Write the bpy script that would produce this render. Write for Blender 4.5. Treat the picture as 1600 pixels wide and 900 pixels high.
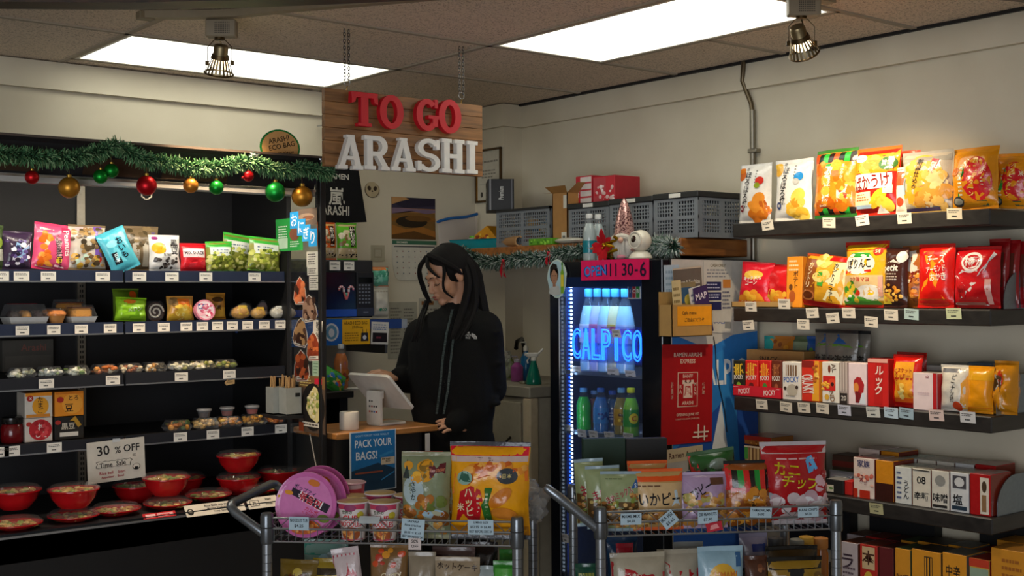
import bpy, bmesh, math, random
from mathutils import Vector, Matrix, Euler, noise
sc = bpy.context.scene
for o in list(bpy.data.objects): bpy.data.objects.remove(o)
COL = sc.collection
PI = math.pi
random.seed(11)
# ---------------------------------------------------------------- camera (solved from the ceiling grid)
FPX, YAW, PIT, ROL = 1914.3, .6817, .0033, -.0059
CAM = Vector((-4.1194, -5.2358, 1.4718))
_f = Vector((math.sin(YAW)*math.cos(PIT), math.cos(YAW)*math.cos(PIT), math.sin(PIT)))
_r0 = Vector((math.cos(YAW), -math.sin(YAW), 0)); _u0 = _r0.cross(_f)
_r = math.cos(ROL)*_r0 + math.sin(ROL)*_u0; _u = -math.sin(ROL)*_r0 + math.cos(ROL)*_u0
cd = bpy.data.cameras.new('camera'); cam = bpy.data.objects.new('camera', cd); COL.objects.link(cam)
cd.sensor_width = 36; cd.lens = FPX/1600*36; cd.clip_start = .05
cam.matrix_world = Matrix(((_r.x, _u.x, -_f.x, CAM.x), (_r.y, _u.y, -_f.y, CAM.y), (_r.z, _u.z, -_f.z, CAM.z), (0, 0, 0, 1)))
sc.camera = cam
# ---------------------------------------------------------------- exposure, world, lamps' strengths
sc.view_settings.view_transform = 'Standard'; sc.view_settings.look = 'None'
sc.view_settings.gamma = 1; sc.view_settings.use_curve_mapping = False
sc.view_settings.exposure = 0.0
E_PANEL = 3.8          # fluorescent diffusers
E_SPOT_R, E_SPOT_L = 54, 70
E_STRIP = 42.0          # lamp under the cooler's canopy
E_DAY = 120            # daylight from the shop front behind the camera
w = bpy.data.worlds.new('world'); sc.world = w; w.use_nodes = True
w.node_tree.nodes['Background'].inputs[0].default_value = (.80, .76, .70, 1)
w.node_tree.nodes['Background'].inputs[1].default_value = .24
def ray(u, v): return _f + (u-800)/FPX*_r - (v-450)/FPX*_u
def onx(u, v, X): d = ray(u, v); return CAM + d*((X-CAM.x)/d.x)
def ony(u, v, Y): d = ray(u, v); return CAM + d*((Y-CAM.y)/d.y)
def onz(u, v, Z): d = ray(u, v); return CAM + d*((Z-CAM.z)/d.z)
def dep(u, v, D): return CAM + ray(u, v)*D
def onp(u, v, p, n): d = ray(u, v); return CAM + d*((p-CAM).dot(n)/d.dot(n))
al = bpy.data.lights.new('daylight', 'AREA'); al.shape = 'RECTANGLE'; al.size = 3.0; al.size_y = 2.0
al.energy = E_DAY; al.color = (.88, .93, 1.0)
ao = bpy.data.objects.new('daylight', al); COL.objects.link(ao)
ao.location = (-6.2, -6.0, 1.0); ao.rotation_euler = (Vector((-1.5, -1.6, 2.7))-Vector(ao.location)).to_track_quat('-Z', 'Y').to_euler()
# ---------------------------------------------------------------- materials
def lin(h):
    h = h.lstrip('#'); r = []
    for i in (0, 2, 4):
        c = int(h[i:i+2], 16)/255; r.append(c/12.92 if c <= .04045 else ((c+.055)/1.055)**2.4)
    return (*r, 1)
_M = {}
FIN = {'card': (.55, 0, 0), 'film': (.22, 0, .10), 'foil': (.3, .35, .1), 'matte': (.8, 0, 0), 'gloss': (.15, 0, 0), 'metal': (.3, 1, 0),
       'brush': (.42, 1, .02), 'cloth': (.95, 0, .25), 'skin': (.5, 0, 0), 'food': (.5, 0, .2), 'paper': (.7, 0, 0), 'wire': (.28, .8, 0)}
SC = {'film': 38, 'foil': 45, 'cloth': 420, 'food': 160, 'brush': 90}
def mat(h, fin='card'):
    k = (h, fin)
    if k in _M: return _M[k]
    m = bpy.data.materials.new(fin+'_'+h); m.use_nodes = True; nt = m.node_tree; b = nt.nodes['Principled BSDF']
    r, mt, bump = FIN[fin]; c = lin(h)
    b.inputs['Roughness'].default_value = r; b.inputs['Metallic'].default_value = mt
    if fin in ('matte', 'cloth', 'paper'): b.inputs['Specular IOR Level'].default_value = .25
    tc = nt.nodes.new('ShaderNodeTexCoord'); nz = nt.nodes.new('ShaderNodeTexNoise'); nz.inputs['Scale'].default_value = SC.get(fin, 30); nz.inputs['Detail'].default_value = 3
    nt.links.new(tc.outputs['Object'], nz.inputs['Vector'])
    cr = nt.nodes.new('ShaderNodeValToRGB'); cr.color_ramp.elements[0].position = .3; cr.color_ramp.elements[1].position = .7
    k1 = .8 if fin in ('food', 'cloth') else .93
    cr.color_ramp.elements[0].color = (c[0]*k1, c[1]*k1, c[2]*k1, 1); cr.color_ramp.elements[1].color = tuple(min(1, x*1.04) for x in c[:3])+(1,)
    nt.links.new(nz.outputs['Fac'], cr.inputs[0]); nt.links.new(cr.outputs[0], b.inputs['Base Color'])
    if bump:
        bp = nt.nodes.new('ShaderNodeBump'); bp.inputs['Strength'].default_value = min(1, bump*5); bp.inputs['Distance'].default_value = .004 if fin in ('film', 'foil') else .002
        nt.links.new(nz.outputs['Fac'], bp.inputs['Height']); nt.links.new(bp.outputs[0], b.inputs['Normal'])
    if fin == 'skin':
        b.inputs['Subsurface Weight'].default_value = .12; b.inputs['Subsurface Radius'].default_value = (.01, .004, .002)
    _M[k] = m; return m
def emat(h, s):
    k = (h, 'e', s)
    if k in _M: return _M[k]
    m = bpy.data.materials.new('glow_'+h); m.use_nodes = True; b = m.node_tree.nodes['Principled BSDF']
    b.inputs['Base Color'].default_value = lin(h); b.inputs['Emission Color'].default_value = lin(h); b.inputs['Emission Strength'].default_value = s
    _M[k] = m; return m
def clear(h='ffffff', op=.12, rough=.06):
    "thin clear plastic or glass: see-through sheet with its own gloss"
    k = (h, 'c', op, rough)
    if k in _M: return _M[k]
    m = bpy.data.materials.new('clear_'+h); m.use_nodes = True; nt = m.node_tree; b = nt.nodes['Principled BSDF']
    b.inputs['Base Color'].default_value = lin(h); b.inputs['Roughness'].default_value = rough
    tr = nt.nodes.new('ShaderNodeBsdfTransparent'); mx = nt.nodes.new('ShaderNodeMixShader'); fr = nt.nodes.new('ShaderNodeFresnel'); fr.inputs[0].default_value = 1.35
    gl = nt.nodes.new('ShaderNodeBsdfGlossy'); gl.inputs['Roughness'].default_value = rough; m2 = nt.nodes.new('ShaderNodeMixShader'); m2.inputs[0].default_value = op
    ge = nt.nodes.new('ShaderNodeNewGeometry'); mm = nt.nodes.new('ShaderNodeMix'); mm.inputs[3].default_value = .03   # inner faces keep a faint gloss only
    nt.links.new(ge.outputs['Backfacing'], mm.inputs[0]); nt.links.new(fr.outputs[0], mm.inputs[2]); nt.links.new(mm.outputs[0], mx.inputs[0]); nt.links.new(tr.outputs[0], mx.inputs[1]); nt.links.new(gl.outputs[0], mx.inputs[2])
    nt.links.new(mx.outputs[0], m2.inputs[1]); nt.links.new(b.outputs[0], m2.inputs[2]); nt.links.new(m2.outputs[0], nt.nodes['Material Output'].inputs[0])
    _M[k] = m; return m
def nodemat(name, fn):
    m = bpy.data.materials.new(name); m.use_nodes = True; fn(m.node_tree, m.node_tree.nodes['Principled BSDF']); return m
# ---------------------------------------------------------------- text to flat triangles (built-in typeface)
_T = {}
def glyphs(t, outline=0):
    k = (t, outline)
    if k in _T: return _T[k]
    cu = bpy.data.curves.new('t', 'FONT'); cu.body = t; cu.align_x = 'CENTER'; cu.resolution_u = 2; cu.space_line = .92; cu.offset = 0 if outline else .016
    if outline: cu.fill_mode = 'NONE'; cu.bevel_depth = outline; cu.bevel_resolution = 1; cu.resolution_u = 4
    o = bpy.data.objects.new('t', cu); COL.objects.link(o)
    me = bpy.data.meshes.new_from_object(o)
    V = [tuple(v.co) for v in me.vertices]; F = [tuple(p.vertices) for p in me.polygons]
    bpy.data.objects.remove(o); bpy.data.meshes.remove(me); bpy.data.curves.remove(cu)
    if V:
        x0 = min(v[0] for v in V); x1 = max(v[0] for v in V); y0 = min(v[1] for v in V); y1 = max(v[1] for v in V)
        s = 1/max(y1-y0, 1e-6); V = [((v[0]-(x0+x1)/2)*s, (v[1]-(y0+y1)/2)*s, v[2]*s) for v in V]
        asp = (x1-x0)*s
    else: asp = 1
    _T[k] = (V, F, asp); return _T[k]
# ---------------------------------------------------------------- mesh builder
class MB:
    def __init__(s): s.v = []; s.f = []; s.m = []; s.mats = []; s.T = None
    def mi(s, m):
        if isinstance(m, str): m = mat(m)
        if m not in s.mats: s.mats.append(m)
        return s.mats.index(m)
    def add(s, V, F, m):
        n = len(s.v); i = s.mi(m)
        if s.T is not None: V = [tuple(s.T @ Vector(p)) for p in V]
        s.v += [tuple(p) for p in V]; s.f += [tuple(a+n for a in q) for q in F]; s.m += [i]*len(F); return s
    def box(s, x0, x1, y0, y1, z0, z1, m, r=.0):
        if x0 > x1: x0, x1 = x1, x0
        if y0 > y1: y0, y1 = y1, y0
        if z0 > z1: z0, z1 = z1, z0
        c = ((x0+x1)/2, (y0+y1)/2, (z0+z1)/2); h = ((x1-x0)/2, (y1-y0)/2, (z1-z0)/2)
        r = min(r, min(h)*.9)
        if r <= 0:
            V = [(x, y, z) for x in (x0, x1) for y in (y0, y1) for z in (z0, z1)]
            return s.add(V, [(0, 1, 3, 2), (4, 6, 7, 5), (0, 4, 5, 1), (2, 3, 7, 6), (0, 2, 6, 4), (1, 5, 7, 3)], m)
        V = []; ix = {}
        for a in (-1, 1):
            for b in (-1, 1):
                for d in (-1, 1):
                    for k in range(3):
                        q = [a*(h[0]-r), b*(h[1]-r), d*(h[2]-r)]; q[k] = (a, b, d)[k]*h[k]
                        ix[(a, b, d, k)] = len(V); V.append((c[0]+q[0], c[1]+q[1], c[2]+q[2]))
        F = []
        cyc = ((-1, -1), (1, -1), (1, 1), (-1, 1))
        for k in range(3):
            i, j = [(1, 2), (2, 0), (0, 1)][k]
            for sg in (-1, 1):
                q = []
                for p in cyc:
                    t = [0, 0, 0]; t[k] = sg; t[i] = p[0]; t[j] = p[1]; q.append(ix[(*t, k)])
                F.append(tuple(q if sg > 0 else q[::-1]))
        for k in range(3):
            i, j = [(1, 2), (2, 0), (0, 1)][k]
            for a in (-1, 1):
                for b in (-1, 1):
                    t0 = [0]*3; t0[i] = a; t0[j] = b; t1 = list(t0); t0[k] = -1; t1[k] = 1
                    F.append((ix[(*t0, i)], ix[(*t1, i)], ix[(*t1, j)], ix[(*t0, j)]))
        for a in (-1, 1):
            for b in (-1, 1):
                for d in (-1, 1): F.append(tuple(ix[(a, b, d, k)] for k in range(3)))
        return s.add(V, F, m)
    def tube(s, pts, r, m, n=8, caps=True, closed=False):
        pts = [Vector(p) for p in pts]; V = []; F = []; L = len(pts); rr = r if isinstance(r, (list, tuple)) else [r]*L
        up = None
        for i, p in enumerate(pts):
            if closed: t = pts[(i+1) % L]-pts[i-1]
            else: t = pts[min(i+1, L-1)]-pts[max(i-1, 0)]
            if t.length < 1e-9: t = Vector((0, 0, 1))
            t.normalize()
            if up is None: up = Vector((0, 0, 1)) if abs(t.z) < .9 else Vector((1, 0, 0))
            a = t.cross(up)
            if a.length < 1e-4: a = t.orthogonal()
            a.normalize(); b = a.cross(t); up = b
            for k in range(n):
                an = 2*PI*k/n; V.append(p + rr[i]*(math.cos(an)*a + math.sin(an)*b))
        for i in range(L if closed else L-1):
            j = (i+1) % L
            for k in range(n): F.append((i*n+k, i*n+(k+1) % n, j*n+(k+1) % n, j*n+k))
        if caps and not closed: F += [tuple(range(n))[::-1], tuple((L-1)*n+k for k in range(n))]
        return s.add(V, F, m)
    def lathe(s, prof, m, n=20, c=(0, 0, 0), sx=1, sy=1):
        V = []; F = []
        for r, z in prof:
            for k in range(n): a = 2*PI*k/n; V.append((c[0]+r*sx*math.cos(a), c[1]+r*sy*math.sin(a), c[2]+z))
        for i in range(len(prof)-1):
            for k in range(n): F.append((i*n+k, i*n+(k+1) % n, (i+1)*n+(k+1) % n, (i+1)*n+k))
        if prof[0][0] > 1e-5: F.append(tuple(range(n))[::-1])
        if prof[-1][0] > 1e-5: F.append(tuple((len(prof)-1)*n+k for k in range(n)))
        return s.add(V, F, m)
    def ell(s, c, r, m, n=12, k=8, wob=0, seed=0, rz=0):
        V = []; F = []; ca, sa = math.cos(rz), math.sin(rz)
        for i in range(k+1):
            t = PI*i/k
            for j in range(n):
                a = 2*PI*j/n; d = (math.sin(t)*math.cos(a), math.sin(t)*math.sin(a), math.cos(t)); q = 1
                if wob: q = 1+wob*noise.noise(Vector((d[0]*1.7+seed*3.1, d[1]*1.7, d[2]*1.7+seed)))
                x, y = d[0]*r[0]*q, d[1]*r[1]*q
                V.append((c[0]+x*ca-y*sa, c[1]+x*sa+y*ca, c[2]+d[2]*r[2]*q))
        for i in range(k):
            for j in range(n): F.append((i*n+j, (i+1)*n+j, (i+1)*n+(j+1) % n, i*n+(j+1) % n))
        return s.add(V, F, m)
    def prism(s, pts, y0, y1, m):
        "polygon in x-z pulled from y0 to y1"
        n = len(pts); V = [(x, y0, z) for x, z in pts]+[(x, y1, z) for x, z in pts]
        F = [tuple(range(n)), tuple(range(2*n-1, n-1, -1))]+[(i, i+n, (i+1) % n+n, (i+1) % n) for i in range(n)]
        return s.add(V, F, m)
    def text(s, t, m, h, O=(0, 0, 0), X=(1, 0, 0), Z=(0, 0, 1), maxw=None, depth=0, outline=0):
        V, F, asp = glyphs(t, outline); O = Vector(O); X = Vector(X).normalized(); Z = Vector(Z).normalized(); N = X.cross(Z); sx = 1
        if maxw and asp*h > maxw: sx = maxw/(asp*h)
        P = [O + X*(a*h*sx) + Z*(b*h) - N*(c*h) for a, b, c in V]
        if depth:
            e = {}
            for f in F:
                for i in range(len(f)):
                    q = (f[i], f[(i+1) % len(f)]); e[q] = 1
            n = len(P); F2 = list(F)+[tuple(a+n for a in f[::-1]) for f in F]
            # flip faces so that the front looks along -N
            for (a, b) in e:
                if (b, a) not in e: F2.append((a, a+n, b+n, b))
            return s.add(P+[p + N*(-depth) for p in P], F2, m)
        return s.add(P, F, m)
    def build(s, name, par=None, loc=None, rot=None, smooth=True, ang=40):
        me = bpy.data.meshes.new(name); me.from_pydata([tuple(p) for p in s.v], [], s.f)
        for m in s.mats: me.materials.append(m)
        me.polygons.foreach_set('material_index', s.m)
        me.update()
        if smooth:
            me.polygons.foreach_set('use_smooth', [True]*len(s.f)); me.set_sharp_from_angle(angle=math.radians(ang))
        o = bpy.data.objects.new(name, me); COL.objects.link(o)
        if par: o.parent = par
        if loc is not None: o.location = loc
        if rot is not None: o.rotation_euler = rot
        return o
def tag(o, label, cat, group=None, kind=None):
    if label: o['label'] = label
    if cat: o['category'] = cat
    if group: o['group'] = group
    if kind: o['kind'] = kind
    return o
def thing(name, label, cat, loc=(0, 0, 0), rz=0, group=None, rot=None):
    o = bpy.data.objects.new(name, None); COL.objects.link(o); o.location = loc; o.empty_display_size = .05
    o.rotation_euler = rot if rot else (0, 0, rz)
    return tag(o, label, cat, group)
def dup(o, loc, label=None, rot=None, group=None):
    c = o.copy(); COL.objects.link(c); c.location = loc
    if rot is not None: c.rotation_euler = rot
    if label: c['label'] = label
    if group: c['group'] = group
    for ch in [x for x in bpy.data.objects if x.parent == o]:
        d = ch.copy(); COL.objects.link(d); d.parent = c
        for g in [x for x in bpy.data.objects if x.parent == ch]:
            e = g.copy(); COL.objects.link(e); e.parent = d
    return c
def struct(o): o['kind'] = 'structure'; return o
# ---------------------------------------------------------------- printed packaging
def paint(mb, S, art, w, h, fin='film', flat=False, off0=.0007):
    """lay printed shapes on the surface S(u, v, off); u runs -.5...5 across, v 0..1 up"""
    rnd = random.Random(len(art)*7+int(w*1e4))
    for L, a in enumerate(art):
        off = off0 + .0002*L; k = a[0]
        if k == 'r':
            u0, v0, u1, v1, c = a[1:6]; nx = 1 if flat else max(1, int(abs(u1-u0)*13)); ny = 1 if flat else max(1, int(abs(v1-v0)*17))
            V = [S(u0+(u1-u0)*i/nx, v0+(v1-v0)*j/ny, off) for j in range(ny+1) for i in range(nx+1)]
            F = [(j*(nx+1)+i, j*(nx+1)+i+1, (j+1)*(nx+1)+i+1, (j+1)*(nx+1)+i) for j in range(ny) for i in range(nx)]
            mb.add(V, F, mat(c, fin))
        elif k == 'e':
            cu, cv, ru, rv, c = a[1:6]; ro = math.radians(a[6]) if len(a) > 6 else 0; n = 20; R = 1 if flat else 3
            V = [S(cu, cv, off)]; F = []
            for q in range(1, R+1):
                for i in range(n):
                    t = 2*PI*i/n; x = ru*w*q/R*math.cos(t); z = rv*h*q/R*math.sin(t)
                    V.append(S(cu+(x*math.cos(ro)-z*math.sin(ro))/w, cv+(x*math.sin(ro)+z*math.cos(ro))/h, off))
            for i in range(n): F.append((0, 1+i, 1+(i+1) % n))
            for q in range(R-1):
                for i in range(n): F.append((1+q*n+i, 1+(q+1)*n+i, 1+(q+1)*n+(i+1) % n, 1+q*n+(i+1) % n))
            mb.add(V, F, mat(c, fin))
        elif k == 't':
            t, cu, cv, sz, c = a[1:6]; ro = math.radians(a[6]) if len(a) > 6 else 0; mw = a[7] if len(a) > 7 else None
            if len(a) > 8 and a[8]: t = '\n'.join(t)
            V, F, asp = glyphs(t); hh = sz*h; sx = 1
            if mw and asp*hh > mw*w: sx = mw*w/(asp*hh)
            P = []
            for x, z, _ in V:
                x *= hh*sx; z *= hh
                P.append(S(cu+(x*math.cos(ro)-z*math.sin(ro))/w, cv+(x*math.sin(ro)+z*math.cos(ro))/h, off+(0 if flat else .0009)))
            mb.add(P, F, mat(c, fin))
        elif k == 'p':
            pts, c = a[1], a[2]; cu = sum(p[0] for p in pts)/len(pts); cv = sum(p[1] for p in pts)/len(pts); n = len(pts)
            V = [S(cu, cv, off)]+[S(cu+(p[0]-cu)*.5, cv+(p[1]-cv)*.5, off) for p in pts]+[S(p[0], p[1], off) for p in pts]
            F = [(0, 1+i, 1+(i+1) % n) for i in range(n)]+[(1+i, 1+n+i, 1+n+(i+1) % n, 1+(i+1) % n) for i in range(n)]
            mb.add(V, F, mat(c, fin))
        elif k == 'n':
            u0, v0, u1, v1, cs, n, sz = a[1:8]
            for q in range(n):
                cu = rnd.uniform(u0, u1); cv = rnd.uniform(v0, v1); r = sz*rnd.uniform(.7, 1.15); ph = rnd.uniform(0, 6); e = rnd.uniform(.65, 1)
                o2 = off+.00005*q; V = [S(cu, cv, o2+.0012)]+[S(cu+r*math.cos(2*PI*i/10+ph), cv+r*e*w/h*math.sin(2*PI*i/10+ph), o2) for i in range(10)]
                mb.add(V, [(0, 1+i, 1+(i+1) % 10) for i in range(10)], mat(rnd.choice(cs), fin))
        elif k == 's':
            u0, v0, u1, v1, cs, n = a[1:7]
            for q in range(n):
                b0 = u0+(u1-u0)*q/n; b1 = u0+(u1-u0)*(q+1)/n
                V = [S(x, v0+(v1-v0)*j/4, off) for j in range(5) for x in (b0, (b0+b1)/2, b1)]
                mb.add(V, [(j*3+i, j*3+i+1, j*3+i+4, j*3+i+3) for j in range(4) for i in range(2)], mat(cs[q % len(cs)], fin))
        elif k == 'l':   # lines of small print
            u0, v0, u1, v1, c, n = a[1:7]
            for q in range(n):
                z = v1+(v0-v1)*(q+.5)/n; b = u1-(u1-u0)*rnd.uniform(0, .3)
                hz = abs(v1-v0)/n*.22; xx = u0
                while xx < b:
                    x2 = min(b, xx+(u1-u0)*rnd.uniform(.08, .2)); V = [S(xx, z-hz, off), S(x2, z-hz, off), S(x2, z+hz, off), S(xx, z+hz, off)]
                    mb.add(V, [(0, 1, 2, 3)], mat(c, fin)); xx = x2+(u1-u0)*.035
def bag(name, label, cat, w, h, t, base, art, loc, rz=0, seal=None, fin='film', lean=.06, roll=0, group=None, seed=1, back=None, crumple=.14, film=None, sealb=None, fill=1.0):
    """a sealed pillow pouch standing on its lower seal"""
    root = thing(name, label, cat, loc, 0, group); root.rotation_euler = Euler((-lean, roll, 0)).to_matrix().to_4x4().to_euler()
    root.rotation_euler = (Matrix.Rotation(rz, 3, 'Z') @ Matrix.Rotation(roll, 3, 'Y') @ Matrix.Rotation(-lean, 3, 'X')).to_euler()
    s = .05
    def prof(u, v):
        a = max(0, 1-abs(2*u)**2.6)**.55; q = (v-s)/(1-2*s)
        if q <= 0 or q >= 1: return 0
        return a*max(0, math.sin(PI*q**(1/fill if fill != 1 else 1)))**.45
    def S(u, v, off, side=-1):
        q = prof(u, v); n1 = noise.noise(Vector((u*3.3+seed*5.7, v*4.1+seed, seed*1.3))); n2 = noise.noise(Vector((u*9+seed*2, v*11, seed*3.1)))
        y = t/2*q*(1+crumple*2*n1+crumple*.7*n2)
        edge = noise.noise(Vector((seed*3.3+side*0, v*4, 1.7)))*.018 if abs(u) > .3 else 0
        x = w*(u*(1-.05*q*0-.05*math.sin(PI*min(1, max(0, v)))) + (edge if u > 0 else -edge)*abs(u)*2)
        y2 = side*(y + off) + t*.10*noise.noise(Vector((u*2+seed, v*3, seed*.7)))*(1 if q < .05 else .3) + (.012*h*math.sin(u*5+seed)*max(0, v-.85)/.15 if True else 0)
        return (x, y2, v*h)
    nu, nv = 12, 18; mb = MB(); bm_ = film or mat(base, fin); bk = back and mat(back, fin) or bm_
    for side in (-1, 1):
        V = [S(-.5+i/nu, s*.9+(1-s*1.8)*j/nv, 0, side) for j in range(nv+1) for i in range(nu+1)]
        F = [(j*(nu+1)+i, j*(nu+1)+i+1, (j+1)*(nu+1)+i+1, (j+1)*(nu+1)+i) for j in range(nv) for i in range(nu)]
        mb.add(V, [f if side < 0 else f[::-1] for f in F], bm_ if side < 0 else bk)
    paint(mb, S, art, w, h, fin)
    mb.build('pouch', root, ang=60)
    for (v0, v1, c) in ((1-s, 1, seal or base), (0, s, sealb or seal or base)):
        m2 = MB(); n = 5; k = 14
        for side in (-1, 1):
            V = []
            for j in range(n+1):
                for i in range(k+1):
                    p = S(-.5+i/k, v0+(v1-v0)*j/n, .0004+.0007*(j % 2), side); V.append(p)
            F = [(j*(k+1)+i, j*(k+1)+i+1, (j+1)*(k+1)+i+1, (j+1)*(k+1)+i) for j in range(n) for i in range(k)]
            m2.add(V, [f if side < 0 else f[::-1] for f in F], mat(c, fin))
        m2.build('top_seal' if v1 == 1 else 'bottom_seal', root, ang=60)
    return root
def carton(name, label, cat, w, h, d, base, art, loc, rz=0, side=None, top=None, group=None, lean=0, fin='card', sart=(), roll=0, tart=()):
    "a small printed box; its front looks along local -y, its back at y = d"
    mb = MB(); mb.box(-w/2, w/2, 0, d, 0, h, mat(base, fin), .0018)
    S = lambda u, v, off: (u*w, -off, v*h)
    paint(mb, S, art, w, h, fin, True)
    if side: mb.add([(w/2+.0005, .002, .002), (w/2+.0005, d-.002, .002), (w/2+.0005, d-.002, h-.002), (w/2+.0005, .002, h-.002)], [(0, 1, 2, 3)], mat(side, fin)); mb.add([(-w/2-.0005, .002, .002), (-w/2-.0005, d-.002, .002), (-w/2-.0005, d-.002, h-.002), (-w/2-.0005, .002, h-.002)], [(3, 2, 1, 0)], mat(side, fin))
    if top: mb.add([(-w/2+.002, .002, h+.0005), (w/2-.002, .002, h+.0005), (w/2-.002, d-.002, h+.0005), (-w/2+.002, d-.002, h+.0005)], [(0, 1, 2, 3)], mat(top, fin))
    if sart: paint(mb, lambda u, v, off: (-w/2-off-.0006, -u*d+d/2, v*h), sart, d, h, fin, True)
    if tart: paint(mb, lambda u, v, off: (u*w, v*d, h+.0006+off), tart, w, d, fin, True)
    o = mb.build(name, None, loc, (Matrix.Rotation(rz, 3, 'Z') @ Matrix.Rotation(roll, 3, 'Y') @ Matrix.Rotation(-lean, 3, 'X')).to_euler(), smooth=False)
    return tag(o, label, cat, group)
def card(name, label, cat, O, X, Z, w, h, base, art, group=None, th=.0015, fin='paper', round_=0, kind=None, poly=None):
    "a flat printed sheet of real thickness; O is the middle of its face, X runs right, Z up; it faces X x Z reversed (towards the viewer)"
    X = Vector(X).normalized(); Z = Vector(Z).normalized(); N = X.cross(Z); O = Vector(O)
    mb = MB(); S = lambda u, v, off: tuple(X*(u*w) + Z*((v-.5)*h) + N*off)
    if poly: pts = poly
    elif round_:
        pts = []
        for (cx, cz, a0) in ((.5-round_, round_*w/h, -90), (.5-round_, 1-round_*w/h, 0), (-.5+round_, 1-round_*w/h, 90), (-.5+round_, round_*w/h, 180)):
            for k in range(5): an = math.radians(a0+22.5*k); pts.append((cx+round_*math.cos(an), cz+round_*w/h*math.sin(an)))
    else: pts = [(-.5, 0), (.5, 0), (.5, 1), (-.5, 1)]
    n = len(pts); V = [S(u, v, 0) for u, v in pts]+[S(u, v, -th) for u, v in pts]
    mb.add(V, [tuple(range(n)), tuple(range(2*n-1, n-1, -1))]+[(i, i+n, (i+1) % n+n, (i+1) % n) for i in range(n)], mat(base, fin))
    paint(mb, S, art, w, h, fin, True, .0005)
    o = mb.build(name, None, O, smooth=False)
    return tag(o, label, cat, group, kind)
# ================================================================ the room
def f_wall(nt, b):
    tc = nt.nodes.new('ShaderNodeTexCoord'); n = nt.nodes.new('ShaderNodeTexNoise'); n.inputs['Scale'].default_value = 3; n.inputs['Detail'].default_value = 6
    nt.links.new(tc.outputs['Object'], n.inputs['Vector']); cr = nt.nodes.new('ShaderNodeValToRGB')
    cr.color_ramp.elements[0].position = .3; cr.color_ramp.elements[1].position = .7
    cr.color_ramp.elements[0].color = lin('cbc1aa'); cr.color_ramp.elements[1].color = lin('d6cdb7')
    nt.links.new(n.outputs['Fac'], cr.inputs[0]); nt.links.new(cr.outputs[0], b.inputs['Base Color']); b.inputs['Roughness'].default_value = .75
    n2 = nt.nodes.new('ShaderNodeTexNoise'); n2.inputs['Scale'].default_value = 180; bp = nt.nodes.new('ShaderNodeBump'); bp.inputs['Strength'].default_value = .12; bp.inputs['Distance'].default_value = .002
    nt.links.new(tc.outputs['Object'], n2.inputs['Vector']); nt.links.new(n2.outputs['Fac'], bp.inputs['Height']); nt.links.new(bp.outputs[0], b.inputs['Normal'])
def f_ceil(nt, b):
    tc = nt.nodes.new('ShaderNodeTexCoord'); n = nt.nodes.new('ShaderNodeTexNoise'); n.inputs['Scale'].default_value = 150; n.inputs['Detail'].default_value = 2; n.inputs['Roughness'].default_value = .7
    nt.links.new(tc.outputs['Object'], n.inputs['Vector']); cr = nt.nodes.new('ShaderNodeValToRGB')
    cr.color_ramp.elements[0].position = .36; cr.color_ramp.elements[1].position = .47
    cr.color_ramp.elements[0].color = lin('978775'); cr.color_ramp.elements[1].color = lin('ddcbb6')
    nt.links.new(n.outputs['Fac'], cr.inputs[0]); nt.links.new(cr.outputs[0], b.inputs['Base Color']); b.inputs['Roughness'].default_value = .9
    bp = nt.nodes.new('ShaderNodeBump'); bp.inputs['Strength'].default_value = .5; bp.inputs['Distance'].default_value = .004
    nt.links.new(n.outputs['Fac'], bp.inputs['Height']); nt.links.new(bp.outputs[0], b.inputs['Normal'])
def f_floor(nt, b):
    tc = nt.nodes.new('ShaderNodeTexCoord'); n = nt.nodes.new('ShaderNodeTexBrick'); n.inputs['Scale'].default_value = 2.5; n.inputs['Color1'].default_value = lin('8f8474'); n.inputs['Color2'].default_value = lin('988c7c'); n.inputs['Mortar'].default_value = lin('39322c'); n.inputs['Mortar Size'].default_value = .008; n.offset = 0
    nt.links.new(tc.outputs['Object'], n.inputs['Vector']); nt.links.new(n.outputs['Color'], b.inputs['Base Color']); b.inputs['Roughness'].default_value = .5
def wood(name, c0, c1, sc_=(1.5, 18, 18), rough=.5):
    def fn(nt, b):
        tc = nt.nodes.new('ShaderNodeTexCoord'); mp = nt.nodes.new('ShaderNodeMapping'); mp.inputs['Scale'].default_value = sc_
        n = nt.nodes.new('ShaderNodeTexNoise'); n.inputs['Scale'].default_value = 3; n.inputs['Detail'].default_value = 6; n.inputs['Distortion'].default_value = .6
        nt.links.new(tc.outputs['Object'], mp.inputs[0]); nt.links.new(mp.outputs[0], n.inputs['Vector']); cr = nt.nodes.new('ShaderNodeValToRGB')
        cr.color_ramp.elements[0].position = .32; cr.color_ramp.elements[1].position = .68; cr.color_ramp.elements[0].color = lin(c0); cr.color_ramp.elements[1].color = lin(c1)
        nt.links.new(n.outputs['Fac'], cr.inputs[0]); nt.links.new(cr.outputs[0], b.inputs['Base Color']); b.inputs['Roughness'].default_value = rough
    return nodemat(name, fn)
WALL = nodemat('painted_wall', f_wall); CEIL = nodemat('acoustic_tile', f_ceil); FLOOR = nodemat('floor_tile', f_floor)
PINE = wood('pine_plank', '634224', '97693c'); OAK = wood('counter_wood', '8a5a2a', 'b97f42', (2, 14, 14), .35); DARKWOOD = wood('dark_wood', '1d120b', '3a2415', (2, 14, 14), .4); SHELFWOOD = wood('shelf_wood', '7d4a1e', 'a8692f', (2, 16, 16))
BLACK = mat('0c0c0d', 'card'); BLK2 = mat('17171a', 'card'); CHAR = mat('26262a', 'card'); STEEL = mat('b9bcc0', 'wire'); ALU = mat('c9c9c6', 'brush')
H = 2.45
struct(MB().box(-6, .1, 0, .1, 0, H+.05, WALL).build('wall_back'))
struct(MB().box(0, .1, -7, 0, 0, H+.05, WALL).build('wall_right'))
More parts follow.
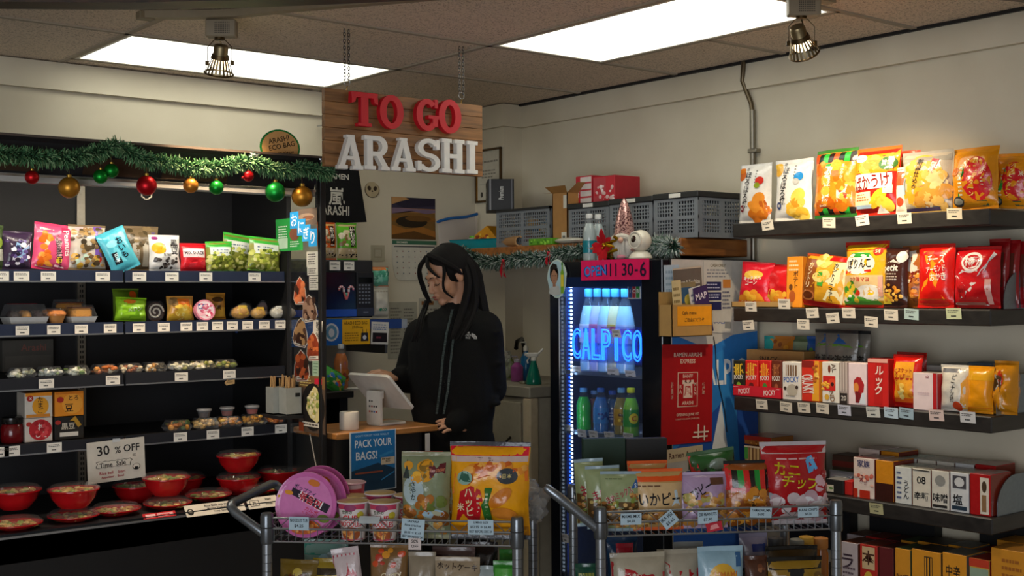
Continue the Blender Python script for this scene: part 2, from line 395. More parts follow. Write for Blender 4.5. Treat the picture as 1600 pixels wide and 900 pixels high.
struct(MB().box(-.12, 0, -.25, 0, 0, H, WALL).build('trim_1'))                       # boxed corner column
b = MB(); t = .03
b.box(-6, -.12, -t, 0, H-.115, H, WALL); b.box(-.12-t, -.12, -.25-t, 0, H-.115, H, WALL); b.box(-.12, -t, -.25-t, -.25, H-.115, H, WALL); b.box(-t, 0, -7, -.25, H-.115, H, WALL)
struct(b.build('trim_2'))                                                           # flat band under the ceiling
struct(MB().box(-7, .1, -8, .1, -.1, 0, FLOOR).build('floor'))
b = MB(); LX0, LX1, LY0, LY1 = -2.336, -1.116, -.75, -.14      # left light opening
RX0, RX1, RY0, RY1 = -1.116, -.507, -2.62, -1.40
Z0, Z1 = H+.006, H+.06
for (x0, x1, y0, y1) in ((-6, LX0, LY0, 0), (LX0, LX1, LY1, 0), (LX1, 0, LY0, 0), (-6, 0, -1.40, -.75), (-6, RX0, -2.62, -1.40), (RX1, 0, -2.62, -1.40), (-6, 0, -7, -2.62)):
    b.box(x0, x1, y0, y1, Z0, Z1, CEIL)
struct(b.build('ceiling', smooth=False))
b = MB(); TEE = mat('a79b89', 'matte')
for x, y0, y1 in ((-1.116, -4.4, 0), (-2.336, -4.4, 0), (-.507, -2.62, -1.4), (-3.555, -4, 0), (-4.77, -4, 0)): b.box(x-.012, x+.012, y0, y1, H, H+.012, TEE)
for y, x0, x1 in ((-.75, -6, 0), (-1.40, -6, 0), (-2.62, -6, 0), (-.14, -2.336, -1.116), (-2.01, -.507, 0), (-3.23, -.507, 0)): b.box(x0, x1, y-.012, y+.012, H, H+.0115, TEE)
b.box(-.045, -.03, -7, -.28, H-.006, H+.006, BLK2)
struct(b.build('trim_3', smooth=False))                                              # ceiling grid
# lit troffers
for (x0, x1, y0, y1, lab) in ((LX0, LX1, LY0, LY1, 'long fluorescent ceiling panel above the open cooler, parallel to the back wall'), (RX0, RX1, RY0, RY1, 'long fluorescent ceiling panel nearest the right wall, running towards the viewer')):
    cx, cy = (x0+x1)/2, (y0+y1)/2
    t_ = thing('ceiling_light', lab, 'ceiling light', (cx, cy, H), 0, 'fluorescent ceiling panels'); hx, hy = (x1-x0)/2-.012, (y1-y0)/2-.012
    m = MB(); e = .016
    for (a0, a1, c0, c1) in ((-hx, hx, -hy, -hy+e), (-hx, hx, hy-e, hy), (-hx, -hx+e, -hy+e, hy-e), (hx-e, hx, -hy+e, hy-e)): m.box(a0, a1, c0, c1, .001, .03, mat('e3dfd2', 'card'))
    m.build('frame', t_, smooth=False)
    def f_diff(nt, b_):
        tc = nt.nodes.new('ShaderNodeTexCoord'); wv = nt.nodes.new('ShaderNodeTexWave'); wv.inputs['Scale'].default_value = 1.6; wv.bands_direction = 'Y' if hx > hy else 'X'; wv.inputs['Phase Offset'].default_value = 1
        cr = nt.nodes.new('ShaderNodeValToRGB'); cr.color_ramp.elements[0].color = (.80, .80, .64, 1); cr.color_ramp.elements[1].color = (1, .985, .9, 1)
        nt.links.new(tc.outputs['Object'], wv.inputs['Vector']); nt.links.new(wv.outputs['Fac'], cr.inputs[0]); nt.links.new(cr.outputs[0], b_.inputs['Emission Color']); b_.inputs['Emission Strength'].default_value = E_PANEL
    MB().box(-hx+e, hx-e, -hy+e, hy-e, .008, .012, nodemat('lit_diffuser', f_diff)).build('diffuser', t_, smooth=False)
# curved wooden soffit over the entrance and the lighting track that follows it
def arcpath(pix, z): return [onz(u, v, z) for u, v in pix]
sp = arcpath([(-260, 10), (0, 14), (120, 15), (240, 15), (400, 11.5), (540, 6), (680, -1), (900, -16), (1150, -24), (1400, -14), (1540, -2), (1640, 8)], 2.30)
e_ = (sp[-1]-sp[-2]).normalized(); sp.append(sp[-1]+e_*(-sp[-1].x/e_.x))
m = MB()
def ribbon(m, path, off0, off1, z0, z1, ma):
    V = []; F = []
    for i, p in enumerate(path):
        tt = (path[min(i+1, len(path)-1)]-path[max(i-1, 0)]); nn = Vector((tt.y, -tt.x, 0)).normalized()
        if nn.dot(CAM-p) < 0: nn = -nn
        a = p+nn*off0; c = p+nn*off1
        V += [(a.x, a.y, z0), (c.x, c.y, z0), (c.x, c.y, z1), (a.x, a.y, z1)]
    for i in range(len(path)-1):
        for k in range(4): F.append((i*4+k, i*4+(k+1) % 4, i*4+4+(k+1) % 4, i*4+4+k))
    m.add(V, F, ma)
ribbon(m, sp, 0, .09, 2.30, 2.325, DARKWOOD); ribbon(m, sp, .012, .09, 2.325, 2.34, mat('5a2a14', 'card')); ribbon(m, sp, .03, .09, 2.34, 2.46, DARKWOOD)
struct(m.build('trim_4'))
tp = arcpath([(224, 29), (300, 29), (370, 27), (450, 18), (560, 9), (690, -2), (900, -22), (1080, -25), (1235, -6), (1300, 6)], 2.425)
t_ = thing('lighting_track', 'beige ceiling lighting track following the curved wooden soffit', 'lighting track', tp[0])
m = MB(); q = [p-tp[0] for p in tp]; ribbon(m, [Vector(p) for p in tp], -.018, .018, 2.425, 2.45, mat('8d8068', 'card')); m.v = [(x-tp[0].x, y-tp[0].y, z-tp[0].z) for x, y, z in m.v]; m.build('rail', t_)
MB().box(-.02, .035, -.02, .02, -.004, .024, mat('7d7058', 'card'), .003).build('end_cap', t_)
def spot(px, aim, energy, lab, col, lit):
    P = onz(px[0], px[1], 2.425); P = Vector((P.x, P.y, 2.425)); A = Vector(aim)
    t_ = thing('track_spotlight', lab, 'spotlight', P, -YAW, 'track spotlights')
    BR = mat('8a7b5c', 'brush'); DK = mat('5a4a32', 'brush')
    m = MB().box(-.045, .06, -.022, .022, -.062, -.001, mat('8c7f69', 'card'), .004)
    for i in range(9):
        for j in range(6): m.box(-.012+i*.006, -.0085+i*.006, -.0228, -.0215, -.05+j*.007, -.0465+j*.007, mat('4a4236'))
    m.build('transformer_box', t_)
    m = MB(); m.lathe([(.018, -.062), (.018, -.070), (.012, -.072)], DK, 14); m.tube([(-.012, 0, -.07), (-.02, 0, -.071), (-.042, 0, -.095), (-.042, 0, -.15)], .0016, DK, 6); m.tube([(.012, 0, -.07), (.02, 0, -.071), (.042, 0, -.095), (.042, 0, -.15)], .0016, DK, 6)
    m.box(-.05, -.038, -.006, .006, -.158, -.142, DK, .002); m.box(.038, .05, -.006, .006, -.158, -.142, DK, .002); m.tube([(0, 0, -.072), (.006, .004, -.085), (.012, .012, -.105)], .0022, DK, 6)
    m.build('yoke', t_)
    hd = bpy.data.objects.new('lamp_head', None); COL.objects.link(hd); hd.parent = t_; hd.location = (0, 0, -.15)
    d = (Matrix.Rotation(YAW, 3, 'Z') @ (A-(P+Vector((0, 0, -.15))))).normalized(); hd.scale = (1.2,)*3; hd.rotation_euler = d.to_track_quat('-Z', 'Y').to_euler()
    m = MB(); m.lathe([(.0, .052), (.018, .052), (.021, .046), (.021, .022), (.024, .018)], BR, 18); m.build('socket', hd)
    m = MB(); n = 22                                             # slotted bell shade: ribs between two rings
    for k in range(n):
        a = 2*PI*k/n; V = []
        for r, z in ((.022, .022), (.030, .002), (.038, -.018), (.041, -.030)):
            for da in (-.085, .085): V.append((r*math.cos(a+da), r*math.sin(a+da), z))
        m.add(V, [(0, 1, 3, 2), (2, 3, 5, 4), (4, 5, 7, 6)], BR)
    m.tube([(.041*math.cos(2*PI*k/24), .041*math.sin(2*PI*k/24), -.031) for k in range(24)], .0028, DK, 6, closed=True)
    m.lathe([(.024, .024), (.027, .012), (.0245, .020)], DK, 20); m.build('slotted_shade', hd)
    m = MB(); m.lathe([(.0, -.014), (.02, -.016), (.026, -.006), (.014, .02)], emat('ffe0b0', lit), 16); m.build('bulb', hd)
    L = bpy.data.lights.new('spot', 'SPOT'); L.energy = energy; L.color = col; L.spot_size = math.radians(88); L.spot_blend = .9; L.shadow_soft_size = .03
    lo = bpy.data.objects.new('spot_beam', L); COL.objects.link(lo); lo.parent = hd; lo.location = (0, 0, -.035)
spot((343, 31), (-2.15, -1.0, 1.6), E_SPOT_L, 'brass slotted track spotlight in front of the left ceiling panel', (1, .72, .45), 3)
spot((1252, -4), (-.22, -2.55, 1.45), E_SPOT_R, 'brass slotted track spotlight by the right ceiling panel, aimed at the snack shelves', (1, .78, .50), 6)
# conduit on the right wall
m = MB(); CO = mat('8f8a7e', 'brush'); c0 = onx(1177, 240, -.015); zt = onx(1177, 172, -.015).z; c1 = onx(1163, 104, -.045)
t_ = thing('conduit', 'grey metal conduit pipe running down the right wall behind the snack shelves', 'pipe', (0, c0.y, 0))
m.tube([(-.018, 0, .2), (-.018, 0, zt)], .0125, CO, 12); m.build('pipe', t_)
m = MB(); m.tube([(-.018, 0, zt-.02), (-.02, .006, zt+.03), (-.03, .045, zt+.13), (-.05, c1.y-c0.y, zt+.2), (-.055, c1.y-c0.y, H)], .010, mat('6f6350', 'brush'), 10); m.build('flexible_hose', t_)
m = MB(); m.box(-.034, -.001, -.03, .017, c0.z+.002, c0.z+.02, CO, .002); m.lathe([(.015, 0), (.015, .02)], CO, 12, (-.018, 0, c0.z+.001)); m.build('clamp', t_)
# ================================================================ hanging sign
SY = -1.34
a = ony(507, 140, SY); c = ony(755, 162, SY); d = ony(508, 264, SY); g = ony(753, 272, SY)
sx0, sx1 = (a.x+d.x)/2, (c.x+g.x)/2; sz1 = (a.z+c.z)/2; sz0 = (d.z+g.z)/2; SW, SH = sx1-sx0, sz1-sz0
S_ = thing('hanging_sign', 'wooden plank sign with red and white block letters hanging on two chains', 'sign', ((sx0+sx1)/2, SY, sz1))
m = MB(); np_ = 6
for i in range(np_): m.box(-SW/2, SW/2, 0, .022, -SH+SH*i/np_+.0006, -SH+SH*(i+1)/np_-.0006, PINE, .0012)
m.box(-SW/2+.004, SW/2-.004, .004, .021, -SH+.003, -.003, mat('3a2412')); m.build('plank_board', S_, smooth=False)
def letter(ch, u0, u1, v0, v1, col, lab):
    p0 = ony((u0+u1)/2, v0, SY-.012); p1 = ony((u0+u1)/2, v1, SY-.012); pl = ony(u0, (v0+v1)/2, SY-.012); pr = ony(u1, (v0+v1)/2, SY-.012)
    h = p0.z-p1.z; wd = pr.x-pl.x; cx = (pl.x+pr.x)/2-(sx0+sx1)/2; cz = (p0.z+p1.z)/2-sz1
    # slab-serif block letters built from strokes on a unit box, then pulled to depth
    m = MB(); ma = mat(col, 'card'); D0, D1 = -.024, 0; X = lambda x: (x-.5)*wd+cx; Z = lambda z: (z-.5)*h+cz
    N_ = [0]
    def nx_(): N_[0] += 1; return D0-.00025*N_[0]
    def bar(x0, x1, z0, z1): m.box(X(x0), X(x1), nx_(), D1, Z(z0), Z(z1), ma, .0015)
    def poly(pts, d=None): m.prism([(X(x), Z(z)) for x, z in pts], d or nx_(), D1, ma)
    def ring(cx_, cz_, rx, rz, tx, tz, a0, a1, n=26):
        dq = nx_()
        for k in range(n):
            q0 = math.radians(a0+(a1-a0)*k/n); q1 = math.radians(a0+(a1-a0)*(k+1)/n)
            poly([(cx_+rx*math.cos(q0), cz_+rz*math.sin(q0)), (cx_+rx*math.cos(q1), cz_+rz*math.sin(q1)), (cx_+(rx-tx)*math.cos(q1), cz_+(rz-tz)*math.sin(q1)), (cx_+(rx-tx)*math.cos(q0), cz_+(rz-tz)*math.sin(q0))], dq)
    if ch == 'T': bar(.36, .64, .06, 1); bar(0, 1, .84, 1); bar(.24, .76, 0, .1); poly([(0, .66), (.13, .70), (.18, .85), (0, .85)]); poly([(1, .66), (.87, .70), (.82, .85), (1, .85)])
    if ch == 'O': ring(.5, .5, .5, .5, .27, .17, 0, 360, 36)
    if ch == 'G': ring(.48, .5, .48, .5, .26, .16, 45, 318); bar(.52, .98, .38, .50); bar(.70, .94, .14, .44); bar(.78, .94, .72, 1)
    if ch == 'A':
        poly([(.06, .1), (.26, .1), (.58, .98), (.42, .98)]); poly([(.68, .1), (.92, .1), (.62, .98), (.40, .98)]); bar(.28, .72, .28, .39); bar(.32, .66, .92, 1)
        bar(0, .38, 0, .12); bar(.58, 1, 0, .12)
    if ch == 'R':
        bar(.10, .34, .05, 1); bar(0, .46, 0, .12); bar(0, .55, .87, 1); ring(.54, .70, .38, .30, .22, .14, -90, 90, 14); bar(.3, .56, .40, .54); bar(.3, .56, .86, 1); poly([(.44, .46), (.66, .46), (1, .02), (.76, .02)]); bar(.66, 1, 0, .11)
    if ch == 'S':
        ring(.5, .72, .46, .28, .22, .13, 20, 270, 18); ring(.5, .28, .48, .28, .22, .13, -160, 90, 18); bar(.80, .96, .68, .98); bar(.03, .19, .02, .32)
    if ch == 'H': 
        for x in (.0, .56): bar(x+.09, x+.35, .05, .95); bar(x, x+.44, 0, .12); bar(x, x+.44, .88, 1)
        bar(.3, .7, .43, .56)
    if ch == 'I': bar(.24, .76, .05, .95); bar(0, 1, 0, .12); bar(0, 1, .88, 1)
    o = m.build('letter_'+ch.lower(), S_, smooth=False); o['label'] = lab
for ch, u0, u1, v0, v1 in (('T', 547, 588, 145, 198), ('O', 591, 628, 149, 202), ('G', 648, 684, 155, 205), ('O', 683, 718, 156, 209)): letter(ch, u0, u1, v0, v1, 'c40f22', 'red block letter '+ch)
for ch, u0, u1, v0, v1 in (('A', 526, 565, 211, 265), ('R', 567, 606, 213, 266), ('A', 609, 647, 216, 268), ('S', 649, 686, 217, 269), ('H', 688, 723, 218, 271), ('I', 727, 744, 221, 272)): letter(ch, u0, u1, v0, v1, 'dedcd6', 'white block letter '+ch)
for u, v in ((542, 140), (721, 158)):
    p = ony(u, v, SY+.01); x = p.x-(sx0+sx1)/2; top = H-sz1
    ch = MB(); z = .045; k = 0
    for dx in (-.009, .009):
        z = .045; k = 0
        while z < top:
            pts = [(x+dx+(.0045*math.cos(t) if k % 2 else 0), .01+(0 if k % 2 else .0045*math.cos(t)), z+.0085*math.sin(t)) for t in [2*PI*i/10 for i in range(10)]]
            ch.tube(pts, .0014, mat('5d5a58', 'metal'), 5, closed=True); z += .0125; k += 1
    co = ch.build('chain', S_)
    rg = MB(); rg.tube([(x+.013*math.cos(t), .01, .031+.013*math.sin(t)) for t in [2*PI*i/16 for i in range(16)]], .0018, STEEL, 6, closed=True); rg.tube([(x, .01, -.004), (x, .01, .012), (x+.004, .01, .018)], .002, mat('b08a3a', 'metal'), 6); rg.build('ring', co)
# ================================================================ open refrigerated display
YF, YS, YB = -1.15, -.87, -.40
CX0, CX1 = -3.35, ony(505, 310, YF).x
XS = -1.745
zt = ony(250, 229, YF).z
K = thing('display_cooler', 'black open-front refrigerated display cooler with five stocked decks along the back wall', 'cooler', (CX0, YF, 0))
lx = lambda x: x-CX0
ly = lambda y: y-YF
W_ = CX1-CX0
MESH = nodemat('punched_metal', lambda nt, b: (b.inputs.__getitem__('Base Color').__setattr__('default_value', lin('4a3a2c')), b.inputs.__getitem__('Metallic').__setattr__('default_value', .6), b.inputs.__getitem__('Roughness').__setattr__('default_value', .45)))
m = MB(); m.box(0, W_, ly(YB), ly(YB)+.06, .1, zt-.02, BLK2)
for z in (1.62, 1.65, 1.68, 1.71): 
    for k in range(26): m.box(.1+k*.06, .145+k*.06, ly(YB)-.0012, ly(YB), z, z+.003, BLACK)
m.build('back_panel', K, smooth=False)
m = MB(); zb = ony(250, 293, YF+.07).z
V = [(0, 0, zt), (0, .02, zt-.012), (0, .07, zb+.02), (0, .10, zb+.02), (0, ly(YB)+.06, zb+.10), (0, ly(YB)+.06, zt)]
n = len(V); V2 = V+[(W_, y, z) for _, y, z in V]; m.add(V2, [tuple(range(n))[::-1], tuple(range(n, 2*n))]+[(i, (i+1) % n, (i+1) % n+n, i+n) for i in range(n)], BLK2)
for (x0, x1) in ((.42, .58), (.72, .95), (1.0, 1.25)): m.add([(x0, .032, zt-.05), (x1, .032, zt-.05), (x1, .064, zb+.03), (x0, .064, zb+.03)], [(0, 3, 2, 1)], MESH)
m.build('canopy', K, smooth=False)
m = MB(); m.box(0, W_, -.006, .022, zt, zt+.008, mat('4b4038', 'card')); m.build('top_trim', K)
m = MB(); m.box(0, W_, .055, .095, zb-.006, zb+.022, mat('aaa9a4', 'card'), .004); m.box(0, W_, .054, .056, zb+.012, zb+.020, mat('b5b3ae', 'metal')); m.build('light_rail', K)
MB().box(.25, W_-.06, .105, .13, zb+.010, zb+.018, emat('fff2dc', E_STRIP)).build('light_strip', K)
p = ony(229, 309, YF+.05)
m = MB(); q = [(-.02, 0, .018), (-.02, 0, .003), (-.012, 0, 0), (-.008, 0, -.005), (.008, 0, -.005), (.012, 0, 0), (.02, 0, .003), (.02, 0, .018)]; m.tube([(lx(p.x)+a*.9, ly(p.y), p.z+c_) for a, _, c_ in q], .0024, mat('c8c4b6', 'card'), 6); m.build('pull_handle', K)
for u in (125, 378):
    p = ony(u, 330, YB); m = MB(); x = lx(p.x); m.box(x-.016, x+.016, ly(YB)-.012, ly(YB), .3, zb+.05, mat('9c978c', 'brush'))
    for k in range(70):
        z = .34+k*.02
        if z < zb+.03: m.box(x-.007, x-.002, ly(YB)-.0125, ly(YB)-.012, z, z+.011, BLACK); m.box(x+.002, x+.007, ly(YB)-.0125, ly(YB)-.012, z, z+.011, BLACK)
    m.build('slotted_upright', K, smooth=False)
xj = ony(194, 440, YS).x
ZSH = [ony(225, 424, YS).z, ony(225, 503.5, YS).z, ony(225, 583, YS).z, ony(225, 680, YS).z]
ZLB = [ony(225, 439.5, YS).z, ony(225, 519.5, YS).z, ony(225, 599, YS).z, ony(225, 694, YS).z]
for i in range(4):
    for (x0, x1) in ((CX0+.02, xj-.004), (xj+.004, XS)):
        m = MB(); m.box(lx(x0), lx(x1), ly(YS)+.008, ly(YB)-.013, ZLB[i]+.004, ZSH[i]-.001, mat('1b1b1e', 'card'), .002)
        so = m.build('shelf', K, smooth=False)
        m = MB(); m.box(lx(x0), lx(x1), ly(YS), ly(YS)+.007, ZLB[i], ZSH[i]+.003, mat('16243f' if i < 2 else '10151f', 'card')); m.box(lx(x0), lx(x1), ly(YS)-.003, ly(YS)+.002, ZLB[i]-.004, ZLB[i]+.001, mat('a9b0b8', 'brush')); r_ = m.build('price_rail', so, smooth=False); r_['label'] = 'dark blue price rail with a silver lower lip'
YD = YF+.01
ZD = ony(200, 812, YD).z
m = MB(); m.box(0, W_-.02, .03, ly(YB)-.001, ZD-.10, ZD, mat('1a1a1c', 'card')); m.build('bottom_deck', K, smooth=False)
m = MB(); zl = ony(200, 817, YF).z; V = [(0, .04, ZD+.004), (0, 0, zl+.012), (0, 0, zl), (0, .04, zl)]; V2 = V+[(W_, y, z) for _, y, z in V]; m.add(V2, [(0, 1, 5, 4), (1, 2, 6, 5), (2, 3, 7, 6)], mat('3c4147', 'brush')); m.box(0, W_, -.003, .002, zl-.004, zl+.003, mat('b8bcc0', 'brush')); m.build('front_lip', K, smooth=False)
m = MB(); m.box(0, W_, .03, ly(YB)+.06, 0, zl-.002, BLACK); m.build('base', K, smooth=False)
m = MB(); xg = W_
m.box(xg-.004, xg, .02, ly(YS)-.01, zl+.05, zb, clear('e6f0f0', .006)); m.build('side_glass', K)
m = MB(); m.box(xg-.012, xg+.012, 0, .024, 0, zt-.005, BLACK, .003); m.build('front_post', K)
m = MB(); m.box(xg-.01, xg+.01, .02, ly(YB)+.06, 0, zl+.05, BLACK); m.box(xg-.01, xg+.01, ly(YS)-.01, ly(YB)+.06, zl+.05, zt-.03, BLACK); m.build('side_panel', K)
# small printed price tags, used everywhere
PT = 'white paper price tag '
def ptag(O, X, Z, w, h, where, rows=2, base='ece8dc', group='price tags', tilt=0, lines=None, ink='2b2b2b'):
    X = Vector(X).normalized(); Z = Vector(Z).normalized(); N = X.cross(Z)
    if tilt: R_ = Matrix.Rotation(math.radians(tilt), 3, N); X = R_ @ X; Z = R_ @ Z
    if lines:
        n = len(lines); art = [('t', s, 0, 1-(i+.62)/(n+.35), .62/(n+.35), ink, 0, .88) for i, s in enumerate(lines)]
    else: art = [('l', -.40, .56, .40, .86, '55524c', rows), ('l', -.18, .14, .2, .42, '2b2b2b', 1)]
    return card('price_tag', 'price tag '+where if not where.startswith(('price', 'white', 'blue', 'red', 'pale')) else where, 'price tag', O, X, Z, w, h, base, art, group, .0008)
# ================================================================ stock in the display cooler
def fitY(u0, u1, vt, Y, zb):
    a = ony(u0, vt, Y); c = ony(u1, vt, Y); return (a.x+c.x)/2, abs(c.x-a.x), (a.z+c.z)/2-zb
def cbag(label, cat, u0, u1, vt, sh, base, art, dy=.03, t=.05, name='snack_bag', group=None, **kw):
    zb = ZSH[sh]; Y = YS+dy; x, w_, h = fitY(u0, u1, vt, Y, zb)
    return bag(name, label, cat, w_, h, t, base, art, (x, Y+t*.4, zb+.003), 0, group=group, seed=u0*.37, **kw)
G1 = 'packs on the top cooler deck'
cbag('dark pack at the left end of the top cooler deck, cut by the photo edge', 'snack', -34, 9, 352, 0, '3a4a2a', [('e', .25, .6, .2, .12, '8aa03c'), ('r', .1, .2, .48, .45, 'b9b9ac')], dy=.035, group=G1)
cbag('white and violet pack with pale blue squares beside the pink peanut pack', 'snack', 6, 52, 362, 0, '3b2b44', [('p', [(-.42, .1), (.42, .05), (.45, .72), (-.4, .78)], 'cfc9da'), ('p', [(-.2, .3), (.3, .22), (.4, .62), (-.1, .7)], '8fb1d8'), ('n', -.4, .1, .4, .75, ['4a2f63', 'e9e4ee', '6c5a96', '2d2436'], 26, .09), ('t', '菓', -.1, .5, .25, '2d2150', 10)], group=G1, roll=.03)
cbag('pink seasoned nut pack with orange peanuts printed on the left', 'snack', 50, 112, 350, 0, 'e0527c', [('p', [(-.42, .06), (.1, .04), (-.02, .86), (-.38, .9)], 'f3d9b8'), ('n', -.36, .1, -.08, .84, ['f0822a', 'e5661a', 'f59a3c'], 15, .1), ('e', -.2, .16, .16, .05, 'f0962f', -14), ('e', -.12, .12, .15, .04, 'f7a540', -18), ('p', [(.06, .08), (.32, .06), (.2, .62), (0, .66)], 'f2c7cf'), ('t', 'Seasoned', .1, .5, .1, '33231f', -82), ('t', 'Broad Bean', .18, .36, .09, '33231f', -82), ('t', 'Peanuts', .34, .6, .13, 'fff0f3', -82), ('e', .16, .22, .08, .07, 'f2d23a'), ('r', .18, .82, .36, .93, 'c02f56')], roll=.1, group=G1, seal='d9406c')
cbag('clear pack of rice crackers with a violet vertical label', 'snack', 109, 168, 352, 0, '77634a', [('n', -.44, .08, .44, .92, ['6b5337', '9a7a4c', '54452f', 'b08d55', '3f3526'], 60, .075), ('n', -.4, .08, .3, .32, ['d9a83a', 'b7d0c0', 'e0c060'], 12, .09), ('r', .16, .3, .38, .96, '7a55b0'), ('t', '山米', .27, .62, .3, '1c1020', 0, .2, True), ('e', .24, .24, .12, .08, 'cf2d22'), ('e', -.2, .9, .16, .05, 'd6b4b8')], film=clear('d9cfc0', .8, .15), roll=.02, group=G1)
cbag('clear brown pack leaning behind the teal bag', 'snack', 166, 200, 368, 0, '54302a', [('n', -.44, .08, .44, .9, ['5d2f2a', '7a4a3c', '3a201d', '8a5a48'], 34, .11)], dy=.06, group=G1)
cbag('teal blue bag tipped over to the left, with black brush lettering', 'snack', 178, 224, 356, 0, '4fb4c8', [('p', [(-.35, .9), (.1, .9), (.1, .2), (-.3, .3)], '6cc8d8'), ('t', 'おいも', .12, .55, .5, '10151c', 0, .3, True), ('r', -.32, .22, -.06, .5, '1b2227'), ('t', '日本', -.19, .36, .2, 'd8eef2', 0, .2, True), ('e', -.15, .7, .2, .08, '8ad6e2')], dy=0, roll=-.42, group=G1, t=.04)
cbag('tall clear pack with white sticks standing behind the teal bag', 'snack', 196, 252, 354, 0, '8f7a5c', [('n', -.42, .5, .42, .95, ['7d6a4c', 'a28a62', '5e5138'], 26, .09), ('r', -.3, .1, -.12, .62, 'd9d2c3'), ('r', -.02, .1, .14, .66, 'cfc7b5'), ('r', .26, .2, .42, .6, 'dcd5c8'), ('l', .26, .3, .42, .9, '7d6aa0', 4)], dy=.14, group=G1)
cbag('white pack with a yellow round and black vertical lettering, on black beans', 'snack', 236, 285, 368, 0, 'e6e4df', [('e', -.24, .62, .22, .16, 'f0b320'), ('r', -.2, .5, -.06, .74, 'd83a1e'), ('t', '黒豆', .26, .66, .42, '23201f', 0, .26, True), ('n', -.4, .08, .42, .36, ['2b2522', '4b4440', '1d1918', '6b625c'], 26, .06), ('t', '甘納豆', 0, .44, .08, '444444'), ('e', -.34, .9, .1, .05, '9a3a7a')], group=G1)
cbag('small red and white pack with black print', 'snack', 285, 326, 381, 0, 'd3202b', [('r', -.44, .48, .4, .8, 'e3cfd2'), ('t', 'MIX SNACK', -.02, .64, .12, '2a1416', 0, .75), ('p', [(-.4, .3), (.44, .42), (.44, .2), (-.4, .1)], 'e23a45')], group=G1)
for i, (u0, u1, vt, dy, ro, lab) in enumerate(((326, 368, 378, .02, -.03, 'green topped bag of wrapped green candies, left of three'), (346, 392, 366, .1, .14, 'green topped bag of wrapped green candies, standing behind its two neighbours'), (390, 440, 372, .02, .08, 'green topped bag of wrapped green candies at the right end of the top deck'))):
    cbag(lab, 'candy', u0, u1, vt, 0, '8b8f3a', [('n', -.46, .06, .46, .62, ['9fae3a', 'c3c75a', '6f7c28', 'd7d68a', '58661f'], 70, .07), ('r', -.49, .8, .49, .95, '3fae3a'), ('r', -.4, .5, .4, .8, 'd3d9d0'), ('l', -.3, .56, .3, .74, '5b6f86', 2)], dy=dy, roll=ro, seal='4cc23f', sealb='7fae40', group='bags of green candies on the top cooler deck', name='candy_bag')
# ---- second deck: cakes and buns
def tray(label, cat, u, Y, zb, w_, d_, h_, fill, base='1a1a1a', lid=True, name='food_tray', group=None, rz=0, lidart=None):
    x = ony(u, 450, Y).x
    t_ = thing(name, label, cat, (x, Y, zb+.001), rz, group)
    m = MB(); a, c = w_/2, w_/2-.008; V = []
    for (hw, hd, z) in ((c, d_/2-.008, 0), (a, d_/2, h_*.35), (a+.003, d_/2+.003, h_*.36)):
        V += [(-hw, -hd, z), (hw, -hd, z), (hw, hd, z), (-hw, hd, z)]
    F = [(3, 2, 1, 0)]+[(k*4+i, k*4+(i+1) % 4, k*4+4+(i+1) % 4, k*4+4+i) for k in range(2) for i in range(4)]
    m.add(V, F, clear('ffffff', .08) if base == 'clear' else mat(base, 'gloss')); m.build('base', t_, smooth=False)
    m = MB(); fill(m, w_, d_, h_); f = m.build('filling', t_)
    if lid:
        m = MB(); V = []
        for (hw, hd, z) in ((a+.003, d_/2+.003, h_*.37), (a-.001, d_/2-.001, h_*.42), (a-.012, d_/2-.012, h_)):
            V += [(-hw, -hd, z), (hw, -hd, z), (hw, hd, z), (-hw, hd, z)]
        F = [(8, 9, 10, 11)]+[(k*4+i, k*4+(i+1) % 4, k*4+4+(i+1) % 4, k*4+4+i) for k in range(2) for i in range(4)]
        m.add(V, F, clear('ffffff', .03))
        if lidart: lidart(m, w_, d_, h_)
        m.build('lid', t_, smooth=False)
    return t_
rnd = random.Random(5)
def heap(cols, n=26, sz=.011, top=.8, fin='food'):
    def fn(m, w_, d_, h_):
        for i in range(n):
            s_ = sz*rnd.uniform(.7, 1.3)
            m.ell((rnd.uniform(-.42, .42)*w_, rnd.uniform(-.4, .4)*d_, h_*rnd.uniform(.25, top)-s_*.3), (s_, s_*rnd.uniform(.6, 1.2), s_*rnd.uniform(.5, .8)), mat(rnd.choice(cols), fin), 7, 5, .2, i, rnd.uniform(0, 3))
    return fn
G2 = 'cakes and buns on the second cooler deck'
Y2, Z2 = YS+.06, ZSH[1]
def mochi(m, w_, d_, h_):
    for i in range(3):
        for j in range(2): m.ell(((i-1)*w_*.3, (j-.5)*d_*.42, h_*.36), (w_*.13, d_*.17, h_*.33), mat(['2c1d1e', 'c28a3c', '3a2528'][i], 'food'), 12, 8)
def redlabel(m, w_, d_, h_): m.box(-w_*.36, w_*.32, -d_*.05, d_*.36, h_+.0005, h_+.0015, mat('a01c34', 'card')); m.text('あんころ', mat('f0dcdc'), .014, (-.01, d_*.1, h_+.002), (1, 0, 0), (0, 1, 0), w_*.5)
tray('clear tray of dark sweets with a crimson label, left end of second deck', 'sweets', 38, Y2+.03, Z2, .135, .11, .07, mochi, 'd8d8d4', group=G2, lidart=redlabel)
def cupcake(label, u, Y, zb, r, group):
    x = ony(u, 450, Y).x; t_ = thing('cup_cake', label, 'cake', (x, Y, zb+.001), 0, group)
    m = MB(); m.lathe([(r*.62, 0), (r*.98, r*.95)], mat('c98a4a', 'card'), 22); m.build('paper_cup', t_)
    m = MB(); m.lathe([(r*.97, r*.85), (r*1.04, r*1.05), (r*.9, r*1.35), (r*.5, r*1.5), (0, r*1.52)], mat('f08c24', 'food'), 22); m.build('cake_top', t_)
    m = MB(); m.lathe([(r*1.06, r*.9), (r*1.08, r*1.2), (r*.85, r*1.62), (0, r*1.7)], clear('ffffff', .04), 22); m.build('wrapper', t_)
    return t_
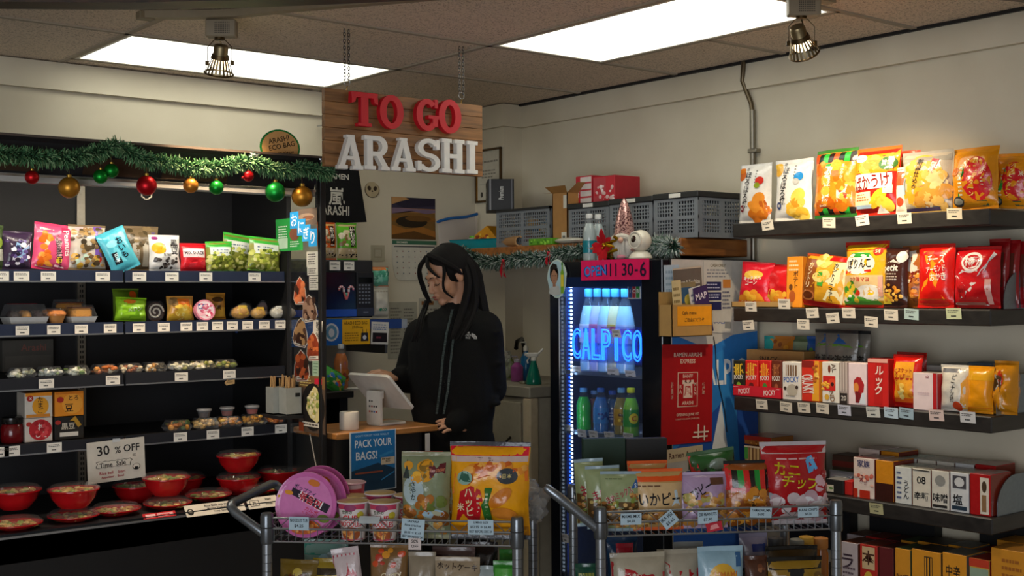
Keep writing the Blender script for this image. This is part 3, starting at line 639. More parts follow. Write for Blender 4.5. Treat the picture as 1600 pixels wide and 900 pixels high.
cupcake('orange topped steamed cup cake in front, between the sweet tray and the castella', 88, Y2, Z2, .032, G2)
cupcake('brown steamed cup cake half hidden behind the orange one', 80, Y2+.1, Z2+.0, .034, G2)
def castella(m, w_, d_, h_):
    for k in range(3): m.box(-w_*.36, w_*.36, -d_*.38+k*d_*.26, -d_*.16+k*d_*.26, h_*.1, h_*.82, mat('e09a35', 'food'), .008); m.box(-w_*.36, w_*.36, -d_*.38+k*d_*.26, -d_*.16+k*d_*.26, h_*.82, h_*.88, mat('7a3d16', 'food'), .003)
tray('clear tray of golden castella slices on the second deck', 'cake', 124, Y2+.02, Z2, .095, .10, .065, castella, 'e8e6e0', group=G2)
tray('brown wrapped cake in a tray at the back, behind the castella', 'cake', 108, Y2+.16, Z2, .12, .08, .085, castella, '5a3d2a', group=G2)
cbag('bright green wrapped bun pack, crumpled, front of the second deck', 'snack', 183, 232, 466, 1, '9ad22c', [('e', -.1, .82, .2, .09, 'e07a20'), ('t', 'メロン', .05, .5, .18, 'e9f7c8', 8), ('p', [(-.3, .1), (.35, .15), (.1, .5)], '7cb81e')], t=.06, name='bun_pack', crumple=.25, group=G2, roll=.05)
cbag('dark green wrapped bun pack behind the bright green one', 'snack', 180, 222, 452, 1, '5d7a1e', [('e', .2, .8, .15, .12, 'd05a1a')], dy=.13, t=.06, name='bun_pack', group=G2)
def roll(label, u, Y, zb, r, group):
    x = ony(u, 450, Y).x; t_ = thing('swiss_roll', label, 'cake', (x, Y, zb+r*1.03), 0, group)
    m = MB(); n = 24
    for (r0, y0, y1, c) in ((r, 0, .12, '3a2218'),): 
        V = [(r0*math.cos(2*PI*k/n), y, r0*math.sin(2*PI*k/n)) for y in (y0, y1) for k in range(n)]
        m.add(V, [tuple(range(n))[::1], tuple(range(2*n-1, n-1, -1))]+[(k, (k+1) % n, (k+1) % n+n, k+n) for k in range(n)], mat(c, 'food'))
    m.build('sponge', t_)
    m = MB(); m.tube([(r*.85*(1-k/40)*math.cos(k*.33), -.001, r*.85*(1-k/40)*math.sin(k*.33)) for k in range(34)], .0035, mat('e6dccb', 'food'), 6); m.build('cream', t_)
    m = MB(); m.box(-r*1.05, r*1.05, -.004, .125, -r*1.02, r*1.12, clear('ffffff', .03), .012); m.build('wrapper', t_)
roll('chocolate swiss roll showing its cream spiral on the second deck', 243, Y2, Z2, .036, G2)
cbag('clear pack of yellow cakes with an orange square label', 'cake', 264, 306, 464, 1, 'd8a04a', [('n', -.45, .06, .45, .6, ['f0c84a', 'e8b63a', 'f5dc7a'], 18, .14), ('r', -.16, .5, .3, .88, 'ee7a1c'), ('l', -.1, .56, .24, .82, 'b04a10', 4), ('n', -.4, .6, -.2, .9, ['8a6a40', 'a9834e'], 8, .09)], t=.05, name='cake_pack', group=G2)
cbag('brown paper cake pack behind the round pink pack', 'cake', 326, 356, 459, 1, 'b98232', [('r', -.4, .1, .4, .45, 'd9a63e'), ('e', 0, .75, .3, .1, '4a3018'), ('t', '栗', 0, .45, .2, '3a2208')], dy=.05, t=.05, name='cake_pack', group=G2)
p = ony(323, 487, YS-.0); x = p.x
t_ = thing('round_sweet_pack', 'round pink and white sweets pack leaning on the second deck', 'sweets', (x, YS+.012, Z2+.042), 0, G2); r = .041
m = MB(); n = 28
V = [(r*math.cos(2*PI*k/n), y, r*math.sin(2*PI*k/n)) for y in (0, .018) for k in range(n)]
m.add(V, [tuple(range(n)), tuple(range(2*n-1, n-1, -1))]+[(k, (k+1) % n, (k+1) % n+n, k+n) for k in range(n)], mat('e88aa0', 'film'))
Sd = lambda u, v, off: (u*2*r, -off, (v-.5)*2*r)
paint(m, Sd, [('e', 0, .5, .43, .43, 'f1d9df'), ('n', -.3, .2, .3, .8, ['f4b8c4', 'e06a86', 'fff2f4'], 22, .1), ('r', -.34, .55, .12, .78, '2b4fa0'), ('t', 'もちもち', -.11, .66, .12, 'e8eefb', 6, .4), ('e', .15, .3, .2, .14, 'e4486a')], 2*r, 2*r, 'film', True); o = m.build('pack', t_); o.rotation_euler = (-.25, 0, 0)
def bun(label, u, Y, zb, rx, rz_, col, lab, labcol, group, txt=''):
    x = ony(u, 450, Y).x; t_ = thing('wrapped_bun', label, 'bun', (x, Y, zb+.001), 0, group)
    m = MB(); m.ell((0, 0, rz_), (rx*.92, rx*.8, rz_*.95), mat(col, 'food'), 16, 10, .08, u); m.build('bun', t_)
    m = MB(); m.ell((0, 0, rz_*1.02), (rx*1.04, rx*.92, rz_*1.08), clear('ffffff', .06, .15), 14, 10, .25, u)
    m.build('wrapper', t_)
    m = MB(); a = rx*.5; m.add([(-a, -rx*.74, rz_*.75), (a, -rx*.74, rz_*.75), (a*.9, -rx*.5, rz_*2.02), (-a*.9, -rx*.5, rz_*2.02)], [(0, 1, 2, 3)], mat(labcol, 'paper'))
    if txt: m.text(txt, mat('2a2018'), rz_*.5, (0, -rx*.66, rz_*1.4), (1, 0, 0), (0, .25, 1), a*1.6)
    if lab: m.build('label', t_)
bun('long yellow wrapped bun with a yellow label, second deck', 375, Y2-.01, Z2, .040, .028, 'd89a35', 1, 'e6c043', G2)
bun('yellow wrapped bun with a dark square label, second deck', 403, Y2-.01, Z2, .034, .024, 'd9a23a', 1, 'e8b52a', G2, '栗')
bun('white wrapped bun with black vertical lettering, right end of the second deck', 433, Y2-.01, Z2, .034, .026, 'e6dcc4', 1, 'e9e6dc', G2, '大福')
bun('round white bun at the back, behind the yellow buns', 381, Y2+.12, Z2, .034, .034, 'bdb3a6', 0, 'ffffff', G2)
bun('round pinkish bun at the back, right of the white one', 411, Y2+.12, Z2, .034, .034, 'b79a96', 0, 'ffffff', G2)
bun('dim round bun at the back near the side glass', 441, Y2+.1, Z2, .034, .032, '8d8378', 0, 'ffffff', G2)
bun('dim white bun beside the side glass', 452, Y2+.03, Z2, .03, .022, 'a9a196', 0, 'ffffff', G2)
# ---- third deck: row of small clear packs
G3 = 'clear sushi packs on the third cooler deck'; Z3 = ZSH[2]; Y3 = YS+.05
PK = [(33, ['dfe0d0', 'b8bfa0', 'eef0e4'], 'pale'), (76, ['e8e8e0', 'cfd8cc', '8aa070'], 'white'), (118, ['dfe3d4', 'c9cfb8', '6f8f50'], 'white and green'), (161, ['b8682e', 'd08a3c', 'e7d9b8'], 'orange brown'), (201, ['e6ddd0', 'a05a2e', 'd8c9a8'], 'brown and white'), (239, ['e9dfc4', 'b98a48', '3e3a28'], 'cream and brown'), (279, ['d8d8c0', '8a8a50', 'efece0'], 'pale green'), (314, ['d8ce9a', '9a9a42', 'efe9d0'], 'yellow green'), (349, ['c9b860', '7d8a32', 'efe8d0'], 'olive')]
for i, (u, cs, w_) in enumerate(PK):
    pos = ('leftmost on third deck', 'second from the left', 'third from the left', 'just right of the slotted upright', 'right of the deck joint', 'fifth from the right end', 'third from the right end', 'second from the right end', 'right end of the row')[i] if i != 5 else 'fourth from the right end'
    tray('clear pack of '+w_+' bites, '+pos, 'food pack', u, Y3, Z3, .085, .07, .036, heap(cs, 30, .010), 'clear', group=G3)
m = MB(); p = ony(30, 545, YB+.05)
tag(carton('food_carton', 'dim grey carton with faint red print at the back left of the third deck', 'box', .19, .12, .05, '4a463f', [('t', 'Arashi', .1, .75, .22, '7a4a40'), ('r', -.45, .1, .45, .5, '57524a')], (p.x, YB-.06, Z3+.001)), None, None)
# ---- fourth deck
Z4 = ZSH[3]; G4 = 'natto boxes on the fourth cooler deck'
def boxat(label, u0, u1, v0, v1, base, art, dep_, Y, zb, **kw):
    a = ony(u0, (v0+v1)/2, Y); c = ony(u1, (v0+v1)/2, Y); h = ony((u0+u1)/2, v0, Y).z-ony((u0+u1)/2, v1, Y).z
    return carton('food_carton', label, 'food box', c.x-a.x, h, dep_, base, art, ((a.x+c.x)/2, Y, zb), **kw), h
YN = YS+.05
o, h1 = boxat('red and white square food box, lower left of the four stacked boxes', 39, 82, 655, 692, 'd9cfc4', [('e', .06, .5, .42, .44, 'c0202a'), ('n', -.2, .2, .36, .8, ['d9454a', 'a8141f'], 14, .09), ('t', '梅', .1, .62, .3, 'f2e4dc'), ('t', 'しそ', .1, .3, .25, 'f2e4dc'), ('e', -.36, .76, .1, .1, 'b8322a')], .09, YN, Z4+.001, side='9a8f84', group=G4)
o, h2 = boxat('black food box with a white band, lower right of the four stacked boxes', 86, 131, 655, 691, '1d1b18', [('p', [(.0, .8), (.2, 1), (.42, .6), (.3, .5), (.14, .8)], 'c8952a'), ('t', '黒豆', -.05, .58, .28, 'd8cdb4'), ('r', -.34, .14, .3, .32, 'd9d5ca'), ('e', -.4, .76, .1, .1, 'b8322a')], .09, YN, Z4+.001, side='2a2520', group=G4)
boxat('white food box with an orange egg sun, upper left of the four stacked boxes', 39, 82, 617, 656, 'd8d3c6', [('e', .06, .46, .3, .36, 'e8a020'), ('t', 'たまご', .06, .5, .66, '241a10', 0, .3, True), ('r', -.48, .86, .48, 1, 'e8921e'), ('e', -.32, .78, .12, .12, 'b8281e'), ('t', 'x', -.3, .78, .1, 'f0e0d0'), ('r', -.46, .02, .4, .14, 'd98a2a')], .09, YN, Z4+.001+h1+.0015, side='a8a196', top='e08a20', group=G4)
boxat('orange food box with round black lettering, upper right of the four stacked boxes', 86, 131, 617, 655, 'ef9420', [('e', .1, .5, .36, .42, 'f7a838'), ('t', 'とろ', .14, .74, .2, '33200c'), ('t', '豆', -.02, .34, .32, '33200c'), ('e', -.32, .68, .12, .12, 'b8281e'), ('r', -.48, .9, .48, 1, 'd97c12')], .09, YN, Z4+.001+h2+.0015, side='c8781a', top='f0a030', group=G4)
p = ony(21, 680, YS+.08)
t_ = thing('sauce_jar', 'dark red sauce jar with a black lid at the left of the fourth deck', 'jar', (p.x, YS+.09, Z4+.001), 0)
m = MB(); m.lathe([(.036, 0), (.04, .006), (.04, .055), (.034, .066)], mat('6a0f14', 'gloss'), 20); m.build('body', t_); m = MB(); m.lathe([(.036, .067), (.037, .07), (.037, .088), (.03, .092), (0, .092)], mat('141414', 'gloss'), 20); m.build('lid', t_)
p = ony(1, 684, YS+.08)
t_ = thing('sauce_jar', 'pale topped sauce jar cut by the left photo edge, fourth deck', 'jar', (p.x-.035, YS+.11, Z4+.001), 0)
m = MB(); m.lathe([(.036, 0), (.04, .006), (.04, .055), (.034, .066)], mat('7a1a16', 'gloss'), 20); m.build('body', t_); m = MB(); m.lathe([(.036, .067), (.037, .07), (.037, .088), (.03, .092), (0, .092)], mat('b0a89a', 'card'), 20); m.build('lid', t_)
FR = [(275, ['6d6a2a', '3e5524', 'c8882e', '9a5a20'], None, 'of greens and fried bites, left of the sauce cups'), (319, ['c8a060', 'b08a4a', 'd8b878'], '2a2020', 'of pale fried bites with a dark sauce cup, fourth deck'), (355, ['d89a3a', 'c07a28', 'e8b85a'], '7a2a1e', 'of fried bites under the left red sauce cup'), (394, ['e8b04a', 'd8922e', 'f0cc7a'], '9a2e1c', 'of yellow fried bites under the right red sauce cup'), (433, ['d97a24', 'e0902e', 'c2651a'], '3a3226', 'of orange fried bites under a grey sauce cup')]
for u, cs, cup, lab in FR:
    Y4 = YS+.05; tray('clear pack '+lab, 'food pack', u, Y4, Z4, .092, .075, .042, heap(cs, 34, .011, .85), 'clear', group='fried food packs on the fourth cooler deck')
    if cup:
        x = ony(u, 650, Y4).x
        t_ = thing('sauce_cup', {'2a2020': 'small lidded cup of dark sauce, leftmost of the four cups', '7a2a1e': 'small lidded cup of red sauce, second of the four cups', '9a2e1c': 'small lidded cup of red sauce, third of the four cups', '3a3226': 'small lidded cup with a grey band, rightmost of the four cups'}[cup], 'sauce cup', (x, Y4, Z4+.0445), 0, 'sauce cups on the fried food packs')
        m = MB(); m.lathe([(.020, 0), (.026, .026), (.027, .026)], clear('ffffff', .1, .1), 20); m.build('cup', t_)
        m = MB(); m.lathe([(.0185, .001), (.0235, .019), (0, .0195)], mat(cup, 'gloss'), 20); m.build('sauce', t_)
        m = MB(); m.lathe([(.028, .0255), (.0295, .028), (.029, .033), (.026, .0335), (.025, .031), (0, .031)], clear('e8e4dc', .45, .2), 20); m.build('lid', t_)
# chopstick box beside the fourth deck
zc0 = ony(452, 645, YS-.05).z
for (u, Y, lab) in ((456, YS-.105, 'pale grey chopstick box with a black label, beside the fourth deck'), (432, YS-.04, 'dim grey chopstick box standing behind the labelled one')):
    x = CX1-.05 if u > 440 else CX1-.072; t_ = thing('chopstick_box', lab, 'container', (x, Y, zc0), 0)
    hh = .105; m = MB()
    for (x0, x1, y0, y1) in ((-.033, .033, -.03, -.027), (-.033, .033, .027, .03), (-.033, -.03, -.027, .027), (.03, .033, -.027, .027)): m.box(x0, x1, y0, y1, 0, hh, mat('a9aaa0', 'card'))
    m.box(-.033, .033, -.03, .03, 0, .004, mat('a9aaa0', 'card')); m.box(.006, .026, -.0312, -.03, .07, .084, mat('17181a')); m.build('holder', t_, smooth=False)
    for k in range(7):
        m = MB(); q = (rnd.uniform(-.022, .022), rnd.uniform(-.02, .02)); m.tube([(q[0], q[1], .006), (q[0]+rnd.uniform(-.006, .006), q[1]+rnd.uniform(-.004, .004), hh+rnd.uniform(.03, .05))], .0028, mat('c99a5a', 'card'), 6); m.build('chopstick', t_)
# side ledge that carries the chopstick boxes
MB().box(W_-.115, W_-.014, ly(YS)-.145, ly(YS)-.004, zc0-.014, zc0-.001, mat('1b1b1e')).build('side_ledge', K, smooth=False)
# ---- bottom deck: red bowls
GB = 'red rice bowls on the bottom cooler deck'
def bowl(label, u, v, Y, zb, r=.084, cols=('c89a4a', '8a9a3a', 'd8c07a', 'a04a20'), flat=False, group=GB):
    x = ony(u, v, Y).x; t_ = thing('rice_bowl', label, 'bowl', (x, Y, zb+.001), 0, group); RD = mat('b01218', 'gloss')
    hh = .020 if flat else .062; m = MB()
    if flat: m.lathe([(r*.55, 0), (r*.6, .003), (r*.95, .016), (r*1.02, .018), (r*1.02, .021), (r*.94, .021), (r*.85, .012), (r*.4, .008), (0, .008)], RD, 32)
    else: m.lathe([(r*.52, 0), (r*.56, .004), (r*.60, .006), (r*.84, .032), (r*.95, .056), (r*1.02, .060), (r*1.02, .064), (r*.93, .064), (r*.8, .04), (r*.5, .02), (0, .018)], RD, 32)
    m.build('bowl', t_)
    m = MB(); rr = random.Random(int(u*3+v))
    for i in range(38):
        a = rr.uniform(0, 2*PI); q = math.sqrt(rr.random())*r*.74; s_ = rr.uniform(.009, .016)
        m.ell((q*math.cos(a), q*math.sin(a), hh-.008+rr.uniform(-.002, .006)), (s_, s_*.8, s_*.5), mat(rr.choice(cols), 'food'), 7, 5, .3, i, a)
    m.lathe([(r*.8, hh-.012), (0, hh-.010)], mat('80603a', 'food'), 20)
    m.build('food', t_)
    m = MB(); m.lathe([(r*1.03, hh+.002), (r*1.03, hh+.006), (r*.96, hh+.007), (r*.86, hh+.017), (r*.55, hh+.021), (0, hh+.022)], clear('ffffff', .03), 32); m.build('lid', t_)
    return t_
Zb = ZD
BO = [(24, 790, .24, 0, 0, 'at the left end of the bottom deck, on its low partner'), (24, 815, .09, 0, 1, 'low and flat, front left corner of the bottom deck'), (115, 790, .13, 1, 0, 'with yellow toppings, standing left of the sale sign'), (115, 803, .11, 0, 1, 'low and flat, under the tall bowl near the sale sign'), (181, 797, .13, 0, 1, 'low and flat, in the gap right of the tall bowl'), (212, 770, .34, 0, 0, 'dim, far back directly below the sale sign'), (260, 770, .17, 1, 0, 'in front, right of the sale sign, yellow toppings'), (262, 797, .13, 0, 1, 'low and flat, under the front bowl by the sale sign'), (286, 752, .40, 0, 0, 'dim, at the back between the front bowl and the pair'), (326, 782, .20, 0, 1, 'low and flat, behind the written card'), (373, 765, .26, 0, 0, 'lower one of the stacked pair'), (436, 755, .32, 0, 0, 'right end of the bottom deck, behind the pink noodle tubs'), (405, 775, .21, 0, 1, 'low and flat, right of the stacked pair')]
tops = {}
for i, (u, v, dy, st, fl, lab) in enumerate(BO):
    Y = YF+dy; z = Zb
    if not fl:
        for (u2, v2, dy2, s2, f2, l2) in BO:
            if f2 and abs(u2-u) < 12 and abs(dy2-dy) < .2: z = Zb+.042
    bowl('red takeaway rice bowl '+lab if not fl else 'red takeaway tray bowl '+lab, u, v, Y, z, .084, flat=bool(fl))
    if i == 10: bowl('red takeaway rice bowl, upper one of the stacked pair', u, 735, Y, Zb+.086, .084, ('d8a83a', 'e8d07a', 'b06a20'))
# ---------------- price tags and written cards on the cooler
zt_ = lambda i: (ZSH[i]+ZLB[i])/2
GT = 'price tags on the cooler decks'
T1 = [(2, 'at the left photo edge, top deck'), (34, 'under the white and violet pack, top deck'), (76, 'under the pink nut pack, top deck'), (161, 'under the rice crackers, top deck'), (218, 'under the tipped teal bag, top deck'), (269, 'under the black bean pack, top deck'), (322, 'right of the red pack, top deck'), (398, 'under the green candies, top deck')]
T2 = [(35, 'under the crimson labelled sweets, second deck'), (84, 'under the orange cup cake, second deck'), (127, 'under the castella, second deck'), (172, 'left of the deck joint, second deck'), (217, 'under the bright green bun pack, second deck'), (256, 'under the swiss roll, second deck'), (291, 'under the yellow cakes, second deck'), (316, 'under the round pink pack, second deck'), (340, 'right of the round pink pack, second deck'), (363, 'under the long yellow bun, second deck'), (387, 'between the two yellow buns, second deck'), (413, 'under the yellow bun with dark square, second deck'), (438, 'under the white bun, second deck')]
T3 = [(72, 'under the second pack, third deck'), (176, 'left of the deck joint, third deck'), (283, 'under the pale green pack, third deck'), (358, 'at the right end of the pack row, third deck')]
T4 = [(1, 'at the left photo edge, fourth deck'), (18, 'under the dark red jar, fourth deck'), (84, 'under the four stacked boxes, fourth deck'), (281, 'under the pack of greens, fourth deck'), (332, 'under the dark sauce cup pack, fourth deck'), (386, 'between the red sauce cup packs, fourth deck'), (438, 'under the orange fried pack, fourth deck')]
for i, L in enumerate((T1, T2, T3, T4)):
    for u, lab in L:
        p = ony(u, 500, YS-.004); wd = .052 if i != 1 else .046
        ptag((p.x, YS-.0045, zt_(i)-.001), (1, 0, 0), (0, 0, 1), wd, .032 if i < 3 else .034, lab, 2, group=GT)
p = ony(360, 597, YS-.012)
card('price_tag', 'small buff arrow shaped tag hanging below the third deck', 'price tag', (p.x, YS-.006, p.z), (1, 0, 0), (0, 0, 1), .042, .026, 'b99a6a', [('l', -.3, .4, .4, .7, '4a3a22', 2)], GT, poly=[(-.5, .4), (-.2, .9), (-.2, .7), (.5, .8), (.5, .2), (-.1, .1), (-.3, 0)])
# hand written sale sign
p = ony(182, 719, YS-.012); q0 = ony(136, 690, YS-.012); q1 = ony(228, 747, YS-.012)
zig = [(-.36+.6*i/11, .50+.02*(i % 2)) for i in range(12)]+[(.28, .47), (.24, .42)]+[(.24-.6*i/11, .34+.02*(i % 2)) for i in range(12)]+[(-.36, .40), (-.33, .46)]
o = card('sale_sign', 'white hand written card reading 30% OFF Time Sale, hung on the fourth deck', 'sign', (p.x, YS-.012, p.z), (1, 0, .035), (-.035, 0, 1), q1.x-q0.x-.004, .148, 'd2cdbf', [('t', '30', -.22, .77, .24, '1c1c1c', 3, .26), ('t', '%', .03, .75, .17, '1c1c1c', 0, .12), ('t', 'OFF', .27, .77, .18, '2a2a2a', 0, .28), ('p', zig, '26241f'), ('p', [(-.06+(x+.06)*.965, .42+(z-.42)*.88) for x, z in zig], 'd2cdbf'), ('t', 'Time  Sale', -.07, .42, .12, '1c1c1c', 2, .46), ('t', 'Rice ball    Inari', -.08, .22, .075, 'a0283a', 0, .52), ('t', 'Appetizer .  Bowl', -.08, .11, .075, 'a0283a', 0, .52), ('e', .34, .29, .07, .08, '2a2a2a'), ('e', .34, .30, .058, .064, 'd2cdbf'), ('r', .31, .23, .37, .29, '1a1a1a'), ('l', .28, .55, .36, .62, '3a3a3a', 2)])
MB().box(-.014, .014, -.002, .0005, .066, .078, clear('e8f2f8', .5, .3)).build('tape', o)
# cards on the lower lip
def lipcard(name, lab, u0, u1, v, h, base, art, cat='sign', grp=None):
    a = ony(u0, v, YF+.012); c = ony(u1, v, YF+.012); z = zl+.014
    return card(name, lab, cat, ((a.x+c.x)/2, YF+.004, zl+.013), (1, 0, 0), (0, .9, 1), c.x-a.x, h, base, art, grp)
lipcard('red_tag', 'red and white strip tag on the lower lip below the front rice bowls', 222, 273, 805, .022, 'b81622', [('r', -.42, .2, -.12, .8, 'e8b8b8'), ('r', -.06, .2, .42, .8, 'e2a5a8'), ('l', -.04, .3, .4, .7, 'b81622', 1)], 'tag')
lipcard('written_card', 'white card with a rice ball drawing telling which days the rice balls are made', 288, 380, 797, .048, 'cfcabd', [('e', -.42, .4, .055, .28, '1c1c1c'), ('e', -.42, .44, .03, .15, 'cfcabd'), ('r', -.45, .2, -.39, .38, '1c1c1c'), ('t', 'Rice Balls are made', .06, .78, .2, '1c1c1c', 0, .72), ('t', 'Monday, Wednesday,', .06, .5, .2, '1c1c1c', 0, .72), ('t', 'Friday, Saturday', .1, .22, .2, '1c1c1c', 0, .6)])
lipcard('written_card', 'white card with a small framed word, right end of the cooler lip', 385, 432, 789, .048, 'cfcabd', [('r', -.42, .2, -.12, .75, '2a2a2a'), ('r', -.40, .25, -.14, .70, 'cfcabd'), ('t', '丼', -.27, .47, .36, '1c1c1c'), ('t', 'Inari', .2, .74, .2, '1c1c1c'), ('t', 'Sunday', .2, .3, .2, '1c1c1c')])
# ---------------- garland and baubles
def garland(label, path, r, n, cols, name='garland', blade=.05, wd=.0028, sag=None, cat='garland'):
    path = [Vector(p) for p in path]; o0 = path[0].copy(); L = [0]
    for i in range(1, len(path)): L.append(L[-1]+(path[i]-path[i-1]).length)
    def at(s):
        for i in range(1, len(path)):
            if s <= L[i]: f = (s-L[i-1])/max(1e-6, L[i]-L[i-1]); return path[i-1].lerp(path[i], f), (path[i]-path[i-1]).normalized()
        return path[-1], (path[-1]-path[-2]).normalized()
    t_ = thing(name, label, cat, o0); rr = random.Random(n)
    m = MB(); m.tube([p-o0 for p in path], .004, mat('20361f', 'cloth'), 6); m.build('wire_core', t_)
    m = MB()
    for i in range(n):
        p, tt = at(rr.random()*L[-1]); a = tt.orthogonal().normalized(); b_ = tt.cross(a); an = rr.uniform(0, 2*PI)
        d = (a*math.cos(an)+b_*math.sin(an)+tt*rr.uniform(-.7, .7)).normalized(); ln = blade*rr.uniform(.55, 1.1)
        side = d.cross(Vector((rr.uniform(-1, 1), rr.uniform(-1, 1), rr.uniform(-1, 1)))).normalized()*wd; p = p-o0+d*.003; e = p+d*ln+Vector((0, 0, -.006*rr.random())); mid = (p+e)/2+Vector((0, 0, .003))
        c = rr.choice(cols)
        m.add([p-side*.5, p+side*.5, mid+side, mid-side], [(0, 1, 2, 3)], mat(c[0], 'cloth')); m.add([mid-side, mid+side, e+side*.4, e-side*.4], [(0, 1, 2, 3)], mat(c[1], 'cloth'))
    m.build('tinsel', t_, smooth=False); return t_
gp = [ony(u, v, YF-.035) for u, v in ((-40, 238), (0, 240), (60, 246), (110, 248), (140, 242), (165, 234), (182, 226), (200, 238), (225, 250), (260, 254), (300, 262), (335, 262), (365, 256), (395, 253), (420, 262), (445, 268), (470, 262), (500, 268), (520, 272))]
garland('long green tinsel garland swagged along the top of the display cooler', gp, .03, 6600, [('3c6a45', '6a9a68'), ('31573a', '548458'), ('4a7a50', '93b584'), ('2a4a32', '3c6a45')], blade=.035, wd=.0021)
BA = [(50, 277, 11, 'b3141a', 'dark red bauble at the left end of the garland'), (108, 293, 16.5, 'c0872c', 'large gold bauble near the left end of the garland'), (157, 276, 11, '0f8a2c', 'green bauble, the lower left of a pair'), (174, 267, 11, '0d7d28', 'green bauble, the upper right of a pair'), (229, 290, 15, 'b8101c', 'large red bauble above the metal pull handle'), (298, 290, 11, 'd08a35', 'small gold bauble in the middle of the garland'), (338, 293, 10.5, '17942f', 'small green bauble right of the small gold one'), (388, 275, 8, 'b3141c', 'small red bauble with a red bead beside it'), (430, 300, 14, '128a34', 'large green bauble left of the last gold one'), (472, 307, 14.5, 'b5802a', 'large gold bauble at the right end of the garland')]
for u, v, r, c, lab in BA:
    Y = YF-.045; p = ony(u, v, Y); R_ = ony(u+r, v, Y).x-p.x
    t_ = thing('bauble', lab, 'ornament', p, 0, 'baubles on the cooler garland')
    m = MB(); m.ell((0, 0, 0), (R_, R_, R_), nodemat('bauble_'+c, lambda nt, b_: (b_.inputs.__getitem__('Base Color').__setattr__('default_value', lin(c)), b_.inputs.__getitem__('Metallic').__setattr__('default_value', .75), b_.inputs.__getitem__('Roughness').__setattr__('default_value', .38))), 28, 18); m.build('ball', t_)
    m = MB(); m.lathe([(R_*.24, R_*.96), (R_*.24, R_*1.2), (R_*.18, R_*1.24), (0, R_*1.25)], mat('c9a24a', 'metal'), 12); m.build('cap', t_)
    m = MB(); m.tube([(0, 0, R_*1.2), (.001, .002, R_*1.5), (0, .006, R_*1.25+.03)], .0008, mat('d8c9a0', 'metal'), 5); m.build('hook', t_)
    if r == 8:
        m = MB(); m.ell((-.022, 0, -.006), (.0055, .0055, .0055), mat('c01a20', 'gloss'), 12, 8); m.build('bead', t_)
# silver foil scraps holding the garland
for u, v, lab in ((192, 226, 'crumpled clear tape holding the peak of the garland'), (398, 243, 'silver foil scrap on the cooler edge left of the eco bag sign'), (508, 252, 'crumpled silver foil at the right end of the cooler top')):
    p = ony(u, v, YF-.03); m = MB(); rr = random.Random(u); V = []; 
    for i in range(7):
        for j in range(5): V.append(((i-3)*.007+rr.uniform(-.003, .003), rr.uniform(-.012, .012), (j-2)*.006+rr.uniform(-.003, .003)))
    m.add(V, [(i*5+j, (i+1)*5+j, (i+1)*5+j+1, i*5+j+1) for i in range(6) for j in range(4)], mat('d9dde0', 'metal')); tag(m.build('foil_scrap', None, p, smooth=False), lab, 'foil')
# eco bag sign on the cooler top
YE = YF+.05; a = ony(406, 230, YE); c = ony(469, 230, YE); tp_ = ony(436, 202, YE).z; w_ = c.x-a.x; h_ = tp_-zt+.02
pts = [(.5*math.cos(t), .5+.5*math.sin(t)) for t in [2*PI*i/28 for i in range(28)]]; pts = [(x*(1 if z > .5 else 1-.1*(.5-z)), z) for x, z in pts]
card('eco_bag_sign', 'round kraft paper sign with a green edge reading ARASHI ECO BAG', 'sign', ((a.x+c.x)/2, YE, tp_-.07), (1, 0, .0), (.0, 0, 1), w_, .14, '1f7a36', [('e', 0, .5, .455, .455, 'cc9c60'), ('t', 'ARASHI', -.04, .72, .14, '2c2013', 14, .62), ('t', 'ECO BAG', .04, .56, .14, '2c2013', 14, .66), ('t', '$7.00+tax', .14, .37, .1, '2c2013', 12, .6)], th=.003, poly=pts)
# ---------------- stickers on the side glass (seen through it from the aisle)
XG = CX1-.006
def glass(name, lab, u0, u1, v0, v1, base, art, cat='sign', dx=-.002, poly=None, grp=None, tilt=0):
    a = onx(u0, (v0+v1)/2, XG+dx); c = onx(u1, (v0+v1)/2, XG+dx); uc = (u0+u1)/2; z0 = onx(uc, v1, XG+dx).z; z1 = onx(uc, v0, XG+dx).z; O = (XG+dx, (a.y+c.y)/2, (z0+z1)/2)
    X = Vector((0, -1, 0)); Z = Vector((0, 0, 1))
    if tilt: R_ = Matrix.Rotation(math.radians(tilt), 3, X.cross(Z)); X = R_ @ X; Z = R_ @ Z
    return card(name, lab, cat, O, X, Z, abs(a.y-c.y), z1-z0, base, art, grp, .001, poly=poly)
glass('green_poster', 'green poster with white text patches behind the side glass', 431, 473, 341, 392, '2c9a45', [('l', -.4, .4, 0, .8, 'd6e6d8', 5), ('r', -.42, .08, -.05, .4, 'b8d0ba'), ('e', .2, .5, .18, .2, '7a4a38'), ('l', .05, .1, .4, .3, 'd6e6d8', 3)], 'poster', dx=-.0125)
glass('brown_poster', 'brown and grey poster above the rice ball lettering behind the glass', 462, 495, 326, 352, '6d5a4c', [('e', 0, .5, .4, .22, '9a8068'), ('e', .1, .45, .25, .12, '7d5038')], 'poster', dx=-.0125)
for i, (ch, u0, u1, v0, v1) in enumerate((('お', 453, 466, 331, 357), ('に', 464, 477, 342, 368), ('ぎ', 472, 485, 351, 377), ('り', 482, 495, 357, 385))):
    glass('letter_card', 'sky blue card with white character '+ch+' on the side glass', u0, u1, v0, v1, '2b9fe0', [('t', ch, 0, .5, .72, 'f2f8fb', 0, .8)], 'letter card', dx=-.014-.001*i, grp='blue rice ball letter cards')
for i, (u0, u1, v0, v1) in enumerate(((479, 497, 393, 417), (480, 497, 417, 430), (483, 500, 431, 453))):
    glass('menu_label', 'white label with tiny print, %s on the side glass' % ('topmost of three', 'middle and smallest of three', 'lowest of three')[i], u0, u1, v0, v1, 'd8d4c6', [('l', -.38, .12, .38, .9, '55504a', 5 if i != 1 else 3)], 'label', grp='white labels on the side glass')
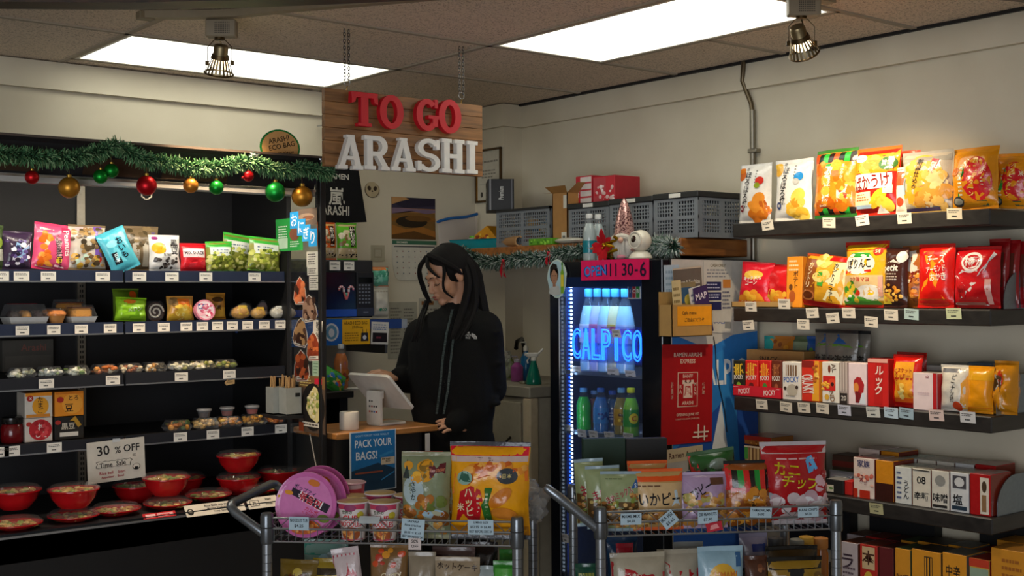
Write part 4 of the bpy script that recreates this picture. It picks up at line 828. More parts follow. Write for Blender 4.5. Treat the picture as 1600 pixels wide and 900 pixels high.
on = [(-.32, 0), (.32, 0), (.48, .2), (.42, .5), (.2, .86), (0, 1), (-.2, .86), (-.42, .5), (-.48, .2)]
OG = [(458, 479, 432, 476, 'a8482a', 'd87a4a', 'salmon red rice ball cut-out, highest on the glass', 0), (471, 496, 460, 503, '6b4a38', 'b08a70', 'pale brown rice ball cut-out, second highest on the glass', 6), (457, 482, 496, 542, '5a3d2c', 'b58a5a', 'dark speckled rice ball cut-out on the left, middle of the glass', -5), (478, 502, 518, 564, '8f3a1e', 'c86a38', 'fried red rice ball cut-out on the right, middle of the glass', 3), (458, 484, 546, 596, '7d3018', 'b8582c', 'dark red rice ball cut-out, lowest on the glass', 4)]
for u0, u1, v0, v1, c0, c1, lab, ti in OG:
    glass('food_cutout', lab, u0, u1, v0, v1, 'd8cfc0', [('p', [(x*.93, .03+z*.94) for x, z in on], c0), ('n', -.3, .15, .3, .75, [c0, c1, c1, '3a2016'], 16, .16), ('r', -.3, .06, .3, .17, 'd8d4c8'), ('l', -.25, .08, .25, .15, '55504a', 1)], 'cut-out', dx=-.004, poly=on, grp='rice ball cut-outs on the side glass', tilt=ti)
glass('written_note', 'white note with bold black lettering between the cut-outs', 489, 503, 500, 532, 'd6d2c4', [('t', '新発売', 0, .5, .85, '25221f', 0, .6, True)], 'label', dx=-.003, tilt=-6)
glass('green_label', 'pale green narrow label below the fried rice ball cut-out', 488, 500, 553, 588, '9db8a0', [('l', -.3, .1, .3, .9, '6a8a70', 6)], 'label', dx=-.003)
glass('rice_poster', 'poster of a large speckled rice ball on a dark plate, low on the side glass', 467, 508, 587, 676, '55463a', [('r', -.5, .78, .5, 1, '7a5a34'), ('l', -.44, .8, .1, .98, 'd8c070', 4), ('e', .05, .45, .44, .42, '191614'), ('p', [(-.22, .42), (-.1, .66), (.1, .82), (.22, .78), (.36, .5), (.3, .24), (.2, .18), (-.05, .26)], 'cfc48a'), ('n', -.12, .28, .26, .7, ['e0d8b0', 'c8b868', '8a9a4a', 'd8cfa0'], 34, .06), ('r', .12, .86, .4, .96, 'c01e3a'), ('r', -.35, .1, .35, .18, 'd0ccc0'), ('l', -.3, .11, .3, .17, '55504a', 1), ('r', -.48, .0, -.3, .16, 'b0522a')], 'poster', dx=-.003)
# white cord hanging below the glass
p = [onx(u, v, XG+.01) for u, v in ((484, 678), (487, 692), (490, 708), (494, 728), (497, 760))]
o0 = p[0]; m = MB(); m.tube([q-o0 for q in p], .0022, mat('a9a49a', 'card'), 6); tag(m.build('cord', None, o0), 'thin white cord hanging below the side glass of the cooler', 'cord')
# ================================================================ behind the counter
# wooden counter and its black front
CT = .937; CXR = -1.232; CYF = -1.2
t_ = thing('counter', 'narrow wooden topped counter with a black front beside the cooler', 'counter', (-1.46, CYF, 0))
MB().box(-.245, CXR+1.46, 0, .34, CT-.024, CT, OAK, .004).build('counter_top', t_)
m = MB(); m.box(-.24, -.09+.25, .02, .32, 0, CT-.025, BLACK); m.build('front_panel', t_, smooth=False)
# wall shelf with the microwave
YM = -.45
t_ = thing('wall_shelf', 'shelf with a blue front rail carrying the microwave on the back wall', 'shelf', (-1.75, 0, 1.3)); zr0, zr1 = ony(590, 514, YM).z, ony(590, 499, YM).z; xr = ony(636, 508, YM).x
m = MB(); m.box(0, xr+1.75, YM+.006, -.002, zr0-1.3+.004, zr1-1.3-.004, mat('3a3d42')); m.build('board', t_, smooth=False)
m = MB(); m.box(0, xr+1.75, YM, YM+.005, zr0-1.3, zr1-1.3, mat('1f3f7a')); m.box(xr+1.75-.03, xr+1.75, YM-.002, YM+.001, zr0-1.3, zr1-1.3, mat('9aa0a6')); m.build('price_rail', t_, smooth=False)
m = MB(); m.box(xr+1.75-.06, xr+1.75-.045, YM+.1, -.002, zr0-1.3-.12, zr0-1.3+.004, mat('8a8a88', 'brush')); m.build('bracket', t_, smooth=False)
x0, x1 = ony(425, 450, YM+.02).x, ony(585.5, 450, YM+.02).x; z0, z1 = zr1+.004, ony(545, 406, YM+.02).z; wm = x1-x0; hm = z1-z0
t_ = thing('microwave', 'black microwave oven with a candy cane sticker on its door', 'microwave', ((x0+x1)/2, YM+.02, z0))
MB().box(-wm/2, wm/2, .012, .36, .006, hm, mat('1a1b1f', 'card'), .006).build('body', t_, smooth=False)
dx = ony(557, 450, YM+.02).x-(x0+x1)/2
m = MB(); m.box(-wm/2+.004, dx, 0, .012, .012, hm-.055, mat('0b0d14', 'gloss'), .004); m.box(-wm/2+.004, dx, -.001, .004, .012, .045, mat('1f48a0', 'gloss')); m.box(-wm/2+.05, -wm/2+.085, -.0016, 0, .018, .036, mat('b02a7a'))
d = m.build('door', t_, smooth=False)
m = MB(); m.box(dx+.002, wm/2-.004, 0, .012, .012, hm-.055, mat('101116', 'card'), .003); m.box(dx+.01, wm/2-.012, -.001, 0, hm-.105, hm-.08, mat('05090a', 'gloss'))
for i in range(4):
    for j in range(6): m.box(dx+.012+i*.017, dx+.022+i*.017, -.0012, 0, .07+j*.016, .078+j*.016, mat('6f7680'))
m.box(dx+.003, wm/2-.005, -.001, .004, .012, .05, mat('2a3242')); m.text('CLEAR', mat('8a93a0'), .007, ((dx+wm/2)/2, -.0015, .03)); m.build('control_panel', t_, smooth=False)
m = MB()
for k, (cx, sg) in enumerate(((-.012, -1), (.014, 1))):
    P = [(cx-sg*.012, -.003, -.035)]+[(cx+sg*.0, -.003, .0)]+[(cx+sg*.012-sg*.012*math.cos(a), -.003, .012+.012*math.sin(a)) for a in [PI*i/8 for i in range(0, 10)]]
    for i in range(len(P)-1): m.tube([P[i], P[i+1]], .005, mat('d8cfd0' if i % 2 else 'c9686a', 'gloss'), 8)
m.ell((0, -.004, -.012), (.012, .003, .009), mat('4aa088'), 10, 6)
pc = ony(541, 456, YM+.016); o = m.build('candy_cane_sticker', d); o.location = (pc.x-(x0+x1)/2, 0, pc.z-z0)
for u, lab in ((523, 'left of two on the microwave top edge'), (545, 'right of two on the microwave top edge')):
    p = ony(u, 413, YM+.02); ptag((p.x, YM+.018, hm+z0-.028), (1, 0, 0), (0, 0, 1), .055, .04, lab, 2, group='price tags')
zt2 = z1+.001
for u0, u1, vt, base, c2, txt, lab in ((500, 529, 346, 'c8a060', 'e06018', '辛ラー', 'orange topped snack pack with rows of dark balls, left on the microwave'), (530, 562, 347, 'b0a070', '5cb02a', '抹茶', 'green topped snack pack with rows of dark balls, right on the microwave')):
    Y = YM+.07; a = ony(u0, 380, Y); c = ony(u1, 380, Y); h = ony(u0, vt, Y).z-zt2
    bag('snack_bag', lab, 'snack', c.x-a.x, h, .05, base, [('r', -.5, .32, .5, .95, c2), ('n', -.4, .36, -.02, .75, ['d8c8a0', '8a6a3a', 'e8dcc0'], 12, .12), ('r', .06, .34, .34, .9, '2a1c14'), ('t', txt, .2, .62, .5, 'e8e0d0', 0, .26, True), ('r', -.46, .04, .46, .3, 'c9b48a'), ('n', -.42, .08, .42, .15, ['1c1512', '2a1f18'], 14, .045), ('n', -.4, .2, .4, .27, ['e0d0b0', 'c0a878'], 8, .05)], ((a.x+c.x)/2, Y+.02, zt2), seal=c2, seed=u0*.3, group='snack packs on the microwave')
# black tote bag
YT = -.22; q = [ony(u, v, YT) for u, v in ((493, 350), (572, 347), (558, 258), (494, 258))]; O = q[0]
t_ = thing('tote_bag', 'black fabric tote bag with white ARASHI lettering hanging on the back wall', 'bag', O)
m = MB(); P = [(p.x-O.x, p.z-O.z) for p in q]; m.prism(P, -.006, .006, mat('101012', 'cloth'))
m.text('嵐', mat('c9c6bc', 'cloth'), .085, (ony(525, 307, YT).x-O.x, -.008, ony(525, 307, YT).z-O.z)); m.text('ARASHI', mat('c9c6bc', 'cloth'), .045, (ony(523, 329, YT).x-O.x, -.008, ony(523, 329, YT).z-O.z), maxw=.15); m.text('RAMEN', mat('c9c6bc', 'cloth'), .026, (ony(527, 276, YT).x-O.x, -.008, ony(527, 276, YT).z-O.z))
m.build('bag_body', t_, smooth=False)
m = MB(); xa = ony(515, 262, YT).x-O.x; xb = ony(545, 262, YT).x-O.x; zt3 = P[2][1]; m.tube([(xa, 0, zt3-.01), (xa+.01, 0, zt3+.12), ((xa+xb)/2, .0, zt3+.2), (xb-.01, 0, zt3+.12), (xb, 0, zt3-.01)], .008, mat('101012', 'cloth'), 6); m.build('handle', t_)
MB().tube([((xa+xb)/2, .0, zt3+.195), ((xa+xb)/2, .2, zt3+.2)], .004, STEEL, 6).build('hook', t_)
# sheets and small things on the back wall
def wallcard(name, lab, cat, u0, u1, v0, v1, base, art, Y=-.003, poly=None, grp=None, th=.0015, tilt=0):
    uc, vc = (u0+u1)/2, (v0+v1)/2; a = ony(u0, vc, Y); c = ony(u1, vc, Y); h = ony(uc, v0, Y).z-ony(uc, v1, Y).z; p = ony(uc, vc, Y)
    X = Vector((1, 0, 0)); Z = Vector((0, 0, 1))
    if tilt: R_ = Matrix.Rotation(math.radians(tilt), 3, X.cross(Z)); X = R_ @ X; Z = R_ @ Z
    return card(name, lab, cat, ((a.x+c.x)/2, Y, p.z), X, Z, c.x-a.x, h, base, art, grp, th, poly=poly)
wallcard('landscape_picture', 'landscape picture of a brown dune under a stormy violet sky, above the calendar', 'picture', 612, 680, 309, 374, '7d5a2a', [('r', -.5, .72, .5, 1, '3a3448'), ('p', [(-.5, .86), (-.2, .74), (.1, .78), (.5, .82), (.5, 1), (-.5, 1)], '2a2536'), ('r', -.5, .64, .5, .74, 'a8784e'), ('p', [(-.5, .6), (-.1, .68), (.3, .62), (.5, .66), (.5, .72), (-.5, .74)], '7a6478'), ('p', [(-.5, .82), (-.3, .9), (-.1, .96), (-.2, 1), (-.5, 1)], 'b88a58'), ('p', [(-.5, .5), (-.2, .56), (.2, .58), (.5, .52), (.5, .44), (-.5, .42)], '8a5a22'), ('e', -.05, .42, .36, .14, '2c2214'), ('e', .1, .5, .3, .07, '6d4a20'), ('p', [(-.5, .0), (.5, .0), (.5, .2), (.2, .3), (-.2, .24), (-.5, .34)], 'a0682a'), ('p', [(-.5, .1), (.0, .2), (.5, .06), (.5, 0), (-.5, 0)], '5f3f1a')], th=.004)
art = [('r', -.5, .9, .5, 1, '3f6a50'), ('t', 'DECEMBER', -.28, .95, .05, 'd8d4c4', 0, .3), ('r', -.46, .83, .46, .86, '4a4a4a')]
for j in range(5):
    for i in range(7): art.append(('e', -.4+i*.133, .72-j*.14, .014, .016, ['6a6a6a', '8a4a42', '5a6a7a'][(i+j) % 3]))
wallcard('calendar', 'white wall calendar page hanging below the landscape picture', 'calendar', 613, 682, 376, 437, 'c9c4b4', art, Y=-.006, poly=[(-.5, 1), (.47, 1), (.5, .0), (-.36, -.02), (-.44, .08), (-.5, .4)][::-1])
wallcard('panda_sticker', 'round panda face sticker on the back wall right of the tote bag', 'sticker', 570, 593, 282, 309, '4a3a2a', [('e', 0, .48, .46, .45, 'b5a585'), ('e', -.2, .54, .12, .14, '3a2c20', 25), ('e', .2, .54, .12, .14, '3a2c20', -25), ('e', 0, .38, .06, .05, '3a2c20'), ('r', -.08, .26, .08, .28, '3a2c20')], poly=[(.5*math.cos(t), .46+.46*math.sin(t)) for t in [2*PI*i/20 for i in range(20)]])
wallcard('paper_sheet', 'printed paper sheet on the back wall left of the cashier', 'paper', 606, 652, 472, 560, 'a8a494', [('l', -.42, .08, -.04, .92, '77736a', 14), ('l', .04, .2, .42, .9, '77736a', 12)])
wallcard('paper_sheet', 'printed paper sheet partly hidden behind the face of the cashier', 'paper', 655, 700, 466, 540, 'b0ab9b', [('l', -.42, .1, .42, .8, '77736a', 10), ('r', -.42, .86, 0, .94, '8a5a30')])
wallcard('switch_plate', 'clear plastic cover plate on the back wall above the napkin packs', 'plate', 580, 601, 383, 408, 'b0a890', [('r', -.3, .2, .3, .8, 'a59c84'), ('r', -.22, .3, .22, .7, 'b6ae98')], th=.015)
# napkin packs beside the microwave
Y = YM+.1; a = ony(586, 470, Y); c = ony(613, 470, Y)
zs = zr1+.001; bag('napkin_pack', 'white paper napkin pack with a small green mark, right of the microwave', 'napkins', c.x-a.x, ony(600, 448, Y).z-zs, .06, 'c9c4b4', [('t', 'eco', .0, .28, .10, '2f8a6a'), ('e', -.18, .28, .07, .04, '2f8a6a'), ('l', -.4, .8, .4, .9, 'a8a394', 1)], ((a.x+c.x)/2, Y+.03, zs), seed=4, lean=.02)
zc = ony(600, 449, Y).z; bag('glove_bag', 'clear bag of green gloves with an orange strip, on top of the napkin pack', 'bag', c.x-a.x-.002, ony(600, 418, Y).z-zc, .05, '6fae9a', [('r', -.46, .8, .3, .97, 'cc7a42'), ('n', -.4, .1, .4, .7, ['5fae90', '8ac8b0', '3f8f74'], 14, .2)], ((a.x+c.x)/2, Y+.03, zc+.004), seed=9, seal='c08a68')
# cards clipped to the blue rail
def rail(name, lab, u0, u1, v0, v1, base, art, dy=0, **k): return wallcard(name, lab, 'card', u0, u1, v0, v1, base, art, YM-.004-dy, **k)
rail('blue_poster', 'blue poster with a white round crest hanging from the shelf rail', 448, 537, 499, 541, '1f5fae', [('e', .28, .5, .13, .34, 'c9ccd0'), ('e', .28, .5, .10, .27, '5a8aa8'), ('e', .28, .48, .05, .16, 'c9ccd0'), ('t', 'B', .02, .6, .4, 'd4dae0'), ('l', -.45, .1, -.1, .4, 'a8c0dc', 3)])
rail('eco_bag_card', 'yellow card with black lettering and a small bag picture on the shelf rail', 535, 578, 499, 538, 'e6ad1e', [('t', 'ARASHI ECO BAG', -.02, .86, .13, '3a2a0a', 0, .84), ('t', '$7.00+tax', .05, .68, .12, '3a2a0a', 0, .4), ('l', -.42, .12, .1, .5, '8a6210', 4), ('p', [(.16, .12), (.44, .12), (.42, .46), (.18, .46)], '23222a'), ('e', .3, .27, .07, .09, 'c9c9d0'), ('r', .22, .46, .24, .6, '23222a'), ('r', .36, .46, .38, .6, '23222a')], dy=.003)
rail('notice_card', 'white card with a black lower panel, right of the yellow card', 580, 607, 503, 538, 'cfcbc0', [('l', -.4, .62, .4, .92, '6a7a9a', 3), ('r', -.42, .1, .42, .52, '1c1418'), ('l', -.2, .2, .2, .4, '7a3038', 1)], dy=.002, tilt=-3)
# lower ledge with the drink bottle and sweets
t_ = thing('back_ledge', 'dark ledge behind the counter holding an orange drink bottle', 'shelf', (-1.45, -.62, 0)); zl2 = ony(530, 612, -.62).z
m = MB(); m.box(-.23, .18, 0, .5, zl2-.03, zl2, mat('1a1714'), .003); m.build('board', t_, smooth=False); MB().box(-.23, .16, .5, .515, 0, 1.28, BLACK).build('back_panel', t_, smooth=False)  # black back panel added to keep the view through the side glass dark
m = MB(); m.box(-.225, -.19, .02, .46, 0, zl2-.03, BLACK); m.box(.12, .16, .02, .46, 0, zl2-.03, BLACK); m.build('support', t_, smooth=False)
def bottle(name, lab, loc, h, r, liq, cap, label=None, lab2=None, grp=None, plastic='ffffff', neck=.34, lz=(.25, .62), op=.04, shape=0):
    t = thing(name, lab, 'bottle', loc, 0, grp); hb = h*(.70 if shape == 0 else .62)
    pr = [(r*.88, 0), (r, h*.02), (r, hb*.45), (r*.96, hb*.5), (r, hb*.55), (r, hb*.86), (r*.9, hb*.97), (r*.62, hb+(h-hb)*.35), (r*neck, hb+(h-hb)*.62), (r*neck, h*.93)]
    m = MB(); m.lathe(pr, clear(plastic, op, .05), 18); m.build('shell', t)
    if liq:
        m = MB(); m.lathe([(a*.95, max(.002, z*.985)) for a, z in pr[:8]]+[(0, pr[7][1]*.985)], mat(liq, 'gloss'), 18); m.build('drink', t)
    m = MB(); m.lathe([(r*neck*1.18, h*.90), (r*neck*1.22, h*.91), (r*neck*1.22, h*.985), (r*neck*1.1, h), (0, h)], mat(cap), 16); m.build('cap', t)
    if label:
        m = MB(); z0, z1 = hb*lz[0], hb*lz[1]; m.lathe([(r*1.01, z0), (r*1.015, z0+.001), (r*1.015, z1), (r*1.01, z1)], mat(label, 'film'), 22)
        if lab2:
            def Sb(u, v, off, z0=z0, z1=z1): an = u*1.9-PI/2-YAW*.6; return ((r*1.02+off)*math.cos(an), (r*1.02+off)*math.sin(an), z0+v*(z1-z0))
            paint(m, Sb, lab2, r*1.9, z1-z0, 'film')
        m.build('label', t)
    return t
p = ony(533, 600, -.5); bottle('drink_bottle', 'orange drink bottle standing on the ledge behind the counter', (p.x, -.5, zl2+.001), .20, .034, 'b8641a', 'c9c9c4', 'c8742a', [('n', -.4, .2, .4, .8, ['d89a3a', '8a3a14'], 8, .12)])
p = ony(513, 600, -.55); bag('snack_bag', 'bright green and yellow pouch lying on the ledge behind the glass post', 'snack', .12, .10, .04, '4aa84a', [('p', [(-.4, .2), (.4, .1), (.3, .6), (-.3, .8)], 'e0c83a'), ('n', -.4, .2, .4, .8, ['e05a2a', '3a7ac8', 'f0e0a0', '2f8a3a'], 16, .1)], (p.x+.01, -.56, zl2+.001), roll=.5, lean=.3, seed=3)
p = ony(553, 606, -.55); m = MB(); m.lathe([(.03, 0), (.032, .003), (.03, .006), (0, .006)], mat('c9c6bc'), 20); tag(m.build('paper_roll_end', None, (p.x, -.55, zl2+.001)), 'small white round coaster lying on the ledge', 'coaster')
# tape roll on the counter, small strap at the end
p = onz(524, 668, CT); t_ = thing('paper_roll', 'white thermal paper roll standing on the counter behind the glass post', 'paper roll', (p.x+.0, CYF+.09, CT+.001))
m = MB(); m.lathe([(.036, 0), (.038, .003), (.038, .066), (.036, .07), (.012, .07)], mat('c9c4b8', 'paper'), 24); m.build('paper', t_); m = MB(); m.lathe([(.012, .0695), (.009, .071), (.009, .06), (0, .06)], mat('8a7a5a'), 14); m.build('core', t_)
p = ony(520, 640, CYF+.14); m = MB(); m.box(-.006, .006, -.004, .004, 0, .05, mat('b09a4a')); tag(m.build('marker_pen', None, (p.x-.02, CYF+.2, CT+.001)), 'small yellow marker standing on the counter behind the paper roll', 'pen')
t_ = thing('hanging_strap', 'white plastic strap hanging from the right end of the counter', 'strap', (ony(668, 690, CYF-.004).x, CYF-.006, CT-.03))
m = MB(); m.box(-.012, .012, 0, .004, -.095, -.0, mat('bdbab2', 'card'), .004); m.build('strap', t_); m = MB(); m.lathe([(.004, 0), (.004, .002)], BLACK, 10); o = m.build('hole', t_); o.location = (0, -.002, -.075); o.rotation_euler = (PI/2, 0, 0)
# blue bag notice in front of the counter
Y = CYF-.012; a = ony(547, 720, Y); c = ony(619, 720, Y); z1 = ony(583, 673, Y).z; z0 = ony(583, 767, Y).z
card('bag_notice', 'blue notice reading PACK YOUR BAGS! hung on the counter front', 'sign', ((a.x+c.x)/2, Y, (z0+z1)/2), (1, 0, 0), (0, 0, 1), c.x-a.x, z1-z0, 'b9c4cc', [('r', -.475, .015, .475, .985, '1f6ea8'), ('p', [(-.475, .015), (.475, .015), (.475, .34), (.1, .46), (-.475, .36)], '18374f'), ('t', 'DON\'T FORGET YOUR WALLET', -.02, .93, .035, '9fc4dc', 0, .76), ('t', 'PACK YOUR', .0, .80, .13, 'd4dee4', 0, .8), ('t', 'BAGS!', -.15, .60, .14, 'd4dee4', 0, .46), ('p', [(.12, .58), (.42, .66), (.44, .62), (.14, .54)], '2f80b4'), ('r', .16, .42, .46, .54, 'c4b8a0'), ('t', '¢25', .31, .48, .06, '4a4030'), ('l', .18, .49, .44, .54, '6a604a', 1), ('r', -.4, .3, .2, .33, '8a4a34'), ('p', [(.16, .18), (.45, .3), (.45, .28), (.17, .16)], '2f80b4')], th=.003)
# point-of-sale tablet, its back towards the aisle
WD = (_r0*.72 - Vector((_f.x, _f.y, 0)).normalized()*.69).normalized(); HD = Vector((0, 0, 1)).cross(WD).normalized()
if HD.dot(_f) < 0: HD = -HD
th_ = math.radians(44); UP = Vector((0, 0, 1))*math.cos(th_) - HD*math.sin(th_); NO = HD*math.cos(th_)+Vector((0, 0, 1))*math.sin(th_)
base = onz(588, 664, CT); base = Vector((base.x, max(base.y, CYF+.075), CT+.001))
tc_ = dep(595, 611, (base-CAM).dot(_f)+.02)
t_ = thing('pos_terminal', 'white point of sale tablet on a stand, seen from behind on the counter', 'tablet', base)
def slab(m, c, w, h, d, X, Y_, ma, r=.014):
    c = Vector(c); N = X.cross(Y_); pts = []
    for (cx, cz, a0) in ((w/2-r, -h/2+r, -90), (w/2-r, h/2-r, 0), (-w/2+r, h/2-r, 90), (-w/2+r, -h/2+r, 180)):
        for k in range(5): an = math.radians(a0+22.5*k); pts.append((cx+r*math.cos(an), cz+r*math.sin(an)))
    n = len(pts); V = [c+X*a+Y_*b+N*d/2 for a, b in pts]+[c+X*a+Y_*b-N*d/2 for a, b in pts]
    m.add(V, [tuple(range(n)), tuple(range(2*n-1, n-1, -1))]+[(i, i+n, (i+1) % n+n, (i+1) % n) for i in range(n)], ma)
WH = mat('d2cec4', 'gloss'); m = MB(); slab(m, tc_-base, .255, .195, .012, WD, UP, WH); m.build('tablet_back', t_, smooth=False)
m = MB(); slab(m, tc_-base+NO*.0068, .235, .175, .001, WD, UP, mat('0a0b0d', 'gloss'), .006); m.build('screen', t_, smooth=False)
m = MB(); sc_ = tc_-base-NO*.012-UP*.03; ft = Vector((0, 0, .012))
zt4 = (tc_-base).z; P = dep(585, 612, (base-CAM).dot(_f)-.02)-base
cz = Vector((P.x, P.y, 0)); slab(m, cz+Vector((0, 0, (P.z)/2+.004)), .085, P.z+.0, .012, WD, Vector((0, 0, 1)), WH, .01)
slab(m, cz+HD*.012+WD*0+Vector((0, 0, P.z-.012)), .07, .02, .03, WD, HD, WH, .004)
for r_i, (n_, cs) in enumerate(((2, ['2a2a2a']), (4, ['2a2a2a', '8a3a2a', '2a2a2a']), (4, ['b03a2a', '2a2a2a', '2a5aa0']))):
    for k in range(n_): q_ = cz+WD*(-.022+k*.014)+Vector((0, 0, P.z*.72-r_i*.021))-HD*.0068; s1 = .0045; m.add([q_-WD*s1-Vector((0, 0, s1*.8)), q_+WD*s1-Vector((0, 0, s1*.8)), q_+WD*s1+Vector((0, 0, s1*.8)), q_-WD*s1+Vector((0, 0, s1*.8))], [(0, 1, 2, 3)], mat(cs[k % len(cs)]))
m.build('stand', t_, smooth=False)
m = MB(); slab(m, cz+HD*.065+Vector((0, 0, .005)), .085, .14, .009, WD, HD, WH, .01); m.build('foot', t_, smooth=False)
# ---------------- sink cabinet by the right wall
XSN = -.55; pc = onx(828, 622, XSN); zs1 = onx(828, 605, XSN).z; yn = pc.y
t_ = thing('sink_cabinet', 'off-white sink cabinet with a stone top and a bowed handle beside the fridge', 'cabinet', (XSN, yn, 0))
CAB = mat('a59c88', 'matte'); m = MB(); m.box(.012, .54, .012, -.27-yn, 0, zs1-.055, CAB); m.build('carcass', t_, smooth=False)
m = MB(); m.box(-.006, .545, -.006, -.26-yn, zs1-.05, zs1, mat('8d8676', 'card'), .004); m.build('worktop', t_, smooth=False)
ph = onx(800, 655, XSN)
m = MB(); m.box(0, .012, .07, .62, .08, zs1-.075, mat('9b927e', 'matte'), .003); d = m.build('door', t_, smooth=False)
m = MB(); hy = .14; m.tube([(-.002, hy, .80), (-.025, hy, .785), (-.034, hy, .72), (-.034, hy, .66), (-.025, hy, .61), (-.002, hy, .595)], .006, mat('3a332a', 'metal'), 8); m.build('handle', d)
m = MB(); m.box(-.004, .05, -.004, .05, 0, zs1-.052, mat('b9a88a', 'matte'), .006); m.build('corner_post', t_)
m = MB(); m.tube([(.34, .45, zs1), (.34, .45, zs1+.16), (.30, .42, zs1+.20), (.22, .36, zs1+.19), (.19, .33, zs1+.16)], .011, mat('2a2a2a', 'metal'), 10); m.build('faucet', t_)
def onsink(u, v, xo): p = onx(u, v, XSN+xo); return (p.x, p.y, zs1+.001)
x, y, z = onsink(834, 600, .12)
t_ = thing('spray_bottle', 'teal green cleaning spray bottle with a white trigger on the sink cabinet', 'spray bottle', (x, y, z), -.6)
m = MB(); m.lathe([(.036, 0), (.038, .006), (.034, .03), (.022, .075), (.014, .10), (.013, .112)], mat('0b6a55', 'gloss'), 20); m.build('bottle', t_)
m = MB(); m.lathe([(.014, .110), (.014, .124), (.010, .128)], mat('c9c4b8'), 14); m.box(-.035, .022, -.010, .010, .126, .148, mat('c9c4b8'), .005); m.box(-.042, -.034, -.005, .005, .134, .146, mat('c9c4b8')); m.tube([(-.02, 0, .127), (-.03, 0, .11), (-.026, 0, .098)], .004, mat('c9c4b8'), 6); m.tube([(.02, 0, .14), (.045, 0, .165)], .006, mat('c9c4b8'), 6); m.build('trigger', t_)
for u, xo, h, r, c, cap, nm, lab in ((822, .25, .17, .026, '1b5f8a', 'c9c4b8', 'soap_bottle', 'blue soap bottle with a white pump behind the spray bottle'), (808, .18, .11, .030, '8a3f7a', '9a94a0', 'soap_bottle', 'violet soap bottle near the elbow of the cashier'), (797, .30, .12, .026, '6a7a3a', 'a0a090', 'soap_bottle', 'dull green soap bottle at the left of the sink top')):
    x, y, z = onsink(u, 600, xo); t_ = thing(nm, lab, 'bottle', (x, y, z), 0, 'soap bottles at the sink')
    m = MB(); m.lathe([(r*.9, 0), (r, .005), (r, h*.65), (r*.5, h*.8), (r*.35, h*.85)], mat(c, 'gloss'), 18); m.build('bottle', t_); m = MB(); m.lathe([(r*.5, h*.84), (r*.5, h*.95), (r*.3, h), (0, h)], mat(cap), 14); m.tube([(0, 0, h*.95), (0, 0, h*1.1), (-.03, 0, h*1.1)], .004, mat(cap), 6); m.build('pump', t_)
x, y, z = onsink(818, 604, .1); m = MB(); m.lathe([(.018, 0), (.02, .004), (.02, .012), (.016, .014), (0, .014)], mat('b9b4a4', 'metal'), 16); tag(m.build('drain_stopper', None, (x, y, z)), 'small metal stopper on the sink edge', 'stopper')
x, y, z = onsink(790, 600, .2); m = MB()
for k in range(10): m.ell((random.uniform(-.03, .03), random.uniform(-.03, .03), .03+random.uniform(0, .09)), (.03, .03, .03), clear('d8d8d0', .12, .2), 8, 6, .5, k)
tag(m.build('plastic_bag', None, (x, y, z)), 'crumpled clear plastic bag beside the arm of the cashier', 'bag')
